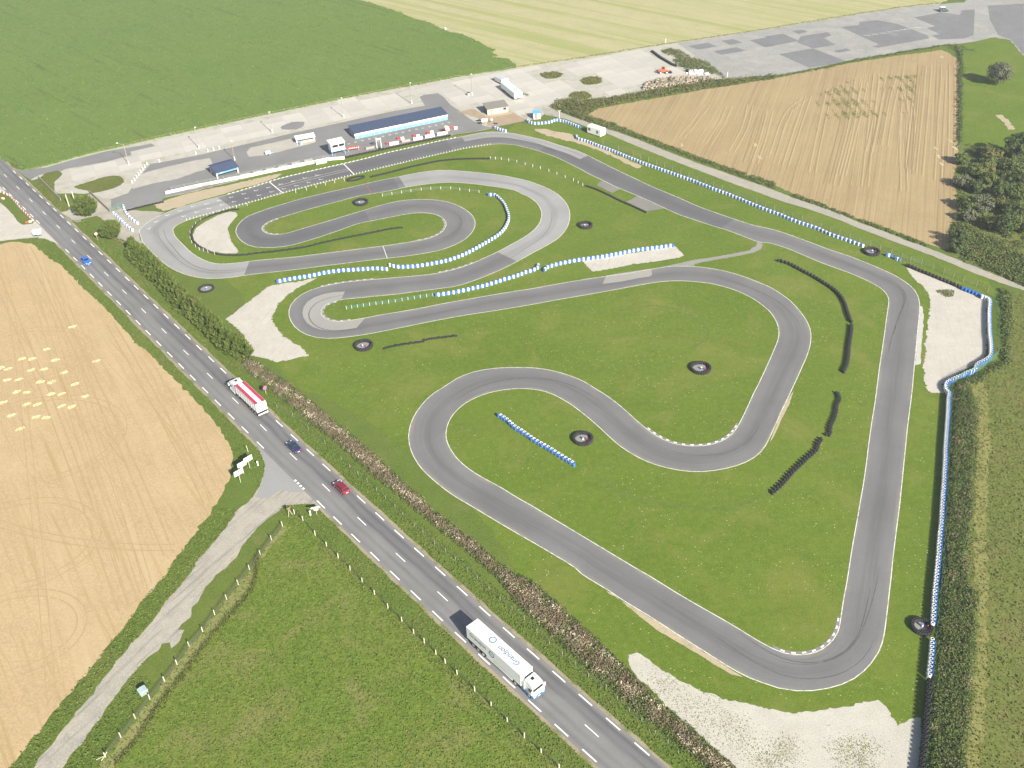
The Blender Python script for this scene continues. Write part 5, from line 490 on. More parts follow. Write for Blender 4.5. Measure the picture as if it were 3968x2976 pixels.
D['fence_strip'] = [[-45.16,141.37],[-48.24,133.99],[-50.89,126.67],[-53.74,119.81],[-56.61,113.03],[-59.06,106.03],[-61.85,99.04],[-63.2,95.72],[-65.02,90.57],[-62.69,90.45],[-60.57,95.59],[-58.41,102.82],[-55.75,109.14],[-53.11,115.89],[-50.39,121.48],[-48.34,126.01],[-48.08,133.08],[-45.12,139.0],[-43.66,141.12]]
D['weed_patch'] = [110.25,215.17]
D['rubble_white'] = [[76.98,382.66]]
D['telehandler'] = [[62.32,383.48],[65.39,383.51]]
PT = {}
PT['poles'] = [[-124.84,318.59,7.31],[-103.81,329.78,7.31],[-89.32,318.27,6.57],[-80.58,341.36,7.17],[-56.71,352.87,6.87],[-32.61,363.69,7.51],[-10.22,369.44,7.83]]
PT['bollards'] = [[-103.91,324.94],[-100.21,326.72],[-98.44,327.72],[-96.61,328.72],[-119.49,303.61],[-119.22,305.35],[-119.1,307.39],[-119.07,309.65],[-118.91,311.45],[-118.84,313.75],[-118.64,315.59],[-118.44,317.73],[-114.87,319.63]]
PT['marshal'] = []
PT['panels'] = [[-55.9,154.78,3.3],[-55.75,157.42,3.19],[-54.82,159.12,3.14]]
PT['post_left'] = [[-56.18,164.42]]
PT['yield'] = [[-44.25,144.3]]
PT['fingerpost'] = [[-39.01,144.22]]
PT['reflector'] = [[-53.3,159.88],[-40.28,144.22]]
PT['noparking'] = [[-55.84,184.62],2.46]
PT['speedsign'] = [[-118.64,264.48],2.8]
PT['bigpanel'] = [[-136.67,267.15],2.99]
PT['tallposts'] = [[-134.72,288.09,3.98],[-133.92,291.13,3.51]]
PT['wall_a'] = [[-151.78,309.81],[-138.71,292.3]]
PT['wall_b'] = [[-131.22,297.19],[-120.17,282.33]]
PT['gate'] = [[-119.87,280.98],[-121.65,280.93]]
PT['trees2'] = [[-126.8,277.73],[-114.82,263.33]]
PT['treeh'] = [8.5,6.86]
PT['kerb_red'] = [[-162.99,302.3],[-161.29,301.16],[-157.15,297.97],[-154.41,294.55],[-150.54,289.1],[-146.73,284.23],[-143.02,279.49]]
PT['kerb_red2'] = [[-142.8,278.61],[-144.32,277.89]]
PT['kerb_red3'] = [[-160.43,296.79],[-157.27,295.3]]
PT['bin'] = [[-61.82,103.44]]
PT['truck'] = [[-9.32,111.3],[1.2,99.04],[3.06,100.59]]
PT['truck2'] = [[-56.02,175.92],[-54.06,177.68],[-65.09,187.2],[-66.56,190.35]]
PT['blue'] = [[-119.46,252.04],[-118.28,253.81],[-117.01,248.64],[-115.85,249.72]]
PT['dark'] = [[-45.9,162.6],[-44.66,163.7],[-48.47,166.06],[-47.26,166.99]]
PT['red'] = [[-34.4,149.32],[-33.02,149.94],[-36.9,152.63],[-35.72,153.56]]
PT['van'] = [[194.96,446.25],[196.88,446.29]]
PT['long'] = [[-50.39,331.76],[-18.72,346.05],1.76,1.81]
PT['long_roof'] = [[-52.56,337.18],[-20.82,351.82],[-18.61,344.13],[-50.11,329.82]]
PT['tower'] = [[-56.34,317.65],[-52.68,319.45],4.57,1.67]
PT['tower_roof'] = [[-57.19,318.92],[-53.45,320.87],[-51.61,316.83],[-55.73,316.41]]
PT['shelter'] = [[-91.99,303.91],[-86.09,307.88],1.98]
PT['shelter_roof'] = [[-94.95,310.56],[-88.98,313.86],[-84.76,303.99],[-90.73,300.33]]
PT['lean'] = [[-69.95,329.42],[-64.21,331.53],1.7]
PT['lean_roof'] = [[-69.51,329.06],[-63.68,331.17],[-63.03,328.95],[-68.95,326.87]]
PT['cont1'] = [[-1.61,383.42],[1.02,378.82],[3.87,380.39],2.04]
PT['cont2'] = [[0.67,374.3],[5.51,361.95],[8.65,363.01],2.65]
PT['house'] = [[-4.54,348.57],[3.09,350.38],2.2]
PT['house_roof'] = [[-6.78,352.25],[1.99,355.37],[3.15,350.71],[-4.54,347.53]]
PT['kiosk'] = [[10.97,343.76],[11.67,342.69],[14.23,342.92],2.31]
PT['cabin'] = [[29.39,328.22],[33.64,323.77],[35.57,324.77],2.97]
PT['pitwall'] = [[-106.38,294.21],[-97.81,298.21],[-89.58,301.55],[-81.21,304.94],[-72.74,308.67],[-64.11,312.48],[-59.4,313.94],[-58.46,314.9],[-52.47,315.4]]
PT['blocks'] = [[-98.13,296.69],[-94.45,298.64],[-86.92,302.33],[-83.13,304.34],[-79.24,305.98],[-75.46,307.86],[-71.64,309.66],[-67.7,311.74],[-63.8,313.57]]
PT['bluepanel'] = [[-59.51,312.2]]
PT['gantry1'] = [[-41.33,322.91],4.03]
PT['gantry2'] = [[-18.51,333.15],3.16]
PT['whiteblocks'] = [[-36.55,325.66],[-28.61,329.03],[-24.6,330.73],[-20.55,332.45]]
PT['greyblocks'] = [[-44.42,322.95],[-32.62,327.64]]
PT['redblocks'] = [[-38.71,325.9],[-35.29,330.08],[-29.95,331.64],[-25.34,333.92],[-19.57,336.42],[-17.4,337.45]]
PT['whitecubes'] = [[-33.94,329.62],[-28.65,331.18],[-24.01,334.09],[-18.58,335.99],[-15.8,336.95]]
PT['redpanel'] = [[-51.73,321.09],[-47.89,322.15]]
PT['lanemarks'] = [[-52.17,327.99],[-50.02,329.27],[-47.72,330.35],[-45.52,331.34],[-43.3,332.2],[-40.91,333.3],[-38.66,334.36],[-36.37,335.35],[-34.17,336.18],[-31.9,337.37],[-29.57,338.38],[-27.33,339.22],[-25.01,340.24],[-22.8,341.28],[-20.48,342.31],[-18.28,343.23]]
PT['grid'] = [[-59.68,303.25],[-63.38,301.5],[-66.9,299.49],[-70.52,297.66],[-74.06,295.55],[-77.65,293.71],[-81.12,291.69],[-84.6,289.53],[-87.99,287.5],[-58.01,299.89],[-61.67,298.01],[-65.26,295.94],[-68.95,294.01],[-72.48,292.33],[-76.1,290.18],[-79.5,288.29],[-91.41,285.52],[-95.27,284.29],[-98.56,281.58],[-101.82,278.99],[-104.14,274.97],[-105.12,270.76],[-83.12,286.33],[-86.5,284.39],[-89.96,282.17],[-93.24,280.12],[-96.57,277.7]]
PT['small_white'] = [[-78.57,321.74]]
PT['tires_misc'] = [[-41.41,325.3]]
PT['lone_tree'] = [[180.67,355.07],9.51]
PT['dark_tree'] = [[158.85,290.58],8.8]
PT['wood'] = [[138.8,269.23,4.8],[145.47,274.54,3.11],[132.03,258.48,4.79],[135.7,256.75,6.31],[135.05,246.17,5.33],[136.91,243.43,7.6],[149.32,263.83,5.69],[144.42,265.76,6.39],[143.55,289.73,3.99],[150.4,286.56,2.93],[130.65,251.83,3.79],[146.62,280.59,4.31],[142.97,251.99,6.49],[156.79,281.11,3.61],[122.46,238.51,6.07],[142.04,244.23,5.47],[144.08,280.85,3.91],[136.75,273.91,3.3],[152.98,291.21,4.64],[150.46,275.55,4.0]]
PT['straw'] = [[-113.55,207.46],[-115.79,203.36],[-109.81,202.4],[-120.13,199.52],[-114.25,198.69],[-111.34,198.71],[-105.9,197.01],[-118.65,194.89],[-115.88,194.82],[-110.22,193.56],[-107.61,193.13],[-101.64,192.0],[-118.3,203.65],[-122.19,200.16],[-99.75,201.29],[-110.59,217.24],[-114.47,189.92],[-112.08,189.52],[-106.12,188.41],[-103.62,188.18],[-97.71,186.9],[-116.12,185.97],[-110.37,184.81],[-107.88,184.55],[-101.93,183.55],[-99.53,183.07],[-112.27,180.85],[-106.53,179.8],[-104.05,179.42],[-108.43,175.77]]
PT['pale'] = [[139.58,303.39],[138.37,297.04],[137.19,290.88],[146.36,308.37],[145.72,302.72],[173.54,388.77],[83.55,312.4],[82.77,302.09],[59.65,314.54]]
PT['marker_stake'] = [[-22.33,449.94]]
PT['white_stakes'] = [[87.21,377.4],[70.08,420.81]]
PT['yard_sign'] = [[-5.58,338.82]]
PT['yard_round'] = [[-3.05,341.12]]
PT['mast'] = [[20.78,341.64],2.69]
PT['yard_tyres'] = [[-7.8,343.3],[-2.07,340.03]]
PT['aframe'] = [[8.86,345.33],[9.76,344.57]]
PT['slab_pile'] = [[22.12,360.66]]
PT['trailer_bush'] = [[8.71,368.46]]

# ---------------------------------------------------------------- the setting
M_verge = ground('verge_grass', (.085, .135, .02), (.118, .152, .03), (.15, .142, .052), mid=.35, k3=(.6, .78), bstr=.7, bdist=.2)
M_mown = ground('mown_grass', (.08, .14, .011), (.12, .165, .022), (.155, .165, .038), big=.028, mid=.11, k3=(.52, .72), fine=3.5, bstr=.6, bdist=.12, specks=((.42, .4, .25), 1.05, .14), mott=.5)
M_meadow = ground('meadow_grass', (.082, .145, .013), (.132, .174, .028), (.165, .155, .058), big=.045, mid=.22, k3=(.5, .68), fine=1.9, bstr=.7, bdist=.25, mott=.8)
M_rough = ground('rough_pasture', (.09, .125, .024), (.128, .148, .036), (.145, .122, .05), big=.05, mid=.3, k3=(.52, .72), fine=1.9, bstr=.6, bdist=.2, mott=.7)
M_crop = ground('beet_leaves', (.108, .175, .036), (.13, .19, .042), (.11, .16, .036), big=.02, mid=.22, k3=(.5, .75), fine=1.6, bstr=.8, bdist=.3,
                streak=[(R(133), (.13, .182, .04), .16, .012, .48, .7), (R(133), (.088, .135, .03), .5, .03, .58, .72)])
M_stripe = ground('mown_hay', (.38, .35, .2), (.36, .34, .18), (.32, .315, .14), big=.03, mid=.12, k3=(.55, .8), fine=1.2, bstr=.5,
                  streak=[(R(138), (.29, .305, .115), .17, .006, .46, .6), (R(138), (.44, .385, .21), .8, .03, .55, .75)])
M_stub = ground('wheat_stubble', (.39, .29, .155), (.42, .32, .18), (.35, .26, .135), big=.03, mid=.1, k3=(.55, .85), fine=2.2, bstr=.35, bdist=.08,
                streak=[(R(122), (.345, .245, .11), .8, .02, .54, .72), (R(118), (.455, .35, .205), .25, .01, .5, .75), (R(128), (.325, .23, .115), 2.4, .02, .58, .72), (R(60), (.46, .36, .22), 1.2, .05, .62, .74)], mott=.25)
M_plough = ground('drilled_stubble', (.31, .236, .122), (.345, .268, .145), (.285, .235, .11), big=.03, mid=.08, k3=(.55, .85), fine=2.2, bstr=.35,
                  streak=[(R(69), (.24, .172, .092), 1.9, .012, .5, .66), (R(69), (.385, .295, .17), 1.1, .01, .52, .7)], mott=.2)
M_conc = ground('old_concrete', (.43, .415, .375), (.48, .465, .425), (.34, .33, .295), big=.05, mid=.3, k3=(.58, .8), fine=3., bstr=.15, bdist=.03, rough=.85)
M_isle = ground('island_concrete', (.36, .34, .3), (.41, .39, .345), (.28, .265, .22), big=.08, mid=.3, k3=(.55, .75), fine=3., bstr=.15, bdist=.03, rough=.85)
M_joint = ground('apron_joint', (.38, .365, .32), (.42, .405, .355), (.27, .26, .17), big=.1, mid=.5, k3=(.5, .7), fine=3., bstr=.2, bdist=.03)
M_grav = ground('pale_gravel', (.42, .4, .35), (.47, .445, .39), (.35, .33, .275), big=.08, mid=.3, k3=(.52, .78), fine=4.5, bstr=.6, bdist=.08, streak=(R(75), (.38, .36, .31), 2., .12, .55, .7), mott=.15)
M_grav_weed = ground('weedy_gravel', (.42, .4, .35), (.46, .44, .385), (.36, .335, .27), big=.08, mid=.3, k3=(.55, .8), fine=4.5, bstr=.5, bdist=.06)
M_dirt = ground('sandy_dirt', (.42, .35, .235), (.37, .315, .22), (.2, .19, .08), mid=.4, k3=(.6, .75), fine=3.)
M_lane = ground('chalky_lane', (.33, .305, .255), (.37, .345, .295), (.24, .23, .205), big=.12, mid=.5, k3=(.5, .7), fine=3., bstr=.25, bdist=.05,
                streak=[(R(57), (.22, .21, .19), .9, .05, .52, .66), (R(57), (.43, .37, .26), .8, .04, .58, .7)])
M_nlane = ground('north_lane_gravel', (.3, .285, .245), (.35, .325, .275), (.38, .325, .23), mid=.3, k3=(.55, .75), fine=3., bstr=.2, bdist=.04)
M_run = ground('worn_runway', (.26, .255, .24), (.315, .31, .295), (.34, .33, .305), big=.04, mid=.2, k3=(.5, .75), fine=1.5, bstr=.1, bdist=.02,
               streak=(R(-8), (.37, .365, .35), .5, .05, .6, .75))
M_runp = ground('runway_patch', (.165, .166, .172), (.195, .196, .2), (.23, .23, .232), big=.06, mid=.2, k3=(.6, .8), fine=1.5, bstr=.1, bdist=.02)
M_asph = asphalt('kart_asphalt', (.148, .147, .148), (.09, .09, .094), [(.5, .32, .55)], dust=(.27, .25, .2))
M_asph_d = asphalt('fresh_asphalt', (.116, .115, .12), (.085, .085, .09), [(.5, .3, .45)], dust=(.21, .2, .17))
M_asph_l = asphalt('pale_asphalt', (.265, .262, .258), (.165, .165, .165), [(.45, .2, .55)], dust=(.3, .28, .24), freq=5)
M_asph_p = asphalt('paddock_asphalt', (.18, .177, .175), worn=((.28, .27, .24), (.6, .8)))
M_road = asphalt('road_asphalt', (.18, .177, .174), (.075, .075, .086), [(.26, .34, .5), (.14, .09, .6), (.36, .09, .65), (.66, .09, .45), (.87, .09, .4)], fine=.2, freq=2)
M_junc = asphalt('junction_asphalt', (.25, .247, .245), worn=((.36, .325, .25), (.58, .78)))
M_white = paint('white_paint', (.72, .72, .69), (.3, .28, .22), .54, .8, 1.6)
M_line = paint('worn_edge_line', (.66, .65, .6), (.22, .21, .15), .46, .7, .9)
M_whiteroad = paint('road_marking', (.8, .8, .76), (.45, .44, .42), .62, .85, 3.)
M_red = paint('red_paint', (.35, .07, .06), (.16, .14, .14), .45, .7)

# ground sheet to the horizon, finer grass sheets laid on it
g0 = [(-9000, -3000), (9000, -3000), (9000, 14000), (-9000, 14000)]
sheet('ground', g0, 0, M_verge)
sheet('mown_infield', ragged(A('mown_grass'), 2, .3), .004, M_mown)
M_strip = ground('dry_grass_strip', (.22, .21, .085), (.19, .2, .065), (.25, .22, .11), mid=.5, fine=2.5, bstr=.5)
sheet('fence_strip', ragged(A('fence_strip'), 1., .3), .0065, M_strip)
sheet('meadow', ragged(A('meadow'), 2, .3), .004, M_meadow)
sheet('east_pasture', ragged(A('east_rough'), 2, .4), .004, M_rough)
sheet('bank_crest', ragged(A('east_crest'), .7, .4), .0065, ground('crest_grass', (.17, .185, .05), (.2, .2, .065), (.23, .205, .09), big=.08, mid=.3, fine=2., bstr=.7, bdist=.2, mott=.7))
sheet('north_east_pasture', ragged(A('north_east_grass'), 2, .4), .004, M_mown)
sheet('wood_floor', ragged(A('wood_floor'), 2, .5), .0045, M_rough)
crop = ragged(A('crop_field'), 1.4, .35)
sheet('beet_field', crop, .38, M_crop, skirt=.38)
sheet('hay_field', ragged(A('striped_field'), 1.5, .3), .006, M_stripe)
sheet('far_hay_field', A('striped_field_far'), .0045, M_stripe)
stub = ragged(A('stubble_field'), .9, .3)
sheet('stubble_field', stub, .006, M_stub)
sheet('drilled_field', ragged(A('ploughed_field'), 1., .35), .006, M_plough)

# wheel tracks pressed into the two stubble fields (two ribbons each, slightly sunken soil)
M_track = ground('tramline_soil', (.355, .262, .138), (.375, .278, .148), big=.1, mid=.4, fine=3., bstr=.3)
M_track2 = ground('tramline_straw', (.43, .335, .195), (.41, .315, .18), big=.1, mid=.4, fine=3., bstr=.3)
sf, pf = D['stubble_field'], D['ploughed_field']
def tramline(par, poly, p, z, mat, half=.9, wd=.16):
    q = dens(p, 1.5, False); q = q[inside(poly, q) & inside(poly, offset(q, 1.6)) & inside(poly, offset(q, -1.6))]
    if len(q) < 6: return
    for sgn in (-1, 1):
        c = offset(q, sgn * half); strip('wheel_track', offset(c, wd), offset(c, -wd), z + sgn * .0001, mat, par)
stub_o = bpy.data.objects['stubble_field']; plough_o = bpy.data.objects['drilled_field']
for k in range(11):                                   # passes parallel to the trunk road
    x0 = -150 + k * 11 + random.uniform(-2, 2); tt = np.linspace(0, 1, 60)[:, None]
    a = np.array([x0, 262.]); b = np.array([x0 + 100 + random.uniform(-4, 4), 90.])
    tramline(stub_o, sf, a + (b - a) * tt + np.c_[np.sin(tt * 3) * 2, tt * 0], .011, M_track)
for cx, cy, r in ((-104, 172, 15), (-96, 140, 12), (-88, 118, 9), (-118, 205, 12)):
    th = np.linspace(-1.2, 3.3, 70); tramline(stub_o, sf, np.c_[cx + np.cos(th) * r * 1.25, cy + np.sin(th) * r], .015, M_track, .8, .13)
for k in range(26):                                   # fine passes between them
    x0 = -152 + k * 4.6 + random.uniform(-1, 1); tt = np.linspace(0, 1, 60)[:, None]; a = np.array([x0, 262.]); b = np.array([x0 + 88 + random.uniform(-12, 12), 88.])
    tramline(stub_o, sf, a + (b - a) * tt + np.c_[np.sin(tt * 2.5 + k) * 2.5, tt * 0], .02 + k * .0004, M_track if k % 3 else M_track2, .7, .09)
th = np.linspace(0, 1, 40)
tramline(stub_o, sf, np.c_[-110 + 45 * th, 150 - 25 * th + 12 * th * th], .032, M_track, .8, .13)
M_rut = ground('tramline_rut', (.235, .17, .09), (.26, .19, .1), big=.1, mid=.4, fine=3., bstr=.3)
for k in range(D['rows_n']):                          # drilling passes, each with a neighbour
    a = A('rows_%d' % k)
    tramline(plough_o, pf, a, .0085 + k * .0007, M_track2, .95, .15); tramline(plough_o, pf, offset(a, .5), .0225 + k * .0007, M_rut, .95, .08)
    if k % 2: tramline(plough_o, pf, offset(a, 3.2), .0365 + k * .0007, M_track2 if k % 4 == 1 else M_rut, .8, .1)
for i, p in enumerate(PT['pale']):
    q = np.array([(math.cos(t) * random.uniform(.6, 1.4), math.sin(t) * random.uniform(1.2, 3.4)) for t in np.linspace(0, 6.283, 14)[:-1]]) + p
    sheet('bare_chalk', ragged((q - p) * .6 + p, .4, .2), .052, ground('chalky_straw', (.45, .365, .225), (.48, .39, .25), big=.2, fine=3.), plough_o)

# concrete apron with its slabs, worn runway with repair patches
apron = sheet('concrete_apron', ragged(A('apron'), 1.5, .25), .008, M_joint)
runway = sheet('old_runway', ragged(A('runway'), 2., .3), .0125, M_run)
for i in range(D['_nrp']): sheet('asphalt_patch', dens(A('runway_patch_%d' % i), 3), .0165 + .0006 * i, M_runp, runway)
for p in A('runway_dashes'): MB().box(-1.3, 1.3, -.13, .13, .025, .029).build('painted_dash', M_white, runway, (p[0], p[1]), R(-9))
M_slab = pm('apron_slab', (.49, .47, .42), .1, .35, .85, dirt=(.38, .36, .31), objrand=.28)
slab_me = MB().box(-3.7, 3.7, -2.45, 2.45, 0, .012).mesh('concrete_slab'); slab_me.materials.append(M_slab)
ap, pad = A('apron'), A('paddock'); ca, sa = math.cos(R(24.6)), math.sin(R(24.6))
keep = [A('grass_island'), A('grass_island.001'), A('grass_island.002'), A('grass_island.003'), A('grass_island.004'), A('entry_asphalt'), A('rubble_heap'), A('rubble_scrub'), A('yard_dirt'), A('runway'), pad]
n_slab = 0
for i in range(-34, 36):
    for j in range(-14, 24):
        x = -40 + i * 7.5 * ca - j * 5 * sa; y = 350 + i * 7.5 * sa + j * 5 * ca
        cs = np.array([(x + u * ca - v * sa, y + u * sa + v * ca) for u, v in ((-3.7, -2.45), (3.7, -2.45), (3.7, 2.45), (-3.7, 2.45), (0, 0))])
        if not inside(ap, cs).all() or any(inside(kp, cs).any() for kp in keep) or n_slab >= 298: continue
        o = bpy.data.objects.new('concrete_slab', slab_me); COL.objects.link(o); o.parent = apron; o.location = (x, y, .0085 + random.random() * .006); o.rotation_euler = (0, 0, R(24.6)); n_slab += 1
sheet('apron_stain', ragged(A('apron_dark_patch'), .8, .2), .0275, M_asph_p, apron)
sheet('paddock', dens(pad, 2), .028, M_asph_p)
sheet('paddock_island', ragged(A('paddock_island'), 1., .1), .033, M_isle, apron)
sheet('paddock_island', ragged(A('paddock_island.001'), 1., .1), .033, M_isle, apron)
sheet('entry_road', ragged(A('entry_asphalt'), 1.5, .12), .0335, M_asph_p)
sheet('yard_dirt', ragged(A('yard_dirt'), 1., .25), .0345, ground('red_yard_dirt', (.3, .22, .15), (.36, .29, .21), (.2, .17, .08), fine=3.))
M_weed = ground('island_weeds', (.1, .125, .025), (.14, .15, .035), (.16, .14, .06), mid=.5, fine=1.6, bstr=.9, bdist=.3)
for s in ('', '.001', '.002', '.003', '.004'): sheet('grass_island', ragged(A('grass_island' + s), .6, .2), .035, M_weed, apron)
sheet('entrance_pad', ragged(A('entrance_pad'), 1.2, .15), .0285, M_asph_p if False else ground('pale_tarmac', (.3, .285, .25), (.36, .34, .29), (.42, .38, .3), big=.1, mid=.3, k3=(.5, .7), fine=3., bstr=.1, bdist=.02))

# gravel traps, bare strips
for s in ('', '.001', '.002', '.003'): sheet('gravel_trap', ragged(A('gravel_trap' + s), .35, .22), .009, M_grav)
sheet('gravel_trap', ragged(A('gravel_trap.004'), .5, .2), .009, M_grav_weed)
sheet('dirt_strip', ragged(A('dirt_strip'), .8, .35), .0095, M_dirt)
sheet('dirt_strip', ragged(A('dirt_strip.001'), .8, .25), .0095, M_dirt)

# kart circuit
L_, R_ = A('track_left'), A('track_right'); NS = len(L_); ST = D['_stations']
circuit = strip('kart_circuit', L_, R_, .02, M_asph, closed=True)
def part_strip(name, a, b, z, mat, u0=0., u1=1.):
    idx = np.arange(a, b if b > a else b + NS) % NS; l, r = L_[idx], R_[idx]
    return strip(name, l + (r - l) * u0, l + (r - l) * u1, z, mat, circuit)
part_strip('pale_section', ST['light_b'], ST['light_a'], .024, M_asph_l)
part_strip('pale_section', ST['top_b'], ST['top_a'], .024, M_asph_l)
part_strip('dark_section', ST['n_a'] - 41, ST['n_a'], .024, M_asph_d)
part_strip('dark_section', 74, ST['ne_end'], .0245, M_asph_d, .0, 1.)
part_strip('pale_section', 58, 83, .026, M_asph_l, 0, .45)
part_strip('dark_section', ST['top_a'], 545, .024, M_asph_d)
sheet('pale_patch', np.array(D['hairpin_patch']), .0275, M_asph_l, circuit)
sheet('pale_patch', np.array(D['straight_patch']), .0275, M_asph_l, circuit)
lw = .085
for nm, e, o in (('edge_line', L_, R_), ('edge_line', R_, L_)):
    d = (o - e) / np.hypot(*(o - e).T)[:, None]
    strip(nm, e - d * lw * .4, e + d * lw * 1.6, .0295, M_line, circuit, closed=True)
def station(p): return int(np.argmin((((L_ + R_) / 2 - np.array(p)) ** 2).sum(1)))
# rubber laid by locked wheels
M_skid = asphalt('tyre_rubber_mark', (.075, .074, .076), worn=((.15, .15, .15), (.5, .68)))
def skid(a, b, u0, u1, wd=.1, z=.0285):
    idx = np.arange(a, b) % NS; t = np.linspace(0, 1, len(idx)); u = (u0 + (u1 - u0) * t * t * (3 - 2 * t))[:, None]; c = L_[idx] + (R_[idx] - L_[idx]) * u; w_ = wd * np.sin(np.pi * t) ** .4 * .5 + .01
    strip('skid_mark', offset(c, w_), offset(c, -w_), z, M_skid, circuit)
for i_, (a, b, u0, u1) in enumerate(((597, 625, .35, .55), (600, 622, .52, .72), (66, 80, .3, .6), (68, 84, .45, .75), (138, 156, .25, .7), (140, 160, .4, .8), (196, 216, .3, .75), (199, 220, .45, .9), (268, 290, .7, .3), (298, 318, .3, .6), (335, 352, .7, .4), (400, 420, .4, .75), (440, 462, .7, .35), (518, 532, .65, .35), (558, 574, .4, .75), (205, 222, .2, .5))): skid(a, b, u0, u1, .11 + .05 * (i_ % 3), .0281 + i_ * .00007)
# kerb stones: raised white blocks outside the edge, laid at the apexes
kerb_me = MB().box(-.36, .36, -.15, .15, 0, .06, .05, .05).mesh('kerb_block'); kerb_me.materials.append(M_white)
kerb_grey = kerb_me.copy(); kerb_grey.materials.clear(); kerb_grey.materials.append(pm('weathered_kerb', (.42, .4, .34), .2, 2., .8))
kerb_pad = pm('kerb_bed', (.2, .19, .18), .2, 2., .9)
for ki, (side, a, b, step) in enumerate(D['kerbs']):
    e, o = (L_, R_) if side == 'L' else (R_, L_)
    idx = np.arange(a, b if b > a else b + NS) % NS; d = (e[idx] - o[idx]); d /= np.hypot(*d.T)[:, None]
    strip('kerb_bed', e[idx] + d * .05, e[idx] + d * .62, .016, kerb_pad, circuit)
    pp, hh = along(e[idx] + d * .36, step, .5)
    for p, h in zip(pp, hh):
        k = bpy.data.objects.new('kerb_block', kerb_me if ki < 2 else kerb_grey); COL.objects.link(k); k.parent = circuit; k.location = (p[0], p[1], .012); k.rotation_euler = (0, 0, h)
# start straight: two bars, lane lines, grid brackets, pale dashes along the pit side
def bar(a, b, wd, z, mat, name='painted_bar', par=None):
    a, b = np.array(a), np.array(b); t = (b - a) / np.hypot(*(b - a)); n_ = np.array([-t[1], t[0]]) * wd / 2
    return sheet(name, [a + n_, b + n_, b - n_, a - n_][::-1], z, mat, par or circuit)
for s in (ST['grid_a'], ST['grid_b']): bar(L_[s], R_[s], .34, .0335, M_white)
bar(L_[ST['red']], R_[ST['red']], .3, .0335, M_red); bar(L_[ST['mid']], R_[ST['mid']], .16, .0335, M_white)
for u in (.44, .58):
    idx = np.arange(ST['grid_a'], ST['grid_b'] + 1); c = L_[idx] + (R_[idx] - L_[idx]) * u; strip('lane_line', offset(c, .06), offset(c, -.06), .0325, M_white, circuit)
gm = MB().box(-.6, .6, -.09, .09, 0, .004).box(.42, .6, -.75, .09, 0, .0045).mesh('grid_bracket'); gm.materials.append(M_white)
for p in PT['grid']:
    o = bpy.data.objects.new('grid_bracket', gm); COL.objects.link(o); o.parent = circuit; o.location = (p[0], p[1], .034); s = station(p)
    t = L_[(s + 1) % NS] - L_[s]; o.rotation_euler = (0, 0, math.atan2(t[1], t[0]) + math.pi)
idx = np.arange(16, 58); d = (L_[idx] - R_[idx]); d /= np.hypot(*d.T)[:, None]
dm = MB().box(-.5, .5, -.14, .14, 0, .06, .05, .04).mesh('kerb_block'); dm.materials.append(M_white)
for p, h in zip(*along(L_[idx] + d * .25, 1.42)):
    o = bpy.data.objects.new('kerb_block', dm); COL.objects.link(o); o.parent = circuit; o.location = (p[0], p[1], .01); o.rotation_euler = (0, 0, h + .35)
M_lush = ground('lush_arc', (.09, .14, .022), (.105, .15, .026), big=.1, mid=.3, fine=3., bstr=.5, mott=.6)
for key, wd in (('mow_arc', .5), ('mow_arc2', .35)):
    c = dens(A(key), 1., False); strip('lush_arc', offset(c, wd * (.4 + RNG.random(len(c)))), offset(c, -wd * (.4 + RNG.random(len(c)))), .0062, M_lush, bpy.data.objects['mown_infield'])
c = dens(A('ne_scar'), 1., False); strip('bare_scar', offset(c, .5 + RNG.random(len(c))), offset(c, -.5 - RNG.random(len(c))), .0072, M_dirt, bpy.data.objects['north_east_pasture'])
for s_ in ('', '.001'): sheet('link_slab', ragged(A('link_slab' + s_), 1., .08), .0165, ground('dark_slab', (.185, .18, .165), (.225, .215, .195), (.27, .25, .2), fine=3., bstr=.1))
sheet('link_path', ragged(A('link_path'), .8, .1), .0165, ground('narrow_path', (.24, .235, .21), (.27, .26, .235), (.3, .27, .2), fine=3., bstr=.1))
sheet('run_off', ragged(A('run_off'), .8, .08), .0155, M_conc); sheet('run_off', ragged(A('run_off.001'), .6, .08), .0155, M_dirt); sheet('run_off', ragged(A('run_off.002'), .6, .05), .0155, M_dirt)

# trunk road: carriageway between the two rows of edge dashes, continuing past the frame
dn = np.array([.66, -.751]); dn /= np.hypot(*dn); nn = np.array([dn[1], -dn[0]])
def prof(k):
    a = A(k); s = a @ dn; o = a @ nn; i = np.argsort(s); return s[i], o[i]
def ofun(k):
    s, o = prof(k); p = np.polyfit(s, o, 4)
    def f(x):
        x = np.asarray(x, float); xc = np.clip(x, s[0], s[-1]); y = np.polyval(p, xc); sl = np.polyval(np.polyder(p), xc); return y + sl * (x - xc)
    return f
oR, oL, oC = ofun('road_right_marks'), ofun('road_left_marks'), ofun('road_centre')
ss = np.arange(-640, 60, 2.5); RD = lambda s, o: np.outer(s, dn) + np.outer(o, nn)
M_shoulder = ground('road_shoulder', (.3, .255, .18), (.27, .24, .17), (.14, .14, .05), mid=.5, k3=(.5, .65), fine=3., bstr=.3)
roadR, roadL = RD(ss, oR(ss) - .42), RD(ss, oL(ss) + .42)
shoulder = strip('road_shoulder', RD(ss, oR(ss) - .85 - RNG.random(len(ss)) * .35), RD(ss, oL(ss) + .8 + RNG.random(len(ss)) * .4), .0075, M_shoulder)
lane = sheet('farm_lane', ragged(A('farm_lane'), .7, .16), .0115, M_lane)
sheet('junction_asphalt', ragged(A('junction_asphalt'), 1., .1), .0125, M_junc)
lay = sheet('layby', ragged(A('layby'), .9, .15), .0116, M_grav); sheet('layby_top', dens(A('layby_top'), 1), .0116, M_grav, lay)
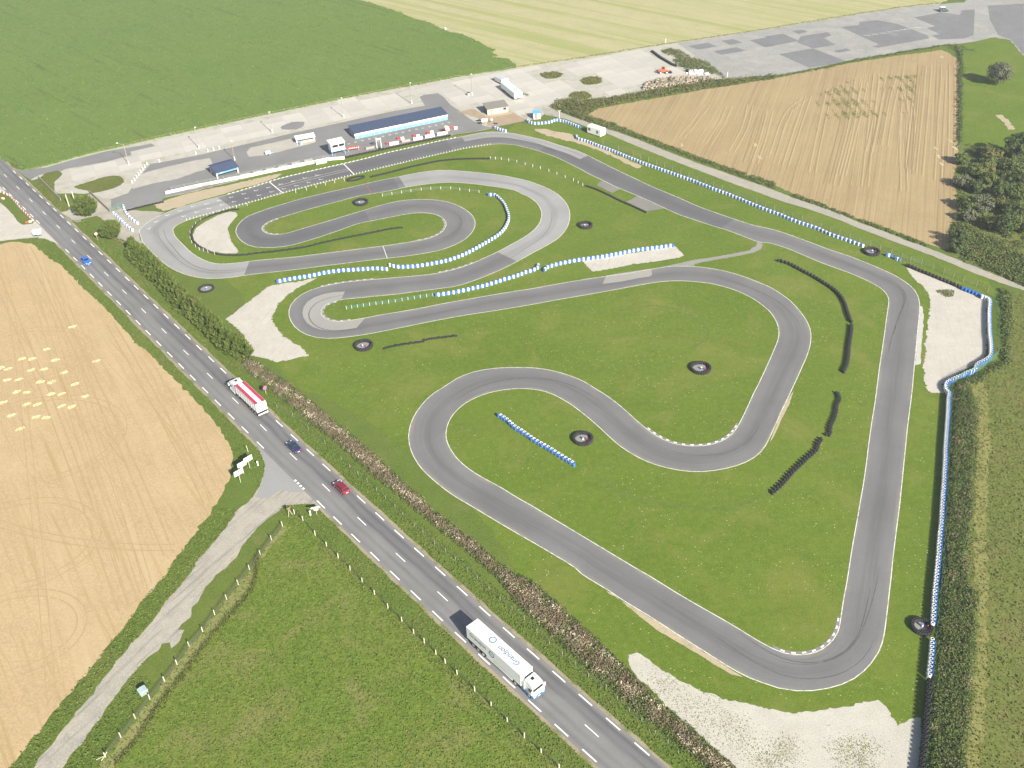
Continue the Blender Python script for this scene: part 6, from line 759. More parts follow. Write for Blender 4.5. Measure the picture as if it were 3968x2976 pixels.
sheet('layby_verge', ragged(A('layby_verge'), .7, .1), .014, M_verge)
sheet('drive_link', dens(A('drive_link'), 1.), .0117, M_junc)
road = strip('trunk_road', roadR, roadL, .0165, M_road)
dash_me = MB().box(-1.5, 1.5, -.08, .08, 0, .004).mesh('lane_dash'); dash_me.materials.append(M_whiteroad)
edge_me = MB().box(-1.5, 1.5, -.11, .11, 0, .004).mesh('edge_dash'); edge_me.materials.append(M_whiteroad)
def dash(me, name, s, o):
    h = (RD(np.array([s + 1]), np.array([o(s + 1)])) - RD(np.array([s - 1]), np.array([o(s - 1)])))[0]
    p = RD(np.array([s]), np.array([o(s)]))[0]; k = bpy.data.objects.new(name, me); COL.objects.link(k); k.parent = road; k.location = (p[0], p[1], .0205); k.rotation_euler = (0, 0, math.atan2(h[1], h[0]))
sC, _ = prof('road_centre')
for s in list(sC) + [sC[0] - 12.6, sC[0] - 25.2, -88.2, -75.8, -50.8, -38]: dash(dash_me, 'lane_dash', s, oC)
sR, _ = prof('road_right_marks')
for s in list(sR) + [sR[0] - 6.5 * k for k in range(1, 5)] + [-184.4, -177.7, -171] + [sR[-1] + 6.1 * k for k in (1, 2, 3)]: dash(edge_me, 'edge_dash', s, oR)
sL, _ = prof('road_left_marks')
for s in list(sL[np.r_[True, np.diff(sL) > 3]]) + [sL[0] - 6.5 * k for k in range(1, 5)] + [sL[-1] + 6.1 * k for k in (1, 2, 3)]: dash(edge_me, 'edge_dash', s, oL)
for p in A('give_way'): MB().box(-.28, .28, -.22, .22, .0205, .0245).build('give_way_dash', M_whiteroad, road, p, math.atan2(dn[1], dn[0]))
sheet('north_lane', ragged(A('north_lane'), 1.2, .12), .0375, M_nlane)

# ---------------------------------------------------------------- tyre walls
M_rub = pm('black_rubber', (.028, .028, .03), .35, 4., .75, objrand=.5)
M_tw = pm('white_tyre_paint', (.8, .8, .78), .06, 3., .55, dirt=(.55, .54, .5), objrand=.12)
M_tb = pm('blue_tyre_paint', (.035, .16, .5), .2, 3., .5, dirt=(.03, .1, .3), objrand=.3)
def stack_mesh(name, mat, tyres, r=.33, h=.225, n=10):
    mb = MB(); pr = []
    for k in range(tyres):
        z = k * h; pr += [(r * .86, z), (r, z + h * .3), (r, z + h * .72), (r * .86, z + h * .97)]
    top = tyres * h
    pr += [(r * .62, top), (r * .5, top - .05), (r * .5, top - .3 * min(1, top / .3)), (.0, top - .3 * min(1, top / .3))]
    mats = [0] * (len(pr) - 4) + [0, 1, 1]; mats = (mats + [1] * 9)[:len(pr) - 1]
    mb.lathe(pr, n, mats=mats); me = mb.mesh(name); me.materials.append(mat); me.materials.append(M_rub); return me
ST_W, ST_B, ST_K = stack_mesh('tyre_stack', M_tw, 4), stack_mesh('tyre_stack', M_tb, 4), stack_mesh('tyre_stack', M_rub, 4, .28, .2)
ST_K3, ST_K2, ST_K1 = stack_mesh('tyre_stack', M_rub, 3, .28, .2), stack_mesh('tyre_stack', M_rub, 2, .3), stack_mesh('tyre_stack', M_rub, 1, h=.3)
ST_WE, ST_BE, ST_KE = stack_mesh('tyre_stack', M_tw, 5, .35), stack_mesh('tyre_stack', M_tb, 5, .27), stack_mesh('tyre_stack', M_rub, 5, .3)
def tyre_wall(key, cols, step, label, group, zig=.0, jit=.03, pts=None):
    pp, hh = along(A(key) if pts is None else pts, step)
    root = thing('tyre_wall', label, 'tyre wall', pp[0], 0, group)
    for i, (p, h) in enumerate(zip(pp, hh)):
        s = zig * (1 if i % 2 else -1) + random.uniform(-jit, jit)
        o = bpy.data.objects.new('tyre_stack', cols[i % len(cols)]); COL.objects.link(o); o.parent = root
        o.location = (p[0] - pp[0][0] - math.sin(h) * s, p[1] - pp[0][1] + math.cos(h) * s, 0.004)
        o.rotation_euler = (random.uniform(-.03, .03), random.uniform(-.03, .03), random.uniform(0, 6))
    return root
GBW, GBK = 'blue and white painted tyre walls', 'unpainted black tyre walls'
BW = [ST_B, ST_W]
tyre_wall('tb_bw0', BW, .66, 'curved blue and white tyre wall round the outside of the inner loop', GBW)
tyre_wall('tb_bw1', BW, .66, 'blue and white tyre wall running to the pale gravel beside the conifers', GBW)
tyre_wall('tb_bw2', BW, .66, 'blue and white tyre wall continuing the short green mesh fence', GBW)
tyre_wall('tb_bw3', BW, .66, 'straight blue and white tyre wall along the narrow rectangular gravel bed', GBW)
tyre_wall('tb_bw4', BW, .63, 'longest blue and white tyre wall, beside the wire fence along the gravel lane', GBW)
tyre_wall('tb_bw5', BW, .62, 'bent blue and white tyre wall around the small blue-roofed hut', GBW)
tyre_wall('tb_bw6', BW, .6, 'short blue and white tyre wall at the end of the pit exit', GBW)
tyre_wall('tb_bw7', [ST_B, ST_W, ST_B], .62, 'trio of blue and white tyre stacks beside the black tyre ring', GBW)
tyre_wall('tb_bw8', [ST_B, ST_W, ST_B], .62, 'trio of blue and white tyre stacks at the tip of the large gravel trap', GBW)
tyre_wall('tb_bw9', [ST_WE, ST_BE], .42, 'tall zigzag blue and white tyre wall along the green fence of the pasture-side straight', GBW, .15)
tyre_wall('tb_bw10', [ST_WE, ST_BE], .42, 'short tall blue and white tyre wall between a tyre ring and black tyres', GBW, .15)
tyre_wall('tb_bw11', [ST_W, ST_B, ST_W], .62, 'blue and white tyre row on the grandstand side of the entrance gate', GBW)
tyre_wall('tb_bw12', [ST_W, ST_W, ST_B], .62, 'blue and white tyre row on the conifer side of the entrance gate', GBW)
tyre_wall('tb_bw13', BW, .5, 'blue and white tyre wall alone in the grass of the wide hairpin', GBW, .1)
tyre_wall('tb_blue', [ST_B], .46, 'all-blue tyre wall at the corner of the large gravel trap', GBW, .18)
tyre_wall('tb_black0', [ST_K], .5, 'black tyre wall along the lane edge of the large gravel trap', GBK, .16)
tyre_wall('tb_black1', [ST_K], .55, 'long curving black tyre wall in the grass before the gravel trap corner', GBK, .14)
tyre_wall('tb_black2', [ST_K], .45, 'thick black tyre wall continuing the long curve along the pasture-side straight', GBK, .16)
tyre_wall('tb_black3', [ST_K3], .45, 'black tyre wall with a hooked end beside the pasture-side straight', GBK, .2)
tyre_wall('tb_black4', [ST_K3], .45, 'slanting double black tyre wall pointing into the infield', GBK, .22)
tyre_wall('tb_black5', [ST_K1, ST_K1, ST_K2], .62, 'low black tyre chain around the pale gravel and into the inner loop', GBK, .05)
tyre_wall('tb_black6', [ST_K2], .6, 'low black tyre line in the grass beside the start straight', GBK, .1)
tyre_wall('tb_black7', [ST_K3], .6, 'black tyre line in front of the pit stands', GBK, .1)
tyre_wall('tb_black8', [ST_K1, ST_K1, ST_K2], .6, 'short low black tyre line beside a tyre ring in open grass', GBK, .08)
tyre_wall('tb_black9', [ST_K2], .6, 'black tyre line closing off the dark link slab', GBK, .06)
tyre_wall('tb_black10', [ST_K2], .6, 'short black tyre line under the posts by the entrance gate', GBK, .06)
tyre_wall('tb_black11', [ST_KE], .42, 'tall black tyre wall along the weedy gravel and green fence', GBK, .15)
# marshal posts: rings of black tyres round a concrete disc
M_pad = pm('marshal_concrete', (.24, .23, .22), .12, 2., .9)
ring_txt = ['between the conifer row and the first hairpin', 'in the long grass tongue of the inner loop', 'outside the second hairpin, near the pale gravel', 'in open grass outside the pale bend', 'standing alone in the wide open infield', 'inside the wide hairpin', 'ending the longest tyre wall', 'against the tall wall of the pasture-side straight', 'low and oval, beside the start line']
M_blue = pm('blue_plastic', (.08, .27, .62), .15, 4., .4); M_redp = pm('red_plastic', (.5, .05, .04), .15, 4., .45); M_wp = pm('white_plastic', (.78, .78, .76), .06, 4., .5)
for i in range(9):
    x, y, r = A('ring_%d' % i); flat = i == 8
    root = thing('tyre_ring', 'ring of black tyres ' + ring_txt[i], 'tyre ring', (x, y), R(24) if flat else 0, 'marshal posts ringed with tyres')
    rx, ry = (r * .9, r * .36) if flat else (r * .88, r * .88)
    n = 26
    for k in range(n):
        t = 2 * math.pi * (k + .3 * random.random()) / n
        o = bpy.data.objects.new('tyre_stack', ST_K2 if flat or i == 0 else ST_K); COL.objects.link(o); o.parent = root; o.location = (rx * math.cos(t), ry * math.sin(t), .003); o.rotation_euler = (0, 0, random.random() * 6)
    if not flat:
        MB().lathe([(0, .03), (rx - .1, .03), (rx - .1, .0)], 24).build('concrete_disc', M_pad, root)
        lab = 'in the tyre ring ' + ring_txt[i]
        dx, dy = random.uniform(-.5, .3), random.uniform(-.3, .4)
        cb = thing('flag_bin', ('white' if i in (5, 7) else 'blue') + ' flag bin ' + lab, 'bin', (x + dx, y + dy, .03), random.random(), 'flag bins of the marshal posts')
        MB().lathe([(0, .0), (.16, 0), (.2, .5), (.18, .54), (.0, .54)], 10).build('drum', M_wp if i in (5, 7) else M_blue, cb); MB().lathe([(0, .55), (.21, .55), (.21, .6), (0, .62)], 10).build('lid', M_blue if i in (5, 7) else M_wp, cb)
        if i in (2, 3, 4, 5, 6, 7):
            ex = thing('extinguisher', 'red extinguisher ' + lab, 'extinguisher', (x + dx + .8, y + dy - .25, .03), 0, 'extinguishers of the marshal posts')
            MB().lathe([(0, 0), (.13, 0), (.14, .5), (.06, .62), (.04, .68), (0, .7)], 9).build('cylinder', M_redp, ex); MB().tube((.05, 0, .66), (.22, 0, .3), .02).tube((-.06, 0, .7), (.12, 0, .72), .025).build('hose', M_rub, ex)

# ---------------------------------------------------------------- fences and posts
M_wood = pm('weathered_wood', (.3, .24, .15), .25, 5., .85); M_wpost = pm('white_post', (.74, .74, .7), .1, 4., .6, dirt=(.5, .48, .42))
M_cpost = pm('pale_concrete_post', (.55, .5, .4), .15, 4., .85); M_steel = pm('galvanised', (.42, .43, .43), .12, 4., .45, .4); M_gpost = pm('green_post', (.09, .2, .15), .2, 4., .6)
M_net_g = netting('green_windbreak', (.1, .23, .17), .3); M_net_w = netting('wire_mesh', (.25, .28, .24), .18); M_net_d = netting('stock_wire', (.12, .13, .1), .3)
M_blk0 = pm('grey_thin_post', (.33, .3, .25), .2, 4., .85)
def fence(name, label, pts, h, mat, pr=.06, rail=None, net=None, group=None, cat='fence', lean=.03, square=False, nh=None, nz0=.05):
    pts = np.asarray(pts, float); o = pts[0]; root = thing(name, label, cat, o, 0, group)
    mb = MB().box(-pr, pr, -pr, pr, -.02, h, pr * .15, pr * .15) if square else MB().tube((0, 0, -.02), (0, 0, h), pr, pr * .85, 6)
    me = mb.mesh('post'); me.materials.append(mat)
    for i, p in enumerate(pts):
        k = bpy.data.objects.new('post', me); COL.objects.link(k); k.parent = root; k.location = (p[0] - o[0], p[1] - o[1], 0)
        k.rotation_euler = (random.uniform(-lean, lean), random.uniform(-lean, lean), random.random()); k.scale = (1, 1, random.uniform(.94, 1.05))
    if rail:
        for i, (p, q) in enumerate(zip(pts[:-1], pts[1:])):
            for z in rail: MB().tube((p[0] - o[0], p[1] - o[1], z), (q[0] - o[0], q[1] - o[1], z + random.uniform(-.02, .02)), .035, n=5).build('rail', mat, root)
    if net:
        a = pts - o; hh = nh or h * .97; n = len(a)
        vs = [(p[0] + .06, p[1], nz0) for p in a] + [(p[0] + .06, p[1], hh) for p in a]
        me = bpy.data.meshes.new('mesh_panel'); me.from_pydata(vs, [], [(i, i + 1, n + i + 1, n + i) for i in range(n - 1)]); link('mesh_panel', me, net, root)
    return root
GP = 'white post rows along the circuit'
fence('field_fence', 'wooden post and rail fence between the green crop and pale apron', along(A('fence_crop'), 4.15)[0], 1.15, M_wood, .09, rail=(1.08,))
fence('post_row', 'white posts in the grass beside the start grid', A('posts_start'), 1.05, M_wpost, .07, group=GP)
fence('post_row', 'white posts curving round the first hairpin over the tyre chain', A('posts_hairpin'), 1.0, M_wpost, .06, net=M_net_w, group=GP)
fence('marker_row', 'dense row of short white stakes along the start straight', along(A('posts_kerb'), 1.03)[0], .5, M_wpost, .09, group=GP)
fence('post_row', 'white posts with wire from the black tyres to the dark link slab', A('posts_north'), .95, M_wpost, .07, net=M_net_w, group=GP)
fence('post_row', 'white posts along the grass beside the inner loop', A('posts_mid'), .95, M_wpost, .07, net=M_net_w, group=GP)
fence('mesh_fence', 'short green mesh fence with white posts inside the second hairpin', A('posts_green'), 1.0, M_wpost, .06, net=M_net_g)
fence('wire_fence', 'tall wire fence with tan posts between the tyre wall and gravel lane', A('posts_ne'), 1.9, M_wood, .055, net=M_net_w)
fence('windbreak_fence', 'tall green windbreak fence behind the zigzag tyre wall', along(A('fence_east'), 2.6)[0], 1.95, M_gpost, .04, net=M_net_g)
fence('stock_fence', 'pale concrete posts with wire between the meadow and trunk road', A('posts_meadow_road'), 1.15, M_cpost, .085, net=M_net_d, square=True, nh=1.0)
fence('stock_fence', 'pale concrete posts with wire between the meadow and farm lane', A('posts_meadow_lane'), 1.2, M_cpost, .085, net=M_net_d, square=True, nh=1.0)
fence('stock_fence', 'thin grey posts along the foot of the brown bramble bank', A('posts_hedge'), 1.0, M_blk0, .035, net=M_net_w, square=True)
MB().tube((0, 0, 0), (.9, .8, 1.05), .06).tube((.35, .9, 0), (-.35, -.5, 1.0), .06).build('brace_post', M_cpost, None, (A('posts_meadow_lane')[-1][0] - .4, A('posts_meadow_lane')[-1][1] - .6), label='leaning pair of crossed pale posts at the corner by the farm lane', cat='post')
def cross(a): return [np.array(a), np.array(a)]
# light poles
M_pole = pm('concrete_pole', (.3, .28, .25), .15, 1., .85); M_lamp = pm('lamp_housing', (.6, .6, .58), .1, 4., .4)
for i, (x, y, h) in enumerate(PT['poles']):
    wood = i in (2, 6)
    where = ['by the road end of the apron, lamp arm over the fence', 'beside three white bollards', 'behind the blue-roofed open shelter', 'closest to the dark stain on the apron', 'behind the end of the white-roofed stall', 'behind the long blue-roofed pit building', 'with a grey cabinet near the white trailers'][i]
    root = thing('light_pole', ('timber' if wood else 'concrete') + ' light pole ' + where, 'light pole', (x, y), 0, 'light poles along the apron')
    MB().tube((0, 0, -.02), (0, 0, h), .13, .08, 8).build('shaft', M_wood if wood else M_pole, root)
    MB().lathe([(0, 0), (.2, 0), (.18, 1.2), (.14, 1.25), (0, 1.25)], 8).build('foot', M_wpost, root)
    ax = (-2.0, .5) if i == 0 else (.3, .35)
    MB().tube((0, 0, h - .25), (ax[0], ax[1], h + .1), .05, n=6).build('arm', M_steel, root)
    MB().rbox(ax[0] - .45, ax[0] + .15, ax[1] - .18, ax[1] + .18, h + .02, h + .26, .05).build('lamp', M_lamp, root)
    if i == 6:
        cb = thing('cabinet', 'small grey electrical cabinet at the foot of a timber pole', 'cabinet', (x - 1.3, y + .1), R(20)); MB().rbox(-.5, .5, -.35, .35, 0, 1.05, .04).build('case', M_steel, cb); MB().box(-.56, .56, -.42, .42, 1.05, 1.13).build('lid', M_rub, cb)
bo_me = MB().lathe([(0, 0), (.24, 0), (.26, .12), (.2, .2), (.18, .85), (.12, .95), (0, .97)], 9).mesh('bollard'); bo_me.materials.append(M_wpost)
for i, p in enumerate(PT['bollards']):
    lab = 'white bollard in the row of three beside a light pole' if i in (1, 2, 3) else 'white bollard standing apart from the row of three' if i == 0 else 'single white bollard on the corner of the paddock asphalt' if i == 12 else 'white bollard in the close slanting row beside the paddock asphalt'
    link('bollard', bo_me, None, None, p, random.random(), label=lab, cat='bollard', group='white bollards of the apron')

# ---------------------------------------------------------------- buildings of the paddock
M_bluer = pm('blue_roof_sheet', (.06, .078, .135), .1, .6, .55, spec=.3); M_wwall = pm('white_cladding', (.78, .77, .74), .06, 1., .6); M_bwall = pm('blue_cladding', (.16, .38, .6), .1, 1., .55)
M_dark = pm('dark_interior', (.03, .03, .033), .2, 2., .9); M_glass = glassy('window_glass'); M_tan = pm('rendered_block', (.55, .47, .35), .1, 1., .85); M_fib = pm('fibre_cement', (.19, .18, .165), .12, .8, .85)
M_gw = pm('grey_wall', (.3, .3, .31), .1, 1., .8)
# long pit building
(p0, p1) = np.array(PT['long'][0]), np.array(PT['long'][1]); Lg = float(np.hypot(*(p1 - p0))); ang = math.atan2(*(p1 - p0)[::-1])
b = thing('pit_building', 'long low pit building with dark blue sheet roof and white fascia', 'building', p0, ang)
MB().box(0, Lg, .6, 6.3, 0, 2.0).build('wall', M_gw, b)
MB().box(0.02, Lg - .02, .1, .6, 0, 1.2).build('front_wall', M_bwall, b)
for k in range(17):
    x = .9 + k * (Lg - 1.8) / 16; MB().box(x - .04, x + .04, .02, .1, 0, 1.2).build('pillar', M_wpost, b)
for x0, x1 in ((-.05, Lg * .497), (Lg * .56, Lg + .05)): MB().box(x0, x1, -.08, .62, 1.18, 2.0).build('fascia', M_wwall, b)
MB().box(Lg * .5, Lg * .557, -.02, .62, 1.2, 2.0).build('fascia', M_tan, b)
roof = MB().prism([(-.2, 2.02), (-.2, 2.12), (Lg + .2, 2.12), (Lg + .2, 2.02)], -.25, 6.5)
for i, v in enumerate(roof.v): roof.v[i] = (v[0], v[1], v[2] + (v[1] + .25) * .09)
rf = roof.build('roof', M_bluer, b)
rb = MB().box(0, .03, -.22, 6.45, 0, .045)
for i, v in enumerate(rb.v): rb.v[i] = (v[0], v[1], v[2] + 2.119 + (v[1] + .25) * .09)
rme = rb.mesh('roof_seam'); rme.materials.append(M_bluer)
for k in range(36): o = bpy.data.objects.new('roof_seam', rme); COL.objects.link(o); o.parent = rf; o.location = (k * Lg / 35.5, 0, 0)
# control tower
t0, t1 = np.array(PT['tower'][0]), np.array(PT['tower'][1]); ta = math.atan2(*(t1 - t0)[::-1]); wl = float(np.hypot(*(t1 - t0))) + .4
b = thing('control_tower', 'white control cabin on blue stilts above the pit wall', 'tower', t0, ta)
MB().box(-.3, wl, -.1, 2.9, 1.75, 4.35).build('cabin', M_wwall, b)
MB().box(-.34, wl + .04, -.14, 2.94, 1.6, 1.8).build('floor_beam', M_bwall, b)
ro = MB().box(-.55, wl + .25, -.4, 3.2, 4.36, 4.5)
for i, v in enumerate(ro.v): ro.v[i] = (v[0], v[1], v[2] + (v[1] + .4) * .1)
ro.build('roof', pm('pale_roof_sheet', (.62, .66, .68), .06, 1., .5), b)
for x0, x1 in ((.15, wl / 2 - .05), (wl / 2 + .25, wl - .15)):
    f = MB().box(x0, x1, -.16, -.1, 3.05, 3.95).build('window', M_glass, b); MB().box(x0 - .07, x1 + .07, -.19, -.165, 2.97, 3.05).build('sill', M_wwall, f)
for x, y in ((-.15, .05), (wl - .15, .05), (-.15, 2.7), (wl - .15, 2.7)): MB().box(x - .09, x + .09, y - .09, y + .09, 0, 1.6).build('leg', M_bwall, b)
MB().prism([(wl + .05, 1.6), (wl + 1.6, 0), (wl + 1.75, 0), (wl + .25, 1.7)], 1.2, 2.1).build('stairs', M_steel, b)
# open shelter with blue roof
s0, s1 = np.array(PT['shelter'][0]), np.array(PT['shelter'][1]); sa_ = math.atan2(*(s1 - s0)[::-1]); sl = float(np.hypot(*(s1 - s0)))
b = thing('open_shelter', 'open-fronted shelter with dark blue pitched roof and white corner posts', 'shelter', s0, sa_)
for x in (0, sl): MB().box(x - .18, x + .18, -.1, .25, 0, 2.15).build('post', M_wpost, b)
for x in (0, sl):
    MB().box(x - .12, x + .12, 5.4, 5.7, 0, 2.5).build('post', M_wpost, b)
MB().box(.2, sl - .2, .0, .12, 1.35, 2.2).build('front_beam', M_bwall, b)
MB().box(.9, 2.4, -.07, -.01, 1.45, 2.0).build('sign_board', pm('pale_blue_board', (.35, .52, .75), .1, 2., .6), b)
MB().box(.1, .2, .2, 5.5, 0, 1.9).build('side_wall', M_gw, b)
for y0, y1, z0, z1 in ((-.6, 3.6, 2.15, 3.05), (3.6, 6.1, 3.05, 2.6)):
    mb = MB().add([(-.45, y0, z0), (sl + .45, y0, z0), (sl + .45, y1, z1), (-.45, y1, z1), (-.45, y0, z0 + .1), (sl + .45, y0, z0 + .1), (sl + .45, y1, z1 + .1), (-.45, y1, z1 + .1)], [(3, 2, 1, 0), (4, 5, 6, 7), (0, 1, 5, 4), (1, 2, 6, 5), (2, 3, 7, 6), (3, 0, 4, 7)]); mb.build('roof', M_bluer, b)
# lean-to stall with white roof
l0, l1 = np.array(PT['lean'][0]), np.array(PT['lean'][1]); la = math.atan2(*(l1 - l0)[::-1]); ll = float(np.hypot(*(l1 - l0)))
b = thing('stall', 'small stall with white sloping roof and blue barrels at its end', 'stall', l0, la)
for x in (0, ll * .5, ll):
    for y in (.1, 1.9): MB().box(x - .07, x + .07, y - .07, y + .07, 0, 1.65).build('post', M_wood if x == ll * .5 else M_wpost, b)
rl = MB().box(-.35, ll + .35, -.3, 2.3, 1.66, 1.76)
for i, v in enumerate(rl.v): rl.v[i] = (v[0], v[1], v[2] + (v[1] + .3) * .22)
rl.build('roof', M_wwall, b)
MB().box(1.9, ll - .3, .0, .08, .2, 1.0).build('counter', M_tan, b); MB().box(.05, ll - .05, 1.85, 1.9, .1, 1.5).build('back_wall', M_gw, b)
for k, (x, mt, lb) in enumerate(((.75, M_blue, 'blue barrel at the end of the white-roofed stall'), (1.35, M_wp, 'white tub beside the blue barrel of the stall'))):
    q = l0 + np.array([math.cos(la) * x + math.sin(la) * .6, math.sin(la) * x - math.cos(la) * .6])
    MB().lathe([(0, 0), (.3, 0), (.32, .3), (.3, .32), (.32, .6), (.3, .9), (0, .92)], 10).build('barrel', mt, None, q, label=lb, cat='barrel')
# white caravan box on the paddock
q = PT['small_white'][0]
b = thing('box_trailer', 'little white and pale blue box trailer alone on the paddock asphalt', 'trailer', q, R(20))
MB().rbox(-1.0, .7, -.55, .55, .3, 1.25, .08).build('body', M_wwall, b); MB().rbox(.75, 1.4, -.3, .3, .25, .75, .06).build('tool_box', M_bwall, b)
for y in (-.6, .6): MB().tube((-.2, y - .05, .28), (-.2, y + .05, .28), .28, n=10).build('wheel', M_rub, b)
MB().tube((1.4, 0, .35), (1.9, 0, .35), .05).build('drawbar', M_steel, b)
# trailers parked on the apron
def box_unit(name, label, key, h, floor_, mat, roofmat):
    a, b_, c = (np.array(PT[key][i]) for i in range(3)); w_ = max(2.4, float(np.hypot(*(c - b_)))); l_ = float(np.hypot(*(b_ - a))); h_ = math.atan2(*(a - b_)[::-1])
    # local: x from the near end backwards, y to the visible near face's other side
    r = thing(name, label, 'trailer', b_, h_)
    MB().rbox(0, l_, -w_, 0, floor_, h, .04).build('body', mat, r)
    MB().box(.05, l_ - .05, -w_ + .05, -.05, h, h + .03).build('roof', roofmat, r)
    MB().box(-.02, .0, -w_ * .5 - .02, -w_ * .5 + .02, floor_ + .1, h - .1).build('door_seam', M_steel, r)
    for x in (l_ * .12, l_ * .22, l_ * .8):
        for y in (-.2, -w_ + .2): MB().tube((x, y - .12, .32), (x, y + .12, .32), .32, n=10).build('wheel', M_rub, r)
    MB().box(.3, l_ - .3, -w_ * .5 - .3, -w_ * .5 + .3, .35, floor_).build('chassis', M_rub, r)
    return r
box_unit('box_trailer', 'shorter grey-roofed box trailer parked behind a longer white one', 'cont1', 2.1, .5, M_wwall, pm('grey_roof', (.45, .46, .47), .1, 1., .6))
box_unit('box_trailer', 'long white semi-trailer with pale blue roof on the concrete apron', 'cont2', 2.75, .75, M_wwall, pm('pale_blue_roof', (.55, .66, .7), .06, 1., .5))
# block house
h0, h1 = np.array(PT['house'][0]), np.array(PT['house'][1]); ha = math.atan2(*(h1 - h0)[::-1]) + .08; hl = float(np.hypot(*(h1 - h0)))
b = thing('block_house', 'small rendered block house with grey fibre roof', 'house', h0, ha)
MB().box(0, hl, 0, 4.6, 0, 2.2).build('wall', M_tan, b); MB().box(-.02, .0, .1, 4.5, 0, 2.15).build('end_wall', pm('dark_boards', (.13, .12, .11), .2, 2., .85), b)
rr_ = MB().box(-.3, hl + .2, -.35, 4.9, 2.2, 2.3)
for i, v in enumerate(rr_.v): rr_.v[i] = (v[0], v[1], v[2] + (v[1] + .35) * .12)
rr_.build('roof', M_fib, b)
d_ = MB().box(.95, 2.3, -.05, .02, 0, 1.85).build('door', M_gw, b); MB().box(1.6, 1.64, -.07, -.05, .05, 1.8).build('seam', M_dark, d_)
f = MB().box(hl - 1.9, hl - .7, -.06, .02, 1.05, 1.9).build('window', M_gw, b); MB().box(hl - 1.8, hl - .8, -.09, -.065, 1.12, 1.83).build('pane', M_glass, f)
MB().box(-.2, hl + .8, -2.2, -.06, 0.03, .09).build('terrace', M_dirt, b)
# hut with blue roof
k0, k1, k2 = (np.array(PT['kiosk'][i]) for i in range(3)); ka = math.atan2(*(k2 - k1)[::-1]); kl = float(np.hypot(*(k2 - k1)))
b = thing('hut', 'small hut with bright blue roof and pale plank front', 'hut', k1, ka)
MB().box(0, kl, 0, 2.0, 0, 2.15).build('wall', pm('weathered_boards', (.52, .5, .44), .15, 3., .8), b)
kr = MB().box(-.15, kl + .15, -.2, 2.3, 2.15, 2.26)
for i, v in enumerate(kr.v): kr.v[i] = (v[0], v[1], v[2] + (v[1] + .2) * .15)
kr.build('roof', pm('bright_blue_sheet', (.13, .34, .66), .1, 1., .5), b)
for k in range(4): MB().box(.15 + k * kl / 4.2, .15 + k * kl / 4.2 + .34, -.05, .0, .25, 2.05).build('plank', M_wpost if k != 1 else M_dark, b)
# site cabin
c0, c1, c2 = (np.array(PT['cabin'][i]) for i in range(3)); ca_ = math.atan2(*(c1 - c0)[::-1]); cl = float(np.hypot(*(c1 - c0)))
b = thing('site_cabin', 'white portable cabin on blocks beside the gravel lane', 'cabin', c0, ca_)
MB().rbox(0, cl, 0, 2.5, .3, 2.75, .1).build('body', M_wwall, b); MB().box(.1, cl - .1, .1, 2.4, 2.75, 2.83).build('roof', M_wwall, b)
for x0, x1, z0, z1 in ((.6, 1.5, 1.3, 2.2), (cl - 2.0, cl - 1.2, 1.1, 2.1)):
    f = MB().box(x0, x1, -.04, .0, z0, z1).build('window', M_glass, b); MB().box((x0 + x1) / 2 - .03, (x0 + x1) / 2 + .03, -.06, -.042, z0, z1).build('glazing_bar', M_wwall, f)
for x in (.6, cl / 2, cl - .6):
    for y in (.3, 2.2): MB().box(x - .25, x + .25, y - .2, y + .2, 0, .3).build('support_block', M_gw, b)
MB().tube((cl - .6, 1.2, 2.8), (cl - .6, 1.2, 3.3), .08).build('flue', M_steel, b)
# pit wall: painted blocks in a line
pw = np.array(PT['pitwall']); pw = pw[np.argsort(pw[:, 0])]
M_pw = pm('pit_wall_paint', (.8, .79, .76), .05, 1., .65, dirt=(.6, .58, .52))
b = thing('pit_wall', 'long white painted concrete pit wall beside the start straight', 'wall', pw[0])
pp, hh = along(pw, 2.55, 1.25); wme = MB().box(-1.25, 1.25, -.26, .26, 0, .85, .0, .1).mesh('wall_block'); wme.materials.append(M_pw)
for i, (p, h) in enumerate(zip(pp, hh)):
    o = bpy.data.objects.new('wall_block', wme); COL.objects.link(o); o.parent = b; o.location = (p[0] - pw[0][0], p[1] - pw[0][1], .005); o.rotation_euler = (0, 0, h + random.uniform(-.01, .01))
wall_h = math.atan2(*(pw[-1] - pw[0])[::-1])
M_blk = pm('grey_block', (.34, .32, .29), .12, 2., .9, objrand=.3)
gb = MB().rbox(-1.45, 1.45, -.35, .35, 0, .85, .04).mesh('concrete_block')
wts = ['first', 'second', 'third', 'fourth', 'fifth', 'sixth', 'seventh', 'eighth', 'ninth']
for i, p in enumerate(PT['blocks']):
    q = np.array(p) + np.array([-math.sin(wall_h), math.cos(wall_h)]) * .75
    r = thing('concrete_block', 'grey concrete block behind the pit wall, %s from the entrance gate' % wts[i], 'block', q, wall_h, 'grey blocks behind the pit wall')
    MB().rbox(-1.45, 1.45, -.35, .35, 0, .8, .04).build('body', M_blk, r); MB().box(-1.4, 1.4, -.3, .3, .8, .84).build('cap', M_conc, r)
pfn = [np.array(p) + np.array([-math.sin(wall_h), math.cos(wall_h)]) * .7 for p in along(pw, 4.15, 2.)[0]]
fence('pit_fence', 'thin grey posts of the netting above the pit wall', pfn, 1.7, M_steel, .05, net=M_net_w)
q = np.array(PT['bluepanel'][0]); r = thing('banner_board', 'large white board standing on the pit wall beside the control cabin', 'board', q, wall_h); MB().box(-1.8, 1.8, -.08, .08, .1, 1.7).build('panel', M_wwall, r)
for x in (-1.5, 1.5): MB().box(x - .05, x + .05, .08, .2, 0, 1.6).build('leg', M_steel, r)
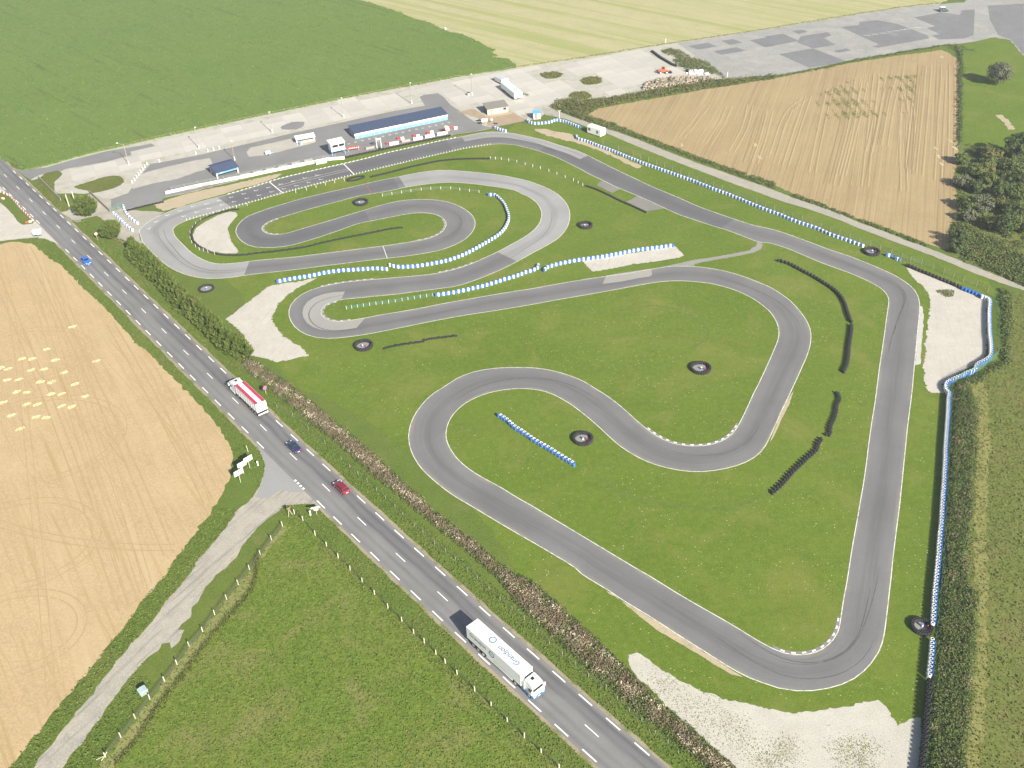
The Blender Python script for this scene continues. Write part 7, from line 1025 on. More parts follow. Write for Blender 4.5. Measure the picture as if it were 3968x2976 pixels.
# stand blocks: white and grey barriers with red and white crates behind
def barrier(p, l, h, mat, label, grp, rz=wall_h, name='barrier_block'):
    r = thing(name, label, 'barrier', p, rz, grp); MB().rbox(-l / 2, l / 2, -.32, .32, 0, h, .06).build('body', mat, r)
    for x in (-l * .3, l * .3): MB().box(x - .12, x + .12, -.36, .36, 0, .1).build('foot', M_blk, r)
wb = ['beside the tall white frame', 'with a red and white crate behind it, next to the grey one', 'with a grey hoop beside it', 'beside the white T-shaped stand']
for i, p in enumerate(PT['whiteblocks']): barrier(p, 3.3, 1.0, M_wwall, 'white stand barrier ' + wb[i], 'white barriers of the pit stands')
for i, p in enumerate(PT['greyblocks']): barrier(p, 3.1, .8, M_blk, 'grey stand barrier ' + ('with a pale panel on top near the red board' if i == 0 else 'between two white ones'), 'grey barriers of the pit stands')
rw = ['against the first white barrier', 'forming the red half of the lone crate pair', 'behind the second white barrier', 'behind the third white barrier', 'between the third barrier and the white T-shaped stand', 'past the white T-shaped stand']
for i, p in enumerate(PT['redblocks']): barrier(p, 1.0, .8, M_redp, 'red plastic crate block ' + rw[i], 'red blocks of the pit stands', name='red_block')
ww = ['forming the white half of the lone crate pair', 'behind the second white barrier', 'behind the third white barrier', 'under the white T-shaped stand', 'at the very end of the stands']
for i, p in enumerate(PT['whitecubes']): barrier(p, 1.25, .95, M_wp, 'white plastic crate block ' + ww[i], 'white blocks of the pit stands', name='white_block')
gx, gy = PT['gantry1'][0]
r = thing('timing_frame', 'tall white frame over the tyre line at the pit exit', 'frame', (gx, gy), wall_h)
for x in (-.75, .75): MB().tube((x, 0, 0), (x, .0, 3.2), .12, n=8).build('upright', M_wwall, r)
MB().box(-.9, .9, -.15, .15, 3.2, 3.6).build('crossbar', M_wwall, r); MB().box(-.95, .95, -.5, .5, 0, .12).build('base', M_rub, r); MB().prism([(-.5, 3.1), (0, 2.2), (.5, 3.1), (0, 2.7)], -.05, .05).build('brace', M_steel, r)
r = thing('tee_stand', 'white T-shaped stand at the last pit barrier', 'stand', PT['gantry2'][0], wall_h)
MB().tube((0, 0, 0), (0, 0, 3.0), .12, n=8).build('upright', M_wwall, r); MB().rbox(-.7, .7, -.2, .2, 1.6, 2.5, .1).build('panel', M_wwall, r); MB().rbox(-.9, -.3, -.2, .2, 2.5, 3.0, .06).build('lamp_box', M_wwall, r)
ra, rb_ = np.array(PT['redpanel'][0]), np.array(PT['redpanel'][1]); rh = math.atan2(*(rb_ - ra)[::-1]); rlen = float(np.hypot(*(rb_ - ra)))
r = thing('red_board', 'long red board with pale figures beside the control cabin', 'board', ra, rh)
MB().box(-.1, rlen, -.04, .04, .75, 1.65).build('panel', M_redp, r)
for k in range(6): MB().prism([(.35 + k * .62, 1.0), (.75 + k * .62, 1.0), (.65 + k * .62, 1.35), (.45 + k * .62, 1.35)], -.06, -.042).build('figure', M_wp, r)
for x in (.05, rlen - .3): MB().tube((x, .05, 0), (x, .05, 1.6), .05).build('post', M_cpost, r)
for i, p in enumerate(PT['lanemarks']):
    MB().lathe([(.28, 0), (.42, 0), (.42, .004), (.28, .004)], 12).build('bay_mark', M_white, bpy.data.objects['paddock'], (p[0], p[1], .0285))
# walls and posts by the entrance
M_bw_ = pm('bare_block_wall', (.26, .23, .2), .15, 2., .9)
for key, lab in (('wall_a', 'low brown block wall on the weedy strip beside the trunk road'), ('wall_b', 'low brown block wall running to the entrance gate')):
    a, b2 = np.array(PT[key][0]), np.array(PT[key][1]); l_ = float(np.hypot(*(b2 - a))); r = thing('block_wall', lab, 'wall', a, math.atan2(*(b2 - a)[::-1]), 'block walls by the entrance')
    n = int(l_ / 2.2)
    for k in range(n): MB().box(k * l_ / n + .01, (k + 1) * l_ / n - .01, -.12, .12, 0, 1.05 + random.uniform(-.03, .03)).build('wall_panel', M_bw_, r)
for i, (x, y, h) in enumerate(PT['tallposts']):
    r = thing('gate_post', 'tall pale post near the round conifer, ' + ('closest to the trunk road' if i == 0 else 'on its apron side'), 'post', (x, y), 0, 'pale posts by the round conifer'); MB().box(-.14, .14, -.14, .14, 0, h, .02, .02).build('shaft', M_cpost, r); MB().box(-.17, .17, -.17, .17, h, h + .06).build('cap', M_conc, r)
ga, gb_ = np.array(PT['wall_b'][1]), np.array(D['tb_bw11'][0])
r = thing('entrance_gate', 'green mesh double gate at the circuit entrance', 'gate', ga, math.atan2(*(gb_ - ga)[::-1])); gl = float(np.hypot(*(gb_ - ga)))
for x in (.2, gl / 2, gl - .2): MB().tube((x, 0, 0), (x, 0, 1.8), .07).build('post', M_gpost, r)
for x0, x1 in ((.25, gl / 2 - .06), (gl / 2 + .06, gl - .25)):
    lf = MB().tube((x0, 0, .15), (x1, 0, .15), .03).tube((x0, 0, 1.65), (x1, 0, 1.65), .03).build('leaf', M_gpost, r)
    me = bpy.data.meshes.new('mesh_panel'); me.from_pydata([(x0, 0, .16), (x1, 0, .16), (x1, 0, 1.64), (x0, 0, 1.64)], [], [(0, 1, 2, 3)]); link('mesh_panel', me, M_net_g, lf)

# ---------------------------------------------------------------- plants
M_bark = pm('bark', (.11, .085, .06), .3, 3., .9)
LM = dict(con=leafmat('conifer_sprays', (.085, .125, .026), (.12, .16, .032), (.15, .165, .05)), dark=leafmat('dark_foliage', (.062, .09, .033), (.088, .12, .04)), mid=leafmat('mid_foliage', (.085, .125, .036), (.115, .15, .042), (.14, .15, .055)),
          grey=leafmat('willow_foliage', (.12, .13, .08), (.15, .16, .095)), olive=leafmat('olive_scrub', (.12, .135, .042), (.155, .16, .05), (.18, .16, .07)), brown=leafmat('dead_bramble', (.18, .148, .095), (.235, .195, .125), (.14, .145, .055), scale=.5),
          rust=leafmat('rusty_stems', (.21, .145, .07), (.18, .135, .075)), dry=leafmat('dry_seed_heads', (.58, .5, .37), (.5, .42, .29)), beet=leafmat('beet_tops', (.108, .175, .036), (.135, .192, .043), scale=.5), straw=leafmat('loose_straw', (.48, .405, .235), (.52, .44, .26), trans=0))
def crown_pts(n, rx, ry, h, z0, clumps, spread=.34, shape='round'):
    c = RNG.normal(0, 1, (clumps, 3)); c /= np.linalg.norm(c, axis=1)[:, None]; c *= (.55 + .45 * RNG.random((clumps, 1)) ** .5)
    if shape == 'cone':
        zz = RNG.random(clumps) ** 1.25; th = RNG.random(clumps) * 6.283; rr = (1 - zz * .82) * (.72 + .28 * RNG.random(clumps)); c = np.c_[np.cos(th) * rr, np.sin(th) * rr, zz * 2 - 1]
    i = RNG.integers(0, clumps, n); o = RNG.normal(0, 1, (n, 3)); o /= np.linalg.norm(o, axis=1)[:, None]
    p = c[i] + o * spread * (.6 + .4 * RNG.random((n, 1))); out = o + c[i] * .8
    p = p * np.array([rx * .78, ry * .78, h / 2 * .8]); p[:, 2] += z0 + h / 2; p[:, 2] = np.maximum(p[:, 2], .05)
    return p, out
def sprays(p, size, out):
    """upright conifer sprays: narrow diamonds growing up and outward"""
    n = len(p); t = out * np.array([.55, .55, .2]) + RNG.normal(0, .25, (n, 3)); t[:, 2] += 1.0; t /= np.linalg.norm(t, axis=1)[:, None]
    b = np.cross(t, RNG.normal(0, 1, (n, 3))); b /= np.linalg.norm(b, axis=1)[:, None]; s = (size * (.5 + .8 * RNG.random(n)))[:, None]
    return np.stack([p - t * s * .35, p + b * s * .26, p + t * s * .75, p - b * s * .26], 1).reshape(-1, 3), np.arange(4 * n).reshape(-1, 4)
def tree(name, label, x, y, h, r, mat, n=1100, size=.55, shape='round', trunk=.28, group=None, clumps=34, z0=None):
    root = thing(name, label, 'tree', (x, y), 0, group); z0 = h * .12 if z0 is None else z0
    mb = MB().tube((0, 0, -.02), (0, 0, h * .5), trunk, trunk * .55, 7)
    for k in range(5):
        t = k * 1.3 + random.random(); mb.tube((0, 0, h * (.2 + .06 * k)), (math.cos(t) * r * .55, math.sin(t) * r * .55, h * (.45 + .07 * k)), trunk * .42, trunk * .12, 5)
    mb.build('trunk', M_bark, root)
    p, o = crown_pts(n, r, r, h - z0, z0, clumps, shape=shape); v, f = leaf_quads(p, size, .5, o)
    link('crown', np_mesh('crown', v, f), mat, root); return root
# conifer row along the road: individual trees grown together
cb = offset(A('cypress_base'), 3.0); cp, ch = along(cb, 2.75)
for i, p in enumerate(cp):
    h = random.uniform(5.6, 6.9); r = random.uniform(3.1, 3.7)
    lab = 'bushy green conifer in the dense row between trunk road and circuit' if 0 < i < len(cp) - 1 else 'end conifer of the dense row, ' + ('beside the entrance' if i == 0 else 'next to the brown bramble bank')
    root = thing('conifer', lab, 'tree', p, random.random() * 6, 'conifers grown into a hedge')
    MB().tube((0, 0, -.02), (0, 0, h * .8), .16, .05, 6).build('trunk', M_bark, root)
    q, o = crown_pts(1300, r, r, h, .0, 70, .17, 'cone')
    v, f = sprays(q, .85, o); link('crown', np_mesh('crown', v, f), LM['con'], root)
(tx, ty), (ux, uy) = PT['trees2']
for (x, y, h, r, lb) in ((tx + .2, ty + 3.0, 7.2, 4.1, 'large round conifer beside the entrance drive'), (ux + .1, uy + 2.4, 5.6, 3.5, 'smaller round conifer behind the white round sign')):
    root = thing('conifer', lb, 'tree', (x, y)); MB().tube((0, 0, -.02), (0, 0, h * .8), .25, .06, 6).build('trunk', M_bark, root)
    q, o = crown_pts(3200, r, r, h, .0, 120, .2); v, f = sprays(q, .8, o); link('crown', np_mesh('crown', v, f), LM['con'], root)
tree('willow', 'lone grey-green tree with long shadow in the far pasture', PT['lone_tree'][0][0] + 1.0, PT['lone_tree'][0][1] + 1.5, 8.6, 5.0, LM['grey'], 4200, .5, clumps=70)
tree('dark_tree', 'tall dark tree at the edge of the wood beside the pasture', PT['dark_tree'][0][0] + 2, PT['dark_tree'][0][1] + 2, 9, 5., LM['dark'], 2600, .6, clumps=46)
wk = ['dark', 'mid', 'mid', 'grey', 'olive', 'dark', 'mid']; wl_ = {'dark': 'dark green tree in the wood beyond the drilled field', 'mid': 'mid green bushy tree in the wood beyond the drilled field', 'grey': 'grey-green tree in the wood beyond the drilled field', 'olive': 'yellowish green tree in the wood beyond the drilled field'}
for i, (x, y, h) in enumerate(PT['wood']):
    k = wk[i % 7]; tree('wood_tree', wl_[k], x + random.uniform(-.5, .5), y + 1.2, min(max(h * .9, 3.6), 6.5), random.uniform(2.7, 4.0), LM[k], 1300, .5, group='trees of the small wood', clumps=38, z0=.2)
for i, q in enumerate(scatter(D['wood_floor'], 12)):
    if q[1] < 215: continue
    k = wk[(i * 3) % 7]; tree('wood_tree', wl_[k], q[0], q[1], random.uniform(2.8, 5.2), random.uniform(2.3, 3.6), LM[k], 1000, .5, group='trees of the small wood', clumps=30, z0=.1)
def domes(n, poly, rlo, rhi, hs, per, size, avoid=(), up=.4, pts=None):
    c = scatter(poly, n, avoid)[:n] if pts is None else np.asarray(pts)
    if len(c) == 0: return np.zeros((0, 3)), np.zeros((0, 4), int)
    r = rlo + (rhi - rlo) * RNG.random(len(c)); i = np.repeat(np.arange(len(c)), per); o = RNG.normal(0, 1, (len(i), 3)); o[:, 2] = np.abs(o[:, 2]); o /= np.linalg.norm(o, axis=1)[:, None]
    rad = r[i][:, None] * (.65 + .4 * RNG.random((len(i), 1))); p = np.c_[c[i], np.full(len(i), .03)] + o * rad * np.array([1, 1, hs]); return leaf_quads(p, size, up, o)
def hedge(name, label, poly, n, rlo, rhi, hs, per, size, mat, cat='hedge', group=None, pts=None, parts=None):
    root = thing(name, label, cat, np.mean(np.asarray(poly if pts is None else pts), 0), 0, group); o = np.array([*root.location[:2], 0])
    v, f = domes(n, poly, rlo, rhi, hs, per, size, pts=pts); link('foliage', np_mesh('foliage', v - o, f), mat, root)
    for nm, fr, m2, sz in (parts or []):
        v, f = domes(int(n * fr), poly, rlo * .8, rhi * .9, hs * 1.1, per, sz, pts=None if pts is None else np.asarray(pts)[RNG.random(len(pts)) < fr]); link(nm, np_mesh(nm, v - o, f), m2, root)
    return root
# bramble bank between road and circuit: brown middle, green fringe, pale seed heads
bb = A('bramble_bank'); root = thing('bramble_bank', 'long bank of brown dead brambles with green fringes beside the trunk road', 'bramble bank', bb.mean(0)); bo = np.array([*bb.mean(0), 0])
c = scatter(bb, 5200); edge = np.array([min(np.hypot(*(dens(bb, 1.5) - q).T)) for q in c])
noise_ = np.sin(c[:, 0] * .35 + c[:, 1] * .21) + np.sin(c[:, 0] * .9 - c[:, 1] * .6) * .6 + RNG.normal(0, .5, len(c))
grn = (edge < .7) | (noise_ > 1.15); dry = (~grn) & (np.sin(c[:, 0] * 1.1 + c[:, 1] * 1.4) + RNG.normal(0, .7, len(c)) > .95); rus = (~grn) & (~dry) & (np.sin(c[:, 0] * .6 - c[:, 1] * .45) + RNG.normal(0, .4, len(c)) > .9)
for nm, sel, mt, rl, rh, hs, per, sz in (('brown_stems', ~grn & ~dry & ~rus, LM['brown'], .6, 1.1, 1.05, 24, .25), ('rust_stems', rus, LM['rust'], .5, .95, 1.1, 22, .24), ('green_leaves', grn, LM['mid'], .5, .9, .75, 22, .26), ('seed_heads', dry, LM['dry'], .35, .7, 1.9, 12, .24)):
    v, f = domes(0, bb, rl, rh, hs, per, sz, pts=c[sel], up=1.2); link(nm, np_mesh(nm, v - bo, f), mt, root)
hedge('roadside_scrub', 'brown scrub between the round conifers and the conifer row', [], 0, .7, 1.3, 1.1, 26, .35, LM['brown'], 'shrub', pts=[(-116.5 + i * 1.2 + random.uniform(-.6, .6), 268 - i * 1.35 + random.uniform(-.5, .8)) for i in range(8)])
es = A('east_shrub_row')
hedge('east_shrubs', 'dark green shrub belt behind the green windbreak fence', es, 1500, .6, 1.35, .95, 42, .27, LM['mid'], parts=[('dark_foliage', .45, LM['dark'], .27), ('dry_stems', .12, LM['brown'], .3)])
hedge('bank_shrubs', 'shrubs on the bank behind the large gravel trap fence', A('east_bank_top'), 160, .6, 1.2, .9, 24, .36, LM['mid'], parts=[('dark_foliage', .5, LM['dark'], .34)])
hedge('lane_hedge', 'low green hedge between the gravel lane and drilled field', A('lane_hedge'), 420, .5, .95, .8, 18, .36, LM['mid'], parts=[('olive_foliage', .5, LM['olive'], .34)])
hedge('lane_hedge', 'thin low hedge at the wood end of the gravel lane', A('lane_hedge.001'), 130, .45, .8, .8, 16, .34, LM['mid'], parts=[('olive_foliage', .5, LM['olive'], .34)])
hedge('corner_hedge', 'wedge-shaped thicket between the apron and the drilled field', A('hedge_triangle'), 700, .7, 1.4, .95, 20, .42, LM['olive'], 'thicket', parts=[('dark_foliage', .5, LM['dark'], .4), ('brown_stems', .18, LM['brown'], .36)])
hedge('lane_scrub', 'tangled green scrub between the gravel lane and the wood', A('lane_scrub'), 620, .6, 1.5, .85, 22, .4, LM['mid'], 'scrub', parts=[('olive_foliage', .6, LM['olive'], .38), ('dark_foliage', .3, LM['dark'], .38)])
hedge('wood_undergrowth', 'tangled undergrowth filling the ground of the small wood', A('wood_floor'), 520, .7, 1.5, .8, 26, .42, LM['dark'], 'undergrowth', parts=[('mid_foliage', .5, LM['mid'], .4)])
def rowpts(k, step, wid): q, h = along(A(k), step); return q + RNG.normal(0, wid, q.shape)
hedge('runway_hedge', 'narrow dark hedge between the old runway and the drilled field', [], 0, .5, .9, 1., 16, .42, LM['mid'], pts=rowpts('runway_hedge', .7, .35))
hedge('field_hedge', 'clipped dark hedge between the drilled field and far pasture', [], 0, .6, 1.1, 1.15, 20, .42, LM['dark'], pts=rowpts('field_hedge_east', .6, .35))
hedge('grass_ridge', 'thin ragged weed line between the hay field and apron', [], 0, .3, .6, .7, 9, .34, LM['olive'], pts=rowpts('field_hedge_north', .9, .25))
hedge('rubble_scrub', 'weedy green scrub growing over the rubble by the runway', A('rubble_scrub'), 260, .6, 1.2, .9, 20, .42, LM['mid'], 'scrub', parts=[('brown_stems', .4, LM['brown'], .36)])
hedge('corner_bushes', 'dark bushes at the runway corner of the drilled field', [], 0, 1.0, 1.8, .9, 30, .45, LM['mid'], 'bush', pts=[(A('field_hedge_east')[0][0] + dx, A('field_hedge_east')[0][1] + dy) for dx, dy in ((-3, -2), (-1, 1), (1.5, -1), (3, -4), (4.5, -6), (1, -5), (-2, -5))])
tb_ = PT['trailer_bush'][0]; hedge('trailer_bush', 'dark bush beside the long white semi-trailer', [], 0, .6, 1.1, 1., 24, .4, LM['dark'], 'bush', pts=[(tb_[0] + k * .8, tb_[1] - k * .9) for k in range(-2, 3)])
for i in range(1, 4):
    hedge('weed_clump', 'weeds filling the oval hole in the apron ' + ['', 'nearest the hay field', 'with a pale stone at its end', 'beside the thicket'][i], A('grass_island.00%d' % i), 130, .35, .65, .8, 12, .36, LM['olive'], 'weeds', 'weed-filled holes of the apron')
# grass that stands: tufts over the rough ground
M_tuft = leafmat('grass_tufts', (.09, .15, .02), (.13, .175, .034), (.165, .16, .06), scale=.25, trans=.3); M_tuft2 = leafmat('pasture_tufts', (.105, .135, .03), (.14, .155, .042), (.155, .13, .06), scale=.25, trans=.3)
roadpoly = np.vstack([roadR, roadL[::-1]]); lanepoly, stubp = A('farm_lane'), A('stubble_field')
def tuft_field(name, poly, n, h, w_, mat, avoid=(), q=None):
    """low leaf sprays standing over the sheet below: the relief of uncut grass"""
    q = scatter(poly, n, avoid)[:n] if q is None else q
    v, f = leaf_quads(np.c_[q, .03 + h * RNG.random(len(q)) ** 1.5], w_, 1.7); link(name, np_mesh(name, v, f), mat, kind='stuff')
tuft_field('meadow_tufts', D['meadow'], 16000, .12, .3, M_tuft, [lanepoly])
tuft_field('pasture_tufts', D['east_rough'], 13000, .2, .34, M_tuft2)
vp = np.vstack([RD(ss, oL(ss) + 1.0), RD(ss, oL(ss) + 7.5)[::-1]]); vp2 = np.vstack([RD(ss, oR(ss) - 1.0), RD(ss, oR(ss) - 5.5)[::-1]])
sel = (ss > -330) & (ss < 20)
vp = np.vstack([RD(ss, oL(ss) + 1.0)[sel], RD(ss, oL(ss) + 7.)[sel][::-1]]); vp2 = np.vstack([RD(ss, oR(ss) - 1.0)[sel], RD(ss, oR(ss) - 5.)[sel][::-1]])
tuft_field('verge_tufts', vp, 14000, .16, .32, M_tuft, [stubp, lanepoly, A('layby'), A('layby_verge')]); tuft_field('verge_tufts', vp2, 14000, .16, .32, M_tuft, [A('entrance_pad'), A('entry_asphalt')])
lv = np.vstack([offset(dens(lanepoly[10:40], 2, False), 4.5), offset(dens(lanepoly[10:40], 2, False), -4.5)[::-1]])
tuft_field('lane_tufts', lv, 9000, .22, .34, M_tuft, [lanepoly, stubp])
q = scatter(D['crop_field'], 30000); q = q[q[:, 1] < 560]
v, f = leaf_quads(np.c_[q, .37 + .08 * RNG.random(len(q))], .6, 2.6); link('beet_tops', np_mesh('beet_tops', v, f), LM['beet'], kind='stuff')
q = dens(crop, .35); q = q + RNG.normal(0, .25, q.shape); q = q[(q[:, 1] < 560) & (q[:, 0] > -260)]; v, f = leaf_quads(np.c_[q, .08 + .4 * RNG.random(len(q))], .6, .5); link('beet_tops', np_mesh('beet_tops', v, f), LM['beet'], kind='stuff')
ws = A('weed_spots'); q = np.vstack([RNG.normal(0, 1.25, (300, 2)) * (1.5 if k > 7 else 1) + w_ for k, w_ in enumerate(ws)]); q = q[inside(D['gravel_trap.004'], q) & (RNG.random(len(q)) < .75)]
tuft_field('gravel_weeds', None, 0, .04, .17, leafmat('pale_weeds', (.19, .19, .075), (.22, .21, .095), trans=0), q=q)
gw = np.array([(math.cos(t) * (1.9 + .6 * math.sin(3 * t)), math.sin(t) * (2.4 + .7 * math.cos(2 * t))) for t in np.linspace(0, 6.28, 18)]) + D['weed_patch']
q = scatter(gw, 500); tuft_field('gravel_weeds', None, 0, .12, .3, M_tuft2, q=q)
q = scatter(D['green_regrowth'], 16000); q = q[(np.sin(q[:, 0] * 1.9) + .8 * np.sin(q[:, 1] * .55) + RNG.normal(0, .5, len(q)) + np.sin(q[:, 0] * .21 + .8)) > 1.1]; tuft_field('volunteer_shoots', None, 0, .06, .34, M_tuft, q=q)
q, _h = along(A('ditch'), .07); q = q + RNG.normal(0, .25, q.shape); v, f = blade_tris(q, .5, .1); link('ditch_grass', np_mesh('ditch_grass', v, f), M_tuft2, kind='stuff')
# loose straw heaps on the stubble
for i, p in enumerate(PT['straw']):
    root = thing('straw_heap', 'small pale yellow straw heap left on the stubble field', 'straw heap', p, R(22) + random.uniform(-.3, .3), 'straw heaps on the stubble')
    k = 110; t = RNG.random(k) * 6.283; rr = RNG.random(k) ** .5; z = .06 + .26 * (1 - rr) * RNG.random(k)
    v, f = leaf_quads(np.c_[np.cos(t) * rr * .95, np.sin(t) * rr * .45, z * .7], .42, 1.8); link('straw', np_mesh('straw', v, f), LM['straw'], root)

# ---------------------------------------------------------------- vehicles (local x forward, origin on the road below the middle)
M_rim = pm('wheel_rim', (.55, .56, .57), .1, 6., .35, .6); M_tyre = pm('car_tyre', (.02, .02, .02), .2, 6., .8); M_lampw = pm('headlamp', (.75, .77, .78), .05, 5., .15); M_lampr = pm('tail_lamp', (.45, .02, .02), .1, 5., .3); M_plate = pm('number_plate', (.75, .75, .72), .05, 5., .5)
def wheel(root, x, y, r, wd, rim=None):
    t = MB().tube((x, y - wd / 2, r), (x, y + wd / 2, r), r, n=14).build('wheel', M_tyre, root)
    s = 1 if y > 0 else -1; MB().tube((x, y + s * (wd / 2 - .02), r), (x, y + s * (wd / 2 + .015), r), r * .6, n=10).build('rim', rim or M_rim, t)
def loft(stations):
    """stations: (x, half width, z bottom, z shoulder, z top, half width at top)"""
    mb = MB(); k = 8
    for x, w_, zb, zs, zt, wt in stations: mb.v += [(x, -w_ * .9, zb), (x, w_ * .9, zb), (x, w_, zb + .16), (x, w_, zs), (x, wt, zt), (x, -wt, zt), (x, -w_, zs), (x, -w_, zb + .16)]
    for i in range(len(stations) - 1):
        for j in range(k): mb.face([i * k + j, (i + 1) * k + j, (i + 1) * k + (j + 1) % k, i * k + (j + 1) % k])
    mb.face(list(range(k))); mb.face([(len(stations) - 1) * k + j for j in range(k - 1, -1, -1)])
    return mb
def carpaint(name, c):
    if name in MATS: return MATS[name]
    ma, nt, n, b = _new(name); tc = n.new('ShaderNodeTexCoord').outputs['Object']
    nt.links.new(mix(nt, ramp(nt, nz(nt, tc, 2., 5), .3, .7), tuple(v * .9 for v in c), tuple(min(1, v * 1.08) for v in c)), b.inputs['Base Color']); b.inputs['Roughness'].default_value = .25; b.inputs['Coat Weight'].default_value = .5; MATS[name] = ma; return ma
def car(name, label, loc, rz, col, L=4.1, W=1.72, H=1.43, style='hatch', cat='car'):
    r = thing(name, label, cat, loc, rz, 'cars on the trunk road' if cat == 'car' else None); h = W / 2; f, b_ = L / 2, -L / 2
    belt = .92; pt = carpaint(col[0], col[1])
    loft([(f, h * .72, .3, .5, .6, h * .62), (f - .25, h * .93, .22, .58, .68, h * .8), (f - .6, h, .2, .64, .76, h * .86), (f - 1.15, h, .2, .78, belt, h * .9), (0, h, .2, .8, belt + .02, h * .9), (b_ + .7, h, .2, .82, belt + .03, h * .9), (b_ + .15, h * .96, .24, .78, .92 if style != 'sedan' else .9, h * .84), (b_, h * .85, .32, .65, .75, h * .75)]).build('body', pt, r)
    xw, xf = f - 1.15, f - 1.85; xr, xb = (b_ + .55, b_ + .1) if style == 'estate' else (b_ + .75, b_ + .22) if style == 'hatch' else (b_ + 1.35, b_ + .75)
    ins = lambda x, z: .06 + max(0, z - belt) * .36
    MB().prism([(xw, belt), (xf, H - .04), (xf - .15, H), (xr + .2, H - .01), (xr, H - .05), (xb, belt)], -h, h, ins).build('roof', pt, r)
    def pan(nm, pts, mt=M_glass): m_ = MB().add(pts, [tuple(range(len(pts)))]); m_.build(nm, mt, r)
    def S(x, z, s): return (x, s * (h - ins(x, z) + .012), z)
    d = .02
    pan('windscreen', [(xw + d - .1, -h + .2, belt + .07 + d), (xw + d - .1, h - .2, belt + .07 + d), (xf + d + .06, h - .27, H - .1 + d), (xf + d + .06, -h + .27, H - .1 + d)])
    pan('rear_window', [(xb - d + .06, h - .2, belt + .08 + d), (xb - d + .06, -h + .2, belt + .08 + d), (xr - d - .04, -h + .27, H - .11 + d), (xr - d - .04, h - .27, H - .11 + d)])
    xm = (xw + xb) / 2 - .05
    for s in (-1, 1):
        a = [S(xw - .28, belt + .06, s), S(xm + .04, belt + .06, s), S(xm + .04, H - .12, s), S(xf - .08, H - .12, s)]; c_ = [S(xm - .04, belt + .06, s), S(xb + .22, belt + .06, s), S(xr + .1, H - .12, s), S(xm - .04, H - .12, s)]
        for q in (a, c_): pan('side_window', q if s < 0 else q[::-1])
        MB().rbox(xw - .3, xw - .12, *sorted((s * (h + .02), s * (h + .2))), .92, 1.06, .02).build('mirror', pt, r)
        MB().rbox(f - .28, f - .02, *sorted((s * h * .4, s * h * .8)), .52, .68, .03).build('headlight', M_lampw, r)
        MB().rbox(b_ - .02, b_ + .1, *sorted((s * h * .55, s * h * .88)), .62, .84, .02).build('tail_light', M_lampr, r)
        for x in (f - .78, b_ + .75): wheel(r, x, s * (h - .1), .3, .2)
    MB().box(b_ - .035, b_ - .005, -.26, .26, .48, .6).build('number_plate', M_plate, r); MB().box(f + .005, f + .03, -.26, .26, .36, .47).build('number_plate', M_plate, r)
    if style == 'estate':
        for s in (-1, 1): MB().tube((xf - .2, s * h * .62, H + .04), (xr + .3, s * h * .62, H + .03), .025).build('roof_rail', M_rub, r)
    return r
def road_at(p, o_fun, off):
    s = float(np.array(p) @ dn); q = RD(np.array([s, s + 1.]), np.array([o_fun(s), o_fun(s + 1.)])); t = q[1] - q[0]; t /= np.hypot(*t)
    return q[0], math.atan2(t[1], t[0])
def mean4(k): return np.mean(np.array(PT[k]), 0)
for nm, k, col, style, lab, back in (('blue_car', 'blue', ('blue_car_paint', (.02, .13, .62)), 'hatch', 'bright blue hatchback driving past the conifer row', False), ('dark_car', 'dark', ('navy_car_paint', (.022, .035, .1)), 'sedan', 'dark navy saloon car at the farm lane junction', True), ('red_car', 'red', ('maroon_car_paint', (.24, .012, .03)), 'estate', 'dark red estate car behind the navy car', True)):
    p = mean4(k); _, a = road_at(p, oC, 0); car(nm, lab, (p[0], p[1], .0165), a + (math.pi if back else 0), col, 4.0 if style == 'hatch' else 4.35, 1.74, 1.46, style)
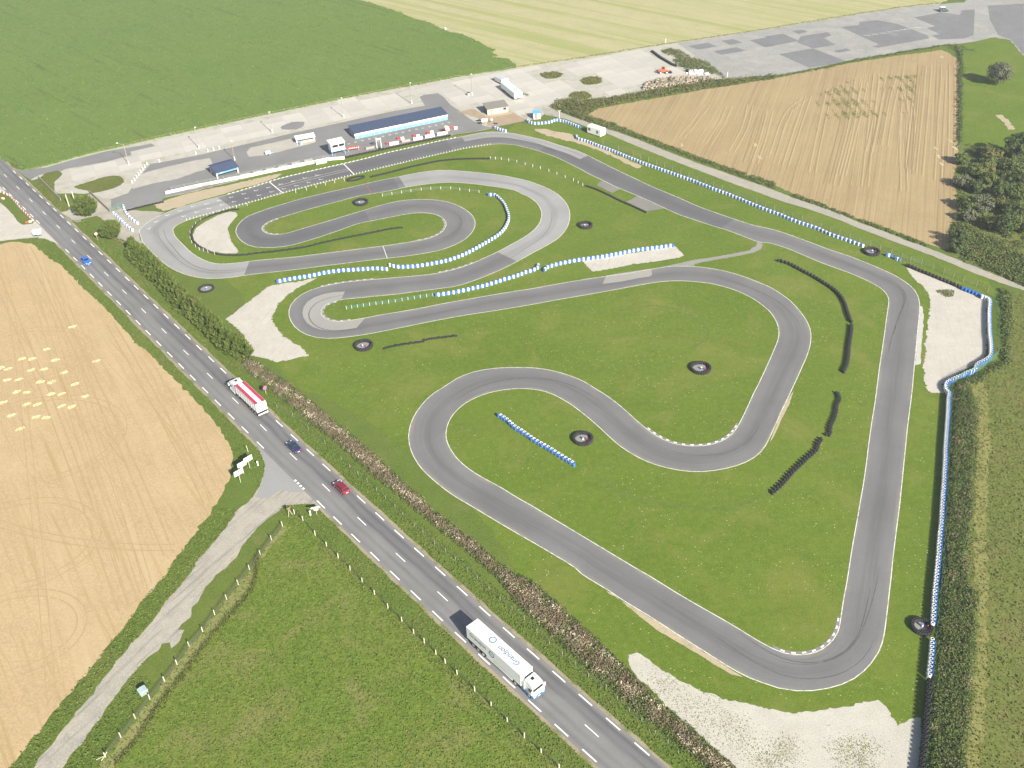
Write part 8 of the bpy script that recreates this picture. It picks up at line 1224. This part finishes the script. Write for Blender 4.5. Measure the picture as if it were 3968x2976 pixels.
# lorries
M_lw = pm('lorry_white', (.8, .8, .79), .03, 1., .35, spec=.5); M_lg = pm('trailer_side', (.74, .75, .75), .04, 1., .4); M_lblue = pm('lorry_blue', (.04, .2, .6), .1, 2., .4); M_lred = pm('tarpaulin_red', (.46, .035, .07), .12, 1., .55); M_ch = pm('chassis', (.03, .03, .03), .3, 3., .7)
M_let = pm('dark_teal_letters', (.03, .12, .2), .1, 4., .5)
def text_mesh(body, size):
    cu = bpy.data.curves.new('lettering', 'FONT'); cu.body = body; cu.size = size; cu.align_x = 'CENTER'; cu.align_y = 'CENTER'; cu.shear = .2; cu.offset = .015
    o = bpy.data.objects.new('lettering', cu); COL.objects.link(o); dg = bpy.context.evaluated_depsgraph_get(); me = bpy.data.meshes.new_from_object(o.evaluated_get(dg)); bpy.data.objects.remove(o); return me
def cab(r, x0, x1, hw, top, low, rearlow):
    """tractor cab between x0 (back) and x1 (front bumper)"""
    xm = x1 - .25
    loft_ = [(x0, .75), (x0 + .5, .75), (x1 - .35, .72), (x1 - .08, .72)]
    MB().prism([(x0, .95), (x1, .95), (x1, 1.55), (x1 - .12, 1.75), (x1 - .3, 2.75), (x1 - .75, top - .15), (x1 - 1.3, top), (x0 + .15, top + .05), (x0, top - .1)], -hw, hw, lambda x, z: .03 + max(0, z - 2.3) * .16).build('cab', M_lw, r)
    MB().prism([(x0 + .2, .45), (x1 + .02, .45), (x1 + .06, .7), (x1 + .04, .98), (x0 + .2, .98)], -hw - .01, hw + .01).build('bumper', low, r)
    d = .02; MB().add([(x1 - .15 + d, -hw + .16, 1.95), (x1 - .15 + d, hw - .16, 1.95), (x1 - .29 + d, hw - .2, 2.62), (x1 - .29 + d, -hw + .2, 2.62)], [(0, 1, 2, 3)]).build('windscreen', M_glass, r)
    MB().box(x1 - .3, x1 - .1, -hw + .1, hw - .1, 2.68, 2.74).build('sun_visor', M_lw, r)
    for s in (-1, 1):
        y = s * (hw + .006); MB().add([(x1 - .3, y - s * .03, 1.65), (x1 - 1.15, y - s * .03, 1.65), (x1 - 1.1, y - s * .05, 2.35), (x1 - .45, y - s * .05, 2.35)], [(0, 1, 2, 3) if s < 0 else (3, 2, 1, 0)]).build('side_window', M_glass, r)
        MB().rbox(x1 - .2, x1, *sorted((s * (hw + .05), s * (hw + .3))), 1.75, 2.5, .03).build('mirror', M_lw, r)
        MB().rbox(x1 - .02, x1 + .08, *sorted((s * (hw - .55), s * (hw - .15))), .72, .92, .02).build('headlight', M_lampw, r)
        MB().prism([(x0 - .6, top - .6), (x0 + .2, top - .3), (x0 + .2, 1.0), (x0 - .1, 1.0)], *sorted((s * (hw - .06), s * hw))).build('side_deflector', M_lw, r)
    MB().box(x1 - 1.7, x1 - 1.15, -.28, .28, top + .02, top + .07).build('roof_hatch', M_glass, r)
    MB().box(x1 + .06, x1 + .08, -.26, .26, .52, .64).build('number_plate', M_plate, r)
def lorry_wheels(r, xs, hw, rr=.5):
    for x in xs:
        for s in (-1, 1): wheel(r, x, s * (hw - .17), rr, .32)
# white refrigerated artic
P_ = np.array(PT['truck']); front = (P_[1] + P_[2]) / 2; _, a = road_at(front, oC, 0); t = np.array([math.cos(a), math.sin(a)]); n_ = np.array([-t[1], t[0]])
ctr = front - t * 8.2
r = thing('refrigerated_lorry', 'long white refrigerated lorry with blue bumper on the trunk road', 'lorry', (ctr[0], ctr[1], .0165), a)
MB().rbox(-8.2, 5.3, -1.29, 1.29, 1.15, 3.85, .04).build('trailer_body', M_lg, r)
MB().box(-8.15, 5.25, -1.25, 1.25, 3.851, 3.88).build('trailer_roof', M_lw, r)
MB().box(-7.6, 5.0, -.45, .45, .75, 1.15).build('chassis', M_ch, r)
for s in (-1, 1):
    MB().box(-3.2, 3.2, *sorted((s * 1.2, s * 1.27)), .55, 1.12).build('side_guard', M_lg, r); MB().box(-1.2, 4.2, *sorted((s * 1.293, s * 1.3)), 1.5, 1.56).build('side_stripe', M_steel, r)
MB().box(5.28, 5.34, -1.3, 1.3, 1.2, 3.9).build('front_frame', M_lw, r)
MB().rbox(5.35, 5.75, -1.05, 1.05, 2.5, 3.75, .1).build('fridge_unit', M_lw, r); MB().box(5.74, 5.77, -.85, .85, 3.2, 3.5).build('fridge_grille', M_glass, r)
MB().box(-8.3, -8.2, -1.2, 1.2, .5, .7).build('underrun_bar', M_ch, r)
cab(r, 5.95, 8.2, 1.22, 3.35, M_lblue, True)
MB().box(5.2, 7.2, -1.18, 1.18, .5, .94).build('tractor_skirt', M_lblue, r)
lorry_wheels(r, (-6.6, -5.3, -4.0), 1.28, .5); lorry_wheels(r, (3.9, 7.15), 1.24, .5)
for nm, me, M4, sc_ in (('lettering', text_mesh('Grandjon', 1.3), None, 1),):
    o = link(nm, me, M_let, r); o.location = (1.2, -.05, 3.887); o.rotation_euler = (0, 0, math.pi)
    o2 = link(nm, me.copy(), M_let, r); o2.location = (-5.3, -1.296, 2.75); o2.rotation_euler = (math.pi / 2, 0, 0); o2.scale = (.85, .85, 1)
def emblem(parent, mtx, sc_):
    mb = MB().lathe([(.5, 0), (.66, 0), (.66, .006), (.5, .006)], 24); e = mb.build('emblem', M_let, parent); e.matrix_local = mtx
    MB().lathe([(.36, 0), (.44, 0), (.44, .005), (.36, .005)], 20).add([(-.08, -.2, .004), (.22, -.05, .004), (.1, .22, .004), (-.1, .05, .004)], [(0, 1, 2, 3)]).build('inner_ring', pm('pale_teal', (.3, .55, .6), .1, 4., .5), e)
emblem(r, Matrix.Translation((-3.0, 0.15, 3.884)), 1); emblem(r, Matrix.Translation((-1.75, -1.296, 2.55)) @ Matrix.Rotation(math.pi / 2, 4, 'X'), 1)
# tipper artic with red tarpaulin strips
P_ = np.array(PT['truck2']); rear = (P_[0] + P_[1]) / 2; _, a = road_at(rear, oC, 0); a += math.pi; t = np.array([math.cos(a), math.sin(a)]); ctr = rear + t * 7.0
r = thing('tipper_lorry', 'white tipper lorry with two red tarpaulin strips on its trailer', 'lorry', (ctr[0], ctr[1], .0165), a)
MB().prism([(-6.9, 1.3), (3.2, 1.15), (3.2, 3.35), (-6.6, 3.35)], -1.25, 1.25).build('tipper_body', M_lg, r)
MB().box(-6.55, 3.15, -.48, .48, 3.352, 3.42).build('tarpaulin', M_lw, r)
for s in (-1, 1):
    MB().box(-6.55, 3.15, *sorted((s * .5, s * 1.2)), 3.352, 3.4).build('tarpaulin_strip', M_lred, r); MB().box(-6.55, 3.2, *sorted((s * 1.2, s * 1.3)), 3.3, 3.42).build('top_rail', M_steel, r)
    for k in range(8): MB().box(-5.6 + k * 1.15, -5.5 + k * 1.15, *sorted((s * 1.252, s * 1.29)), 1.35, 3.3).build('body_rib', M_lg, r)
    MB().rbox(-2.6, -1.0, *sorted((s * .75, s * 1.15)), .6, 1.1, .05).build('tool_locker', M_lred, r)
MB().box(-6.98, -6.85, -1.2, 1.2, 1.35, 3.3).build('tailgate', M_lw, r); MB().box(-7.1, -6.95, -1.2, 1.2, .55, .8).build('rear_bumper', M_lw, r); MB().box(-6.6, 4.5, -.45, .45, .75, 1.15).build('chassis', M_ch, r)
cab(r, 4.0, 6.4, 1.22, 3.05, M_lw, True); lorry_wheels(r, (-5.6, -4.3, -3.0), 1.25); lorry_wheels(r, (2.6, 5.4), 1.22)
MB().rbox(3.3, 3.7, .95, 1.1, 2.2, 3.3, .04).build('exhaust_stack', M_steel, r)
# telehandler in the rubble yard, off-road truck on the runway
a_, b_ = A('telehandler'); h_ = math.atan2(*(b_ - a_)[::-1]); ctr = (a_ + b_) / 2 + np.array([-math.sin(h_), math.cos(h_)]) * .9
M_or = pm('machine_orange', (.62, .12, .05), .12, 2., .5)
r = thing('telehandler', 'orange telehandler with raised dark bucket beside the rubble', 'telehandler', ctr, h_)
MB().rbox(-1.9, 1.5, -.6, .6, .6, 1.25, .12).build('chassis', M_or, r); MB().rbox(-2.1, -.7, -.75, .0, 1.0, 1.6, .1).build('engine_cover', M_or, r)
cabo = MB().box(-.75, .55, .05, .85, 1.2, 2.35, .15, .08).build('cab', M_glass, r); MB().box(-.65, .45, .1, .8, 2.36, 2.44).build('cab_roof', M_or, cabo)
MB().prism([(-1.7, 1.75), (1.6, 1.0), (2.5, .65), (2.5, .9), (1.6, 1.3), (-1.7, 2.0)], -.3, .0).build('boom', M_or, r); MB().prism([(2.4, .15), (3.2, .2), (3.3, .35), (2.75, .55), (2.5, 1.0)], -1.05, 1.05).build('bucket', M_ch, r)
for x in (-1.25, 1.15):
    for s in (-1, 1): wheel(r, x, s * .9, .52, .4, M_wp)
p = np.mean(np.array(PT['van']), 0); r = car('pickup', 'dark teal off-road car with white roof on the old runway', (p[0], p[1] + .8, .017), R(-3), ('teal_paint', (.02, .08, .08)), 4.2, 1.8, 1.85, 'estate', cat='off-road car')
MB().rbox(-1.9, .4, -.74, .74, 1.86, 1.92, .02).build('white_roof', M_wp, r)

# ---------------------------------------------------------------- signs and roadside things
M_sw = pm('sign_white', (.8, .8, .79), .03, 2., .5); M_sb = pm('sign_back', (.45, .45, .44), .08, 3., .6)
across = math.atan2(dn[1], dn[0]) + math.pi / 2
for i, (x, y, h) in enumerate(PT['panels']):
    r = thing('direction_board', 'white rounded road board on a pale post, ' + ['standing closest to the farm lane', 'the middle one of three', 'standing closest to the trunk road'][i], 'road sign', (x, y), R(44), 'white boards at the junction')
    MB().tube((0, 0, 0), (0, 0, h - .2), .06, n=6).build('post', M_cpost, r); MB().rbox(-1.0, 1.0, -.1, -.05, h - 1.25, h, .02).build('panel', M_sw, r); MB().box(-.9, .9, -.045, -.02, h - .95, h - .85).box(-.9, .9, -.044, -.02, h - .4, h - .3).build('rail', M_sb, r)
def round_sign(loc, h, label, ring, centre, rad=.5, bar_=None, rz=None):
    r = thing('road_sign', label, 'road sign', loc, (across + math.pi / 2 if rz is None else rz)); MB().tube((0, 0, 0), (0, 0, h), .045, n=6).build('post', M_cpost, r)
    for nm, ra, x, mt in (('disc', rad, -.05, ring), ('inner_disc', rad * .74, -.06, centre)): MB().tube((x + .01, 0, h - rad), (x, 0, h - rad), ra, n=20).build(nm, mt, r)
    if bar_: MB().add([(-.071, -rad * .6, h - rad * 1.5), (-.071, -rad * .5, h - rad * 1.6), (-.071, rad * .6, h - rad * .5), (-.071, rad * .5, h - rad * .4)], [(0, 1, 2, 3)]).build('diagonal_bar', bar_, r)
    return r
face_cam = math.atan2(dn[1], dn[0]) + math.pi
round_sign(PT['noparking'][0], 2.5, 'round red-rimmed blue no parking sign beside the tipper lorry', M_redp, pm('sign_blue', (.1, .22, .6), .1, 3., .5), .55, M_redp, face_cam)
round_sign(PT['speedsign'][0], 2.6, 'round white sign with thin red rim before the smaller round conifer', M_redp, M_sw, .52, None, face_cam)
x, y = PT['bigpanel'][0]; r = thing('lay_by_board', 'large white board on a post at the lay-by grass corner', 'board', (x, y), R(10)); MB().tube((0, 0, 0), (0, 0, 1.6), .09).build('post', M_steel, r); MB().rbox(-1.15, 1.15, -.5, .5, 1.5, 2.9, .06).build('panel_box', M_sw, r); MB().box(-.25, .3, -.52, -.505, 2.1, 2.5).build('mark', pm('yellow_mark', (.7, .55, .08), .1, 3., .6), r)
x, y = PT['yield'][0]; r = thing('give_way_sign', 'brown-backed triangular sign on two crossed legs at the lane mouth', 'road sign', (x, y), across); MB().tube((-.4, 0, 0), (0, 0, 1.7), .05).build('leg', M_cpost, r); MB().tube((.5, 0, 0), (0, .05, 1.7), .05).build('leg', M_cpost, r)
MB().add([(0, -.08, 1.35), (.5, -.08, 2.2), (-.5, -.08, 2.2), (0, -.05, 1.35), (.5, -.05, 2.2), (-.5, -.05, 2.2)], [(0, 1, 2), (5, 4, 3), (0, 3, 4, 1), (1, 4, 5, 2), (2, 5, 3, 0)]).build('plate', pm('sign_brown_back', (.24, .15, .12), .15, 3., .6), r)
x, y = PT['fingerpost'][0]; r = thing('finger_post', 'white arrow signpost on the meadow corner of the junction', 'signpost', (x, y), R(12)); MB().tube((0, 0, 0), (0, 0, 2.1), .05).build('post', M_cpost, r)
MB().prism([(-1.1, 1.95), (-.8, 1.75), (.85, 1.75), (.85, 2.15), (-.8, 2.15)], -.06, -.02).build('arrow_panel', M_sw, r); MB().rbox(-.42, .42, -.07, -.03, 1.2, 1.7, .01).build('lower_panel', M_sw, r)
for i, p in enumerate(PT['reflector']):
    r = thing('delineator', 'short white round-topped delineator ' + ('beside the three white boards' if i == 0 else 'beside the arrow signpost'), 'delineator', p, 0, 'white delineators at the junction'); MB().lathe([(0, 0), (.16, 0), (.14, .75), (.2, .8), (.2, 1.05), (.1, 1.15), (0, 1.15)], 9).build('body', M_sw, r); MB().tube((0, -.205, .92), (0, -.19, .92), .07).build('reflector', M_redp, r)
x, y = PT['post_left'][0]; MB().tube((0, 0, 0), (-.1, 0, 1.75), .07).build('lone_post', M_cpost, None, (x, y), label='pale leaning post beyond the three white boards', cat='post')
x, y = PT['bin'][0]; r = thing('wheeled_bin', 'grey wheeled refuse container beside the farm lane fence', 'bin', (x, y + .4), R(40)); MB().box(-.6, .6, -.5, .5, .14, 1.0, -.08, -.08).build('tub', pm('bin_grey', (.28, .34, .35), .1, 3., .5), r); MB().prism([(-.72, 1.02), (.72, 1.02), (.6, 1.16), (0, 1.24), (-.6, 1.16)], -.62, .62).build('lid', pm('bin_lid', (.36, .46, .47), .08, 3., .45), r)
for x_ in (-.5, .5):
    for y_ in (-.42, .42): MB().tube((x_, y_ - .05, .1), (x_, y_ + .05, .1), .1, n=8).build('wheel', M_rub, r)
def rw_row(pts, label):
    pp, hh = along(np.array(pts), 1.0, .5); r = thing('barrier_row', label, 'barrier', pp[0], 0, 'red and white barriers of the lay-by')
    for i, (p, h) in enumerate(zip(pp, hh)):
        mb = MB().box(-.46, .46, -.2, .2, 0, .5, .03, .09).build('barrier_segment', M_redp if i % 2 else M_wp, r, (p[0] - pp[0][0], p[1] - pp[0][1]), h)
rw_row(PT['kerb_red'], 'long line of red and white barriers on the roadside of the lay-by verge'); rw_row([PT['kerb_red2'][0], PT['kerb_red2'][1]], 'short red and white barrier pair across the tip of the lay-by verge'); rw_row(PT['kerb_red3'], 'red and white barriers inside the lay-by, away from the road')
# rubble yard
rh_ = A('rubble_heap'); r = thing('rubble_heap', 'heap of broken concrete and earth beside the orange telehandler', 'rubble', rh_.mean(0)); mb = MB(); o_ = rh_.mean(0)
for q in scatter(rh_, 420)[:420]:
    s = random.uniform(.2, .75); a = random.random() * 3; z = random.uniform(0, .9); k = len(mb.v)
    mb.box(-s, s, -s * .6, s * .6, 0, s * .7, s * .25, s * .2)
    for i in range(k, len(mb.v)):
        x, y, zz = mb.v[i]; x += random.uniform(-.1, .1); mb.v[i] = (q[0] - o_[0] + x * math.cos(a) - y * math.sin(a), q[1] - o_[1] + x * math.sin(a) + y * math.cos(a), zz + z)
o = mb.build('broken_pieces', ground('rubble_mix', (.3, .24, .18), (.4, .35, .28), (.1, .085, .065), big=.3, mid=.5, k3=(.45, .6), fine=2.), r); o['kind'] = 'stuff'
v, f = domes(130, rh_ - o_, .8, 1.5, .7, 20, .5); link('earth', np_mesh('earth', v, f), LM['brown'], r)
x, y = D['rubble_white'][0]; r = thing('plaster_heap', 'white heap of plaster lumps behind the rubble', 'heap', (x, y)); mb = MB()
for k in range(26): s = random.uniform(.4, .9); q = RNG.normal(0, 1.5, 2); mb.rbox(q[0] - s, q[0] + s, q[1] * .6 - s * .6, q[1] * .6 + s * .6, 0, s * .9, .15)
mb.build('lumps', M_wwall, r)
for key, lab in (('rubble_wall', 'row of black wrapped bales between the apron and the scrub'), ('rubble_wall.001', 'last two black bales at the plaster heap')):
    pp, hh = along(A(key), 1.6, .8); r = thing('bale_row', lab, 'bales', pp[0], 0, 'black bales at the rubble')
    for p, h in zip(pp, hh): MB().rbox(-.75, .75, -.5, .5, 0, .8, .18).build('bale', M_rub, r, (p[0] - pp[0][0], p[1] - pp[0][1]), h + random.uniform(-.1, .1))
x, y = PT['marker_stake'][0]; r = thing('field_marker', 'white stake with a grey plate at the crop edge', 'marker', (x, y + .4)); MB().tube((0, 0, 0), (-.3, 0, 1.7), .14).build('stake', M_sw, r); MB().prism([(0, .6), (1.1, .5), (.5, 1.5), (.2, 1.8)], -.05, .05).build('plate', M_gw, r)
for i, (x, y) in enumerate(PT['white_stakes']): r = thing('marker_stake', 'white marker stake ' + ('between the thicket and the runway' if i == 0 else 'at the hay field edge of the apron'), 'marker', (x, y), 0, 'white stakes of the apron'); MB().tube((0, 0, 0), (0, 0, 1.9), .13, .1).build('stake', M_sw, r); MB().tube((0, 0, 1.9), (0, 0, 2.0), .15).build('cap', M_redp, r)
x, y = PT['yard_sign'][0]; r = thing('notice_board', 'white notice board on four legs in front of the block house', 'notice board', (x, y), R(15))
for x_ in (-.7, -.25, .25, .7): MB().tube((x_, 0, 0), (x_, 0, 2.3), .05).build('leg', M_cpost, r)
MB().rbox(-1.0, 1.0, -.1, -.04, 1.5, 2.7, .02).build('panel', M_sw, r)
round_sign(PT['yard_round'][0], 1.7, 'small white round sign beside the notice board', M_sw, M_wp, .4, None, R(90))
x, y = PT['mast'][0]; r = thing('lamp_mast', 'thin white mast with lamps behind the hut', 'mast', (x, y)); MB().tube((0, 0, 0), (0, 0, 3.2), .08).build('shaft', M_wpost, r); MB().rbox(-.5, -.1, -.15, .15, 3.1, 3.3, .03).rbox(.1, .5, -.15, .15, 3.1, 3.3, .03).build('lamp', M_lamp, r)
for i, p in enumerate(PT['yard_tyres']):
    r = thing('tyre_pile', 'loose pile of black tyres ' + ('beside the notice board' if i == 0 else 'behind the short pit exit tyre wall'), 'tyres', p)
    for dx, dy, s in ((0, 0, ST_K2), (.7, .1, ST_K1), (.3, .6, ST_K2), (-.6, .3, ST_K1))[:4 if i == 0 else 2]: link('tyre_stack', s, None, r, (dx, dy, .03))
x, y = PT['aframe'][0]; r = thing('prop_frame', 'leaning timber frame beside the small hut', 'frame', (x, y)); MB().tube((0, 0, 0), (.0, .1, 1.9), .06).build('upright', M_wood, r); MB().tube((1.0, -.2, 0), (.05, .1, 1.8), .06).build('brace', M_wood, r); MB().tube((.1, 0, 1.0), (.6, -.1, .95), .05).build('crosspiece', M_wood, r)

# ---------------------------------------------------------------- thin summer haze over the whole plain
ma = bpy.data.materials.new('haze'); ma.use_nodes = True; n = ma.node_tree.nodes; n.remove(n['Principled BSDF'])
pv = n.new('ShaderNodeVolumePrincipled'); pv.inputs['Color'].default_value = (.86, .92, 1, 1); pv.inputs['Density'].default_value = .00024; pv.inputs['Anisotropy'].default_value = .2
ma.node_tree.links.new(pv.outputs[0], n['Material Output'].inputs['Volume'])
MB().box(-9100, 9100, -3100, 14100, -1.2, 137).build('haze', ma, kind='stuff')
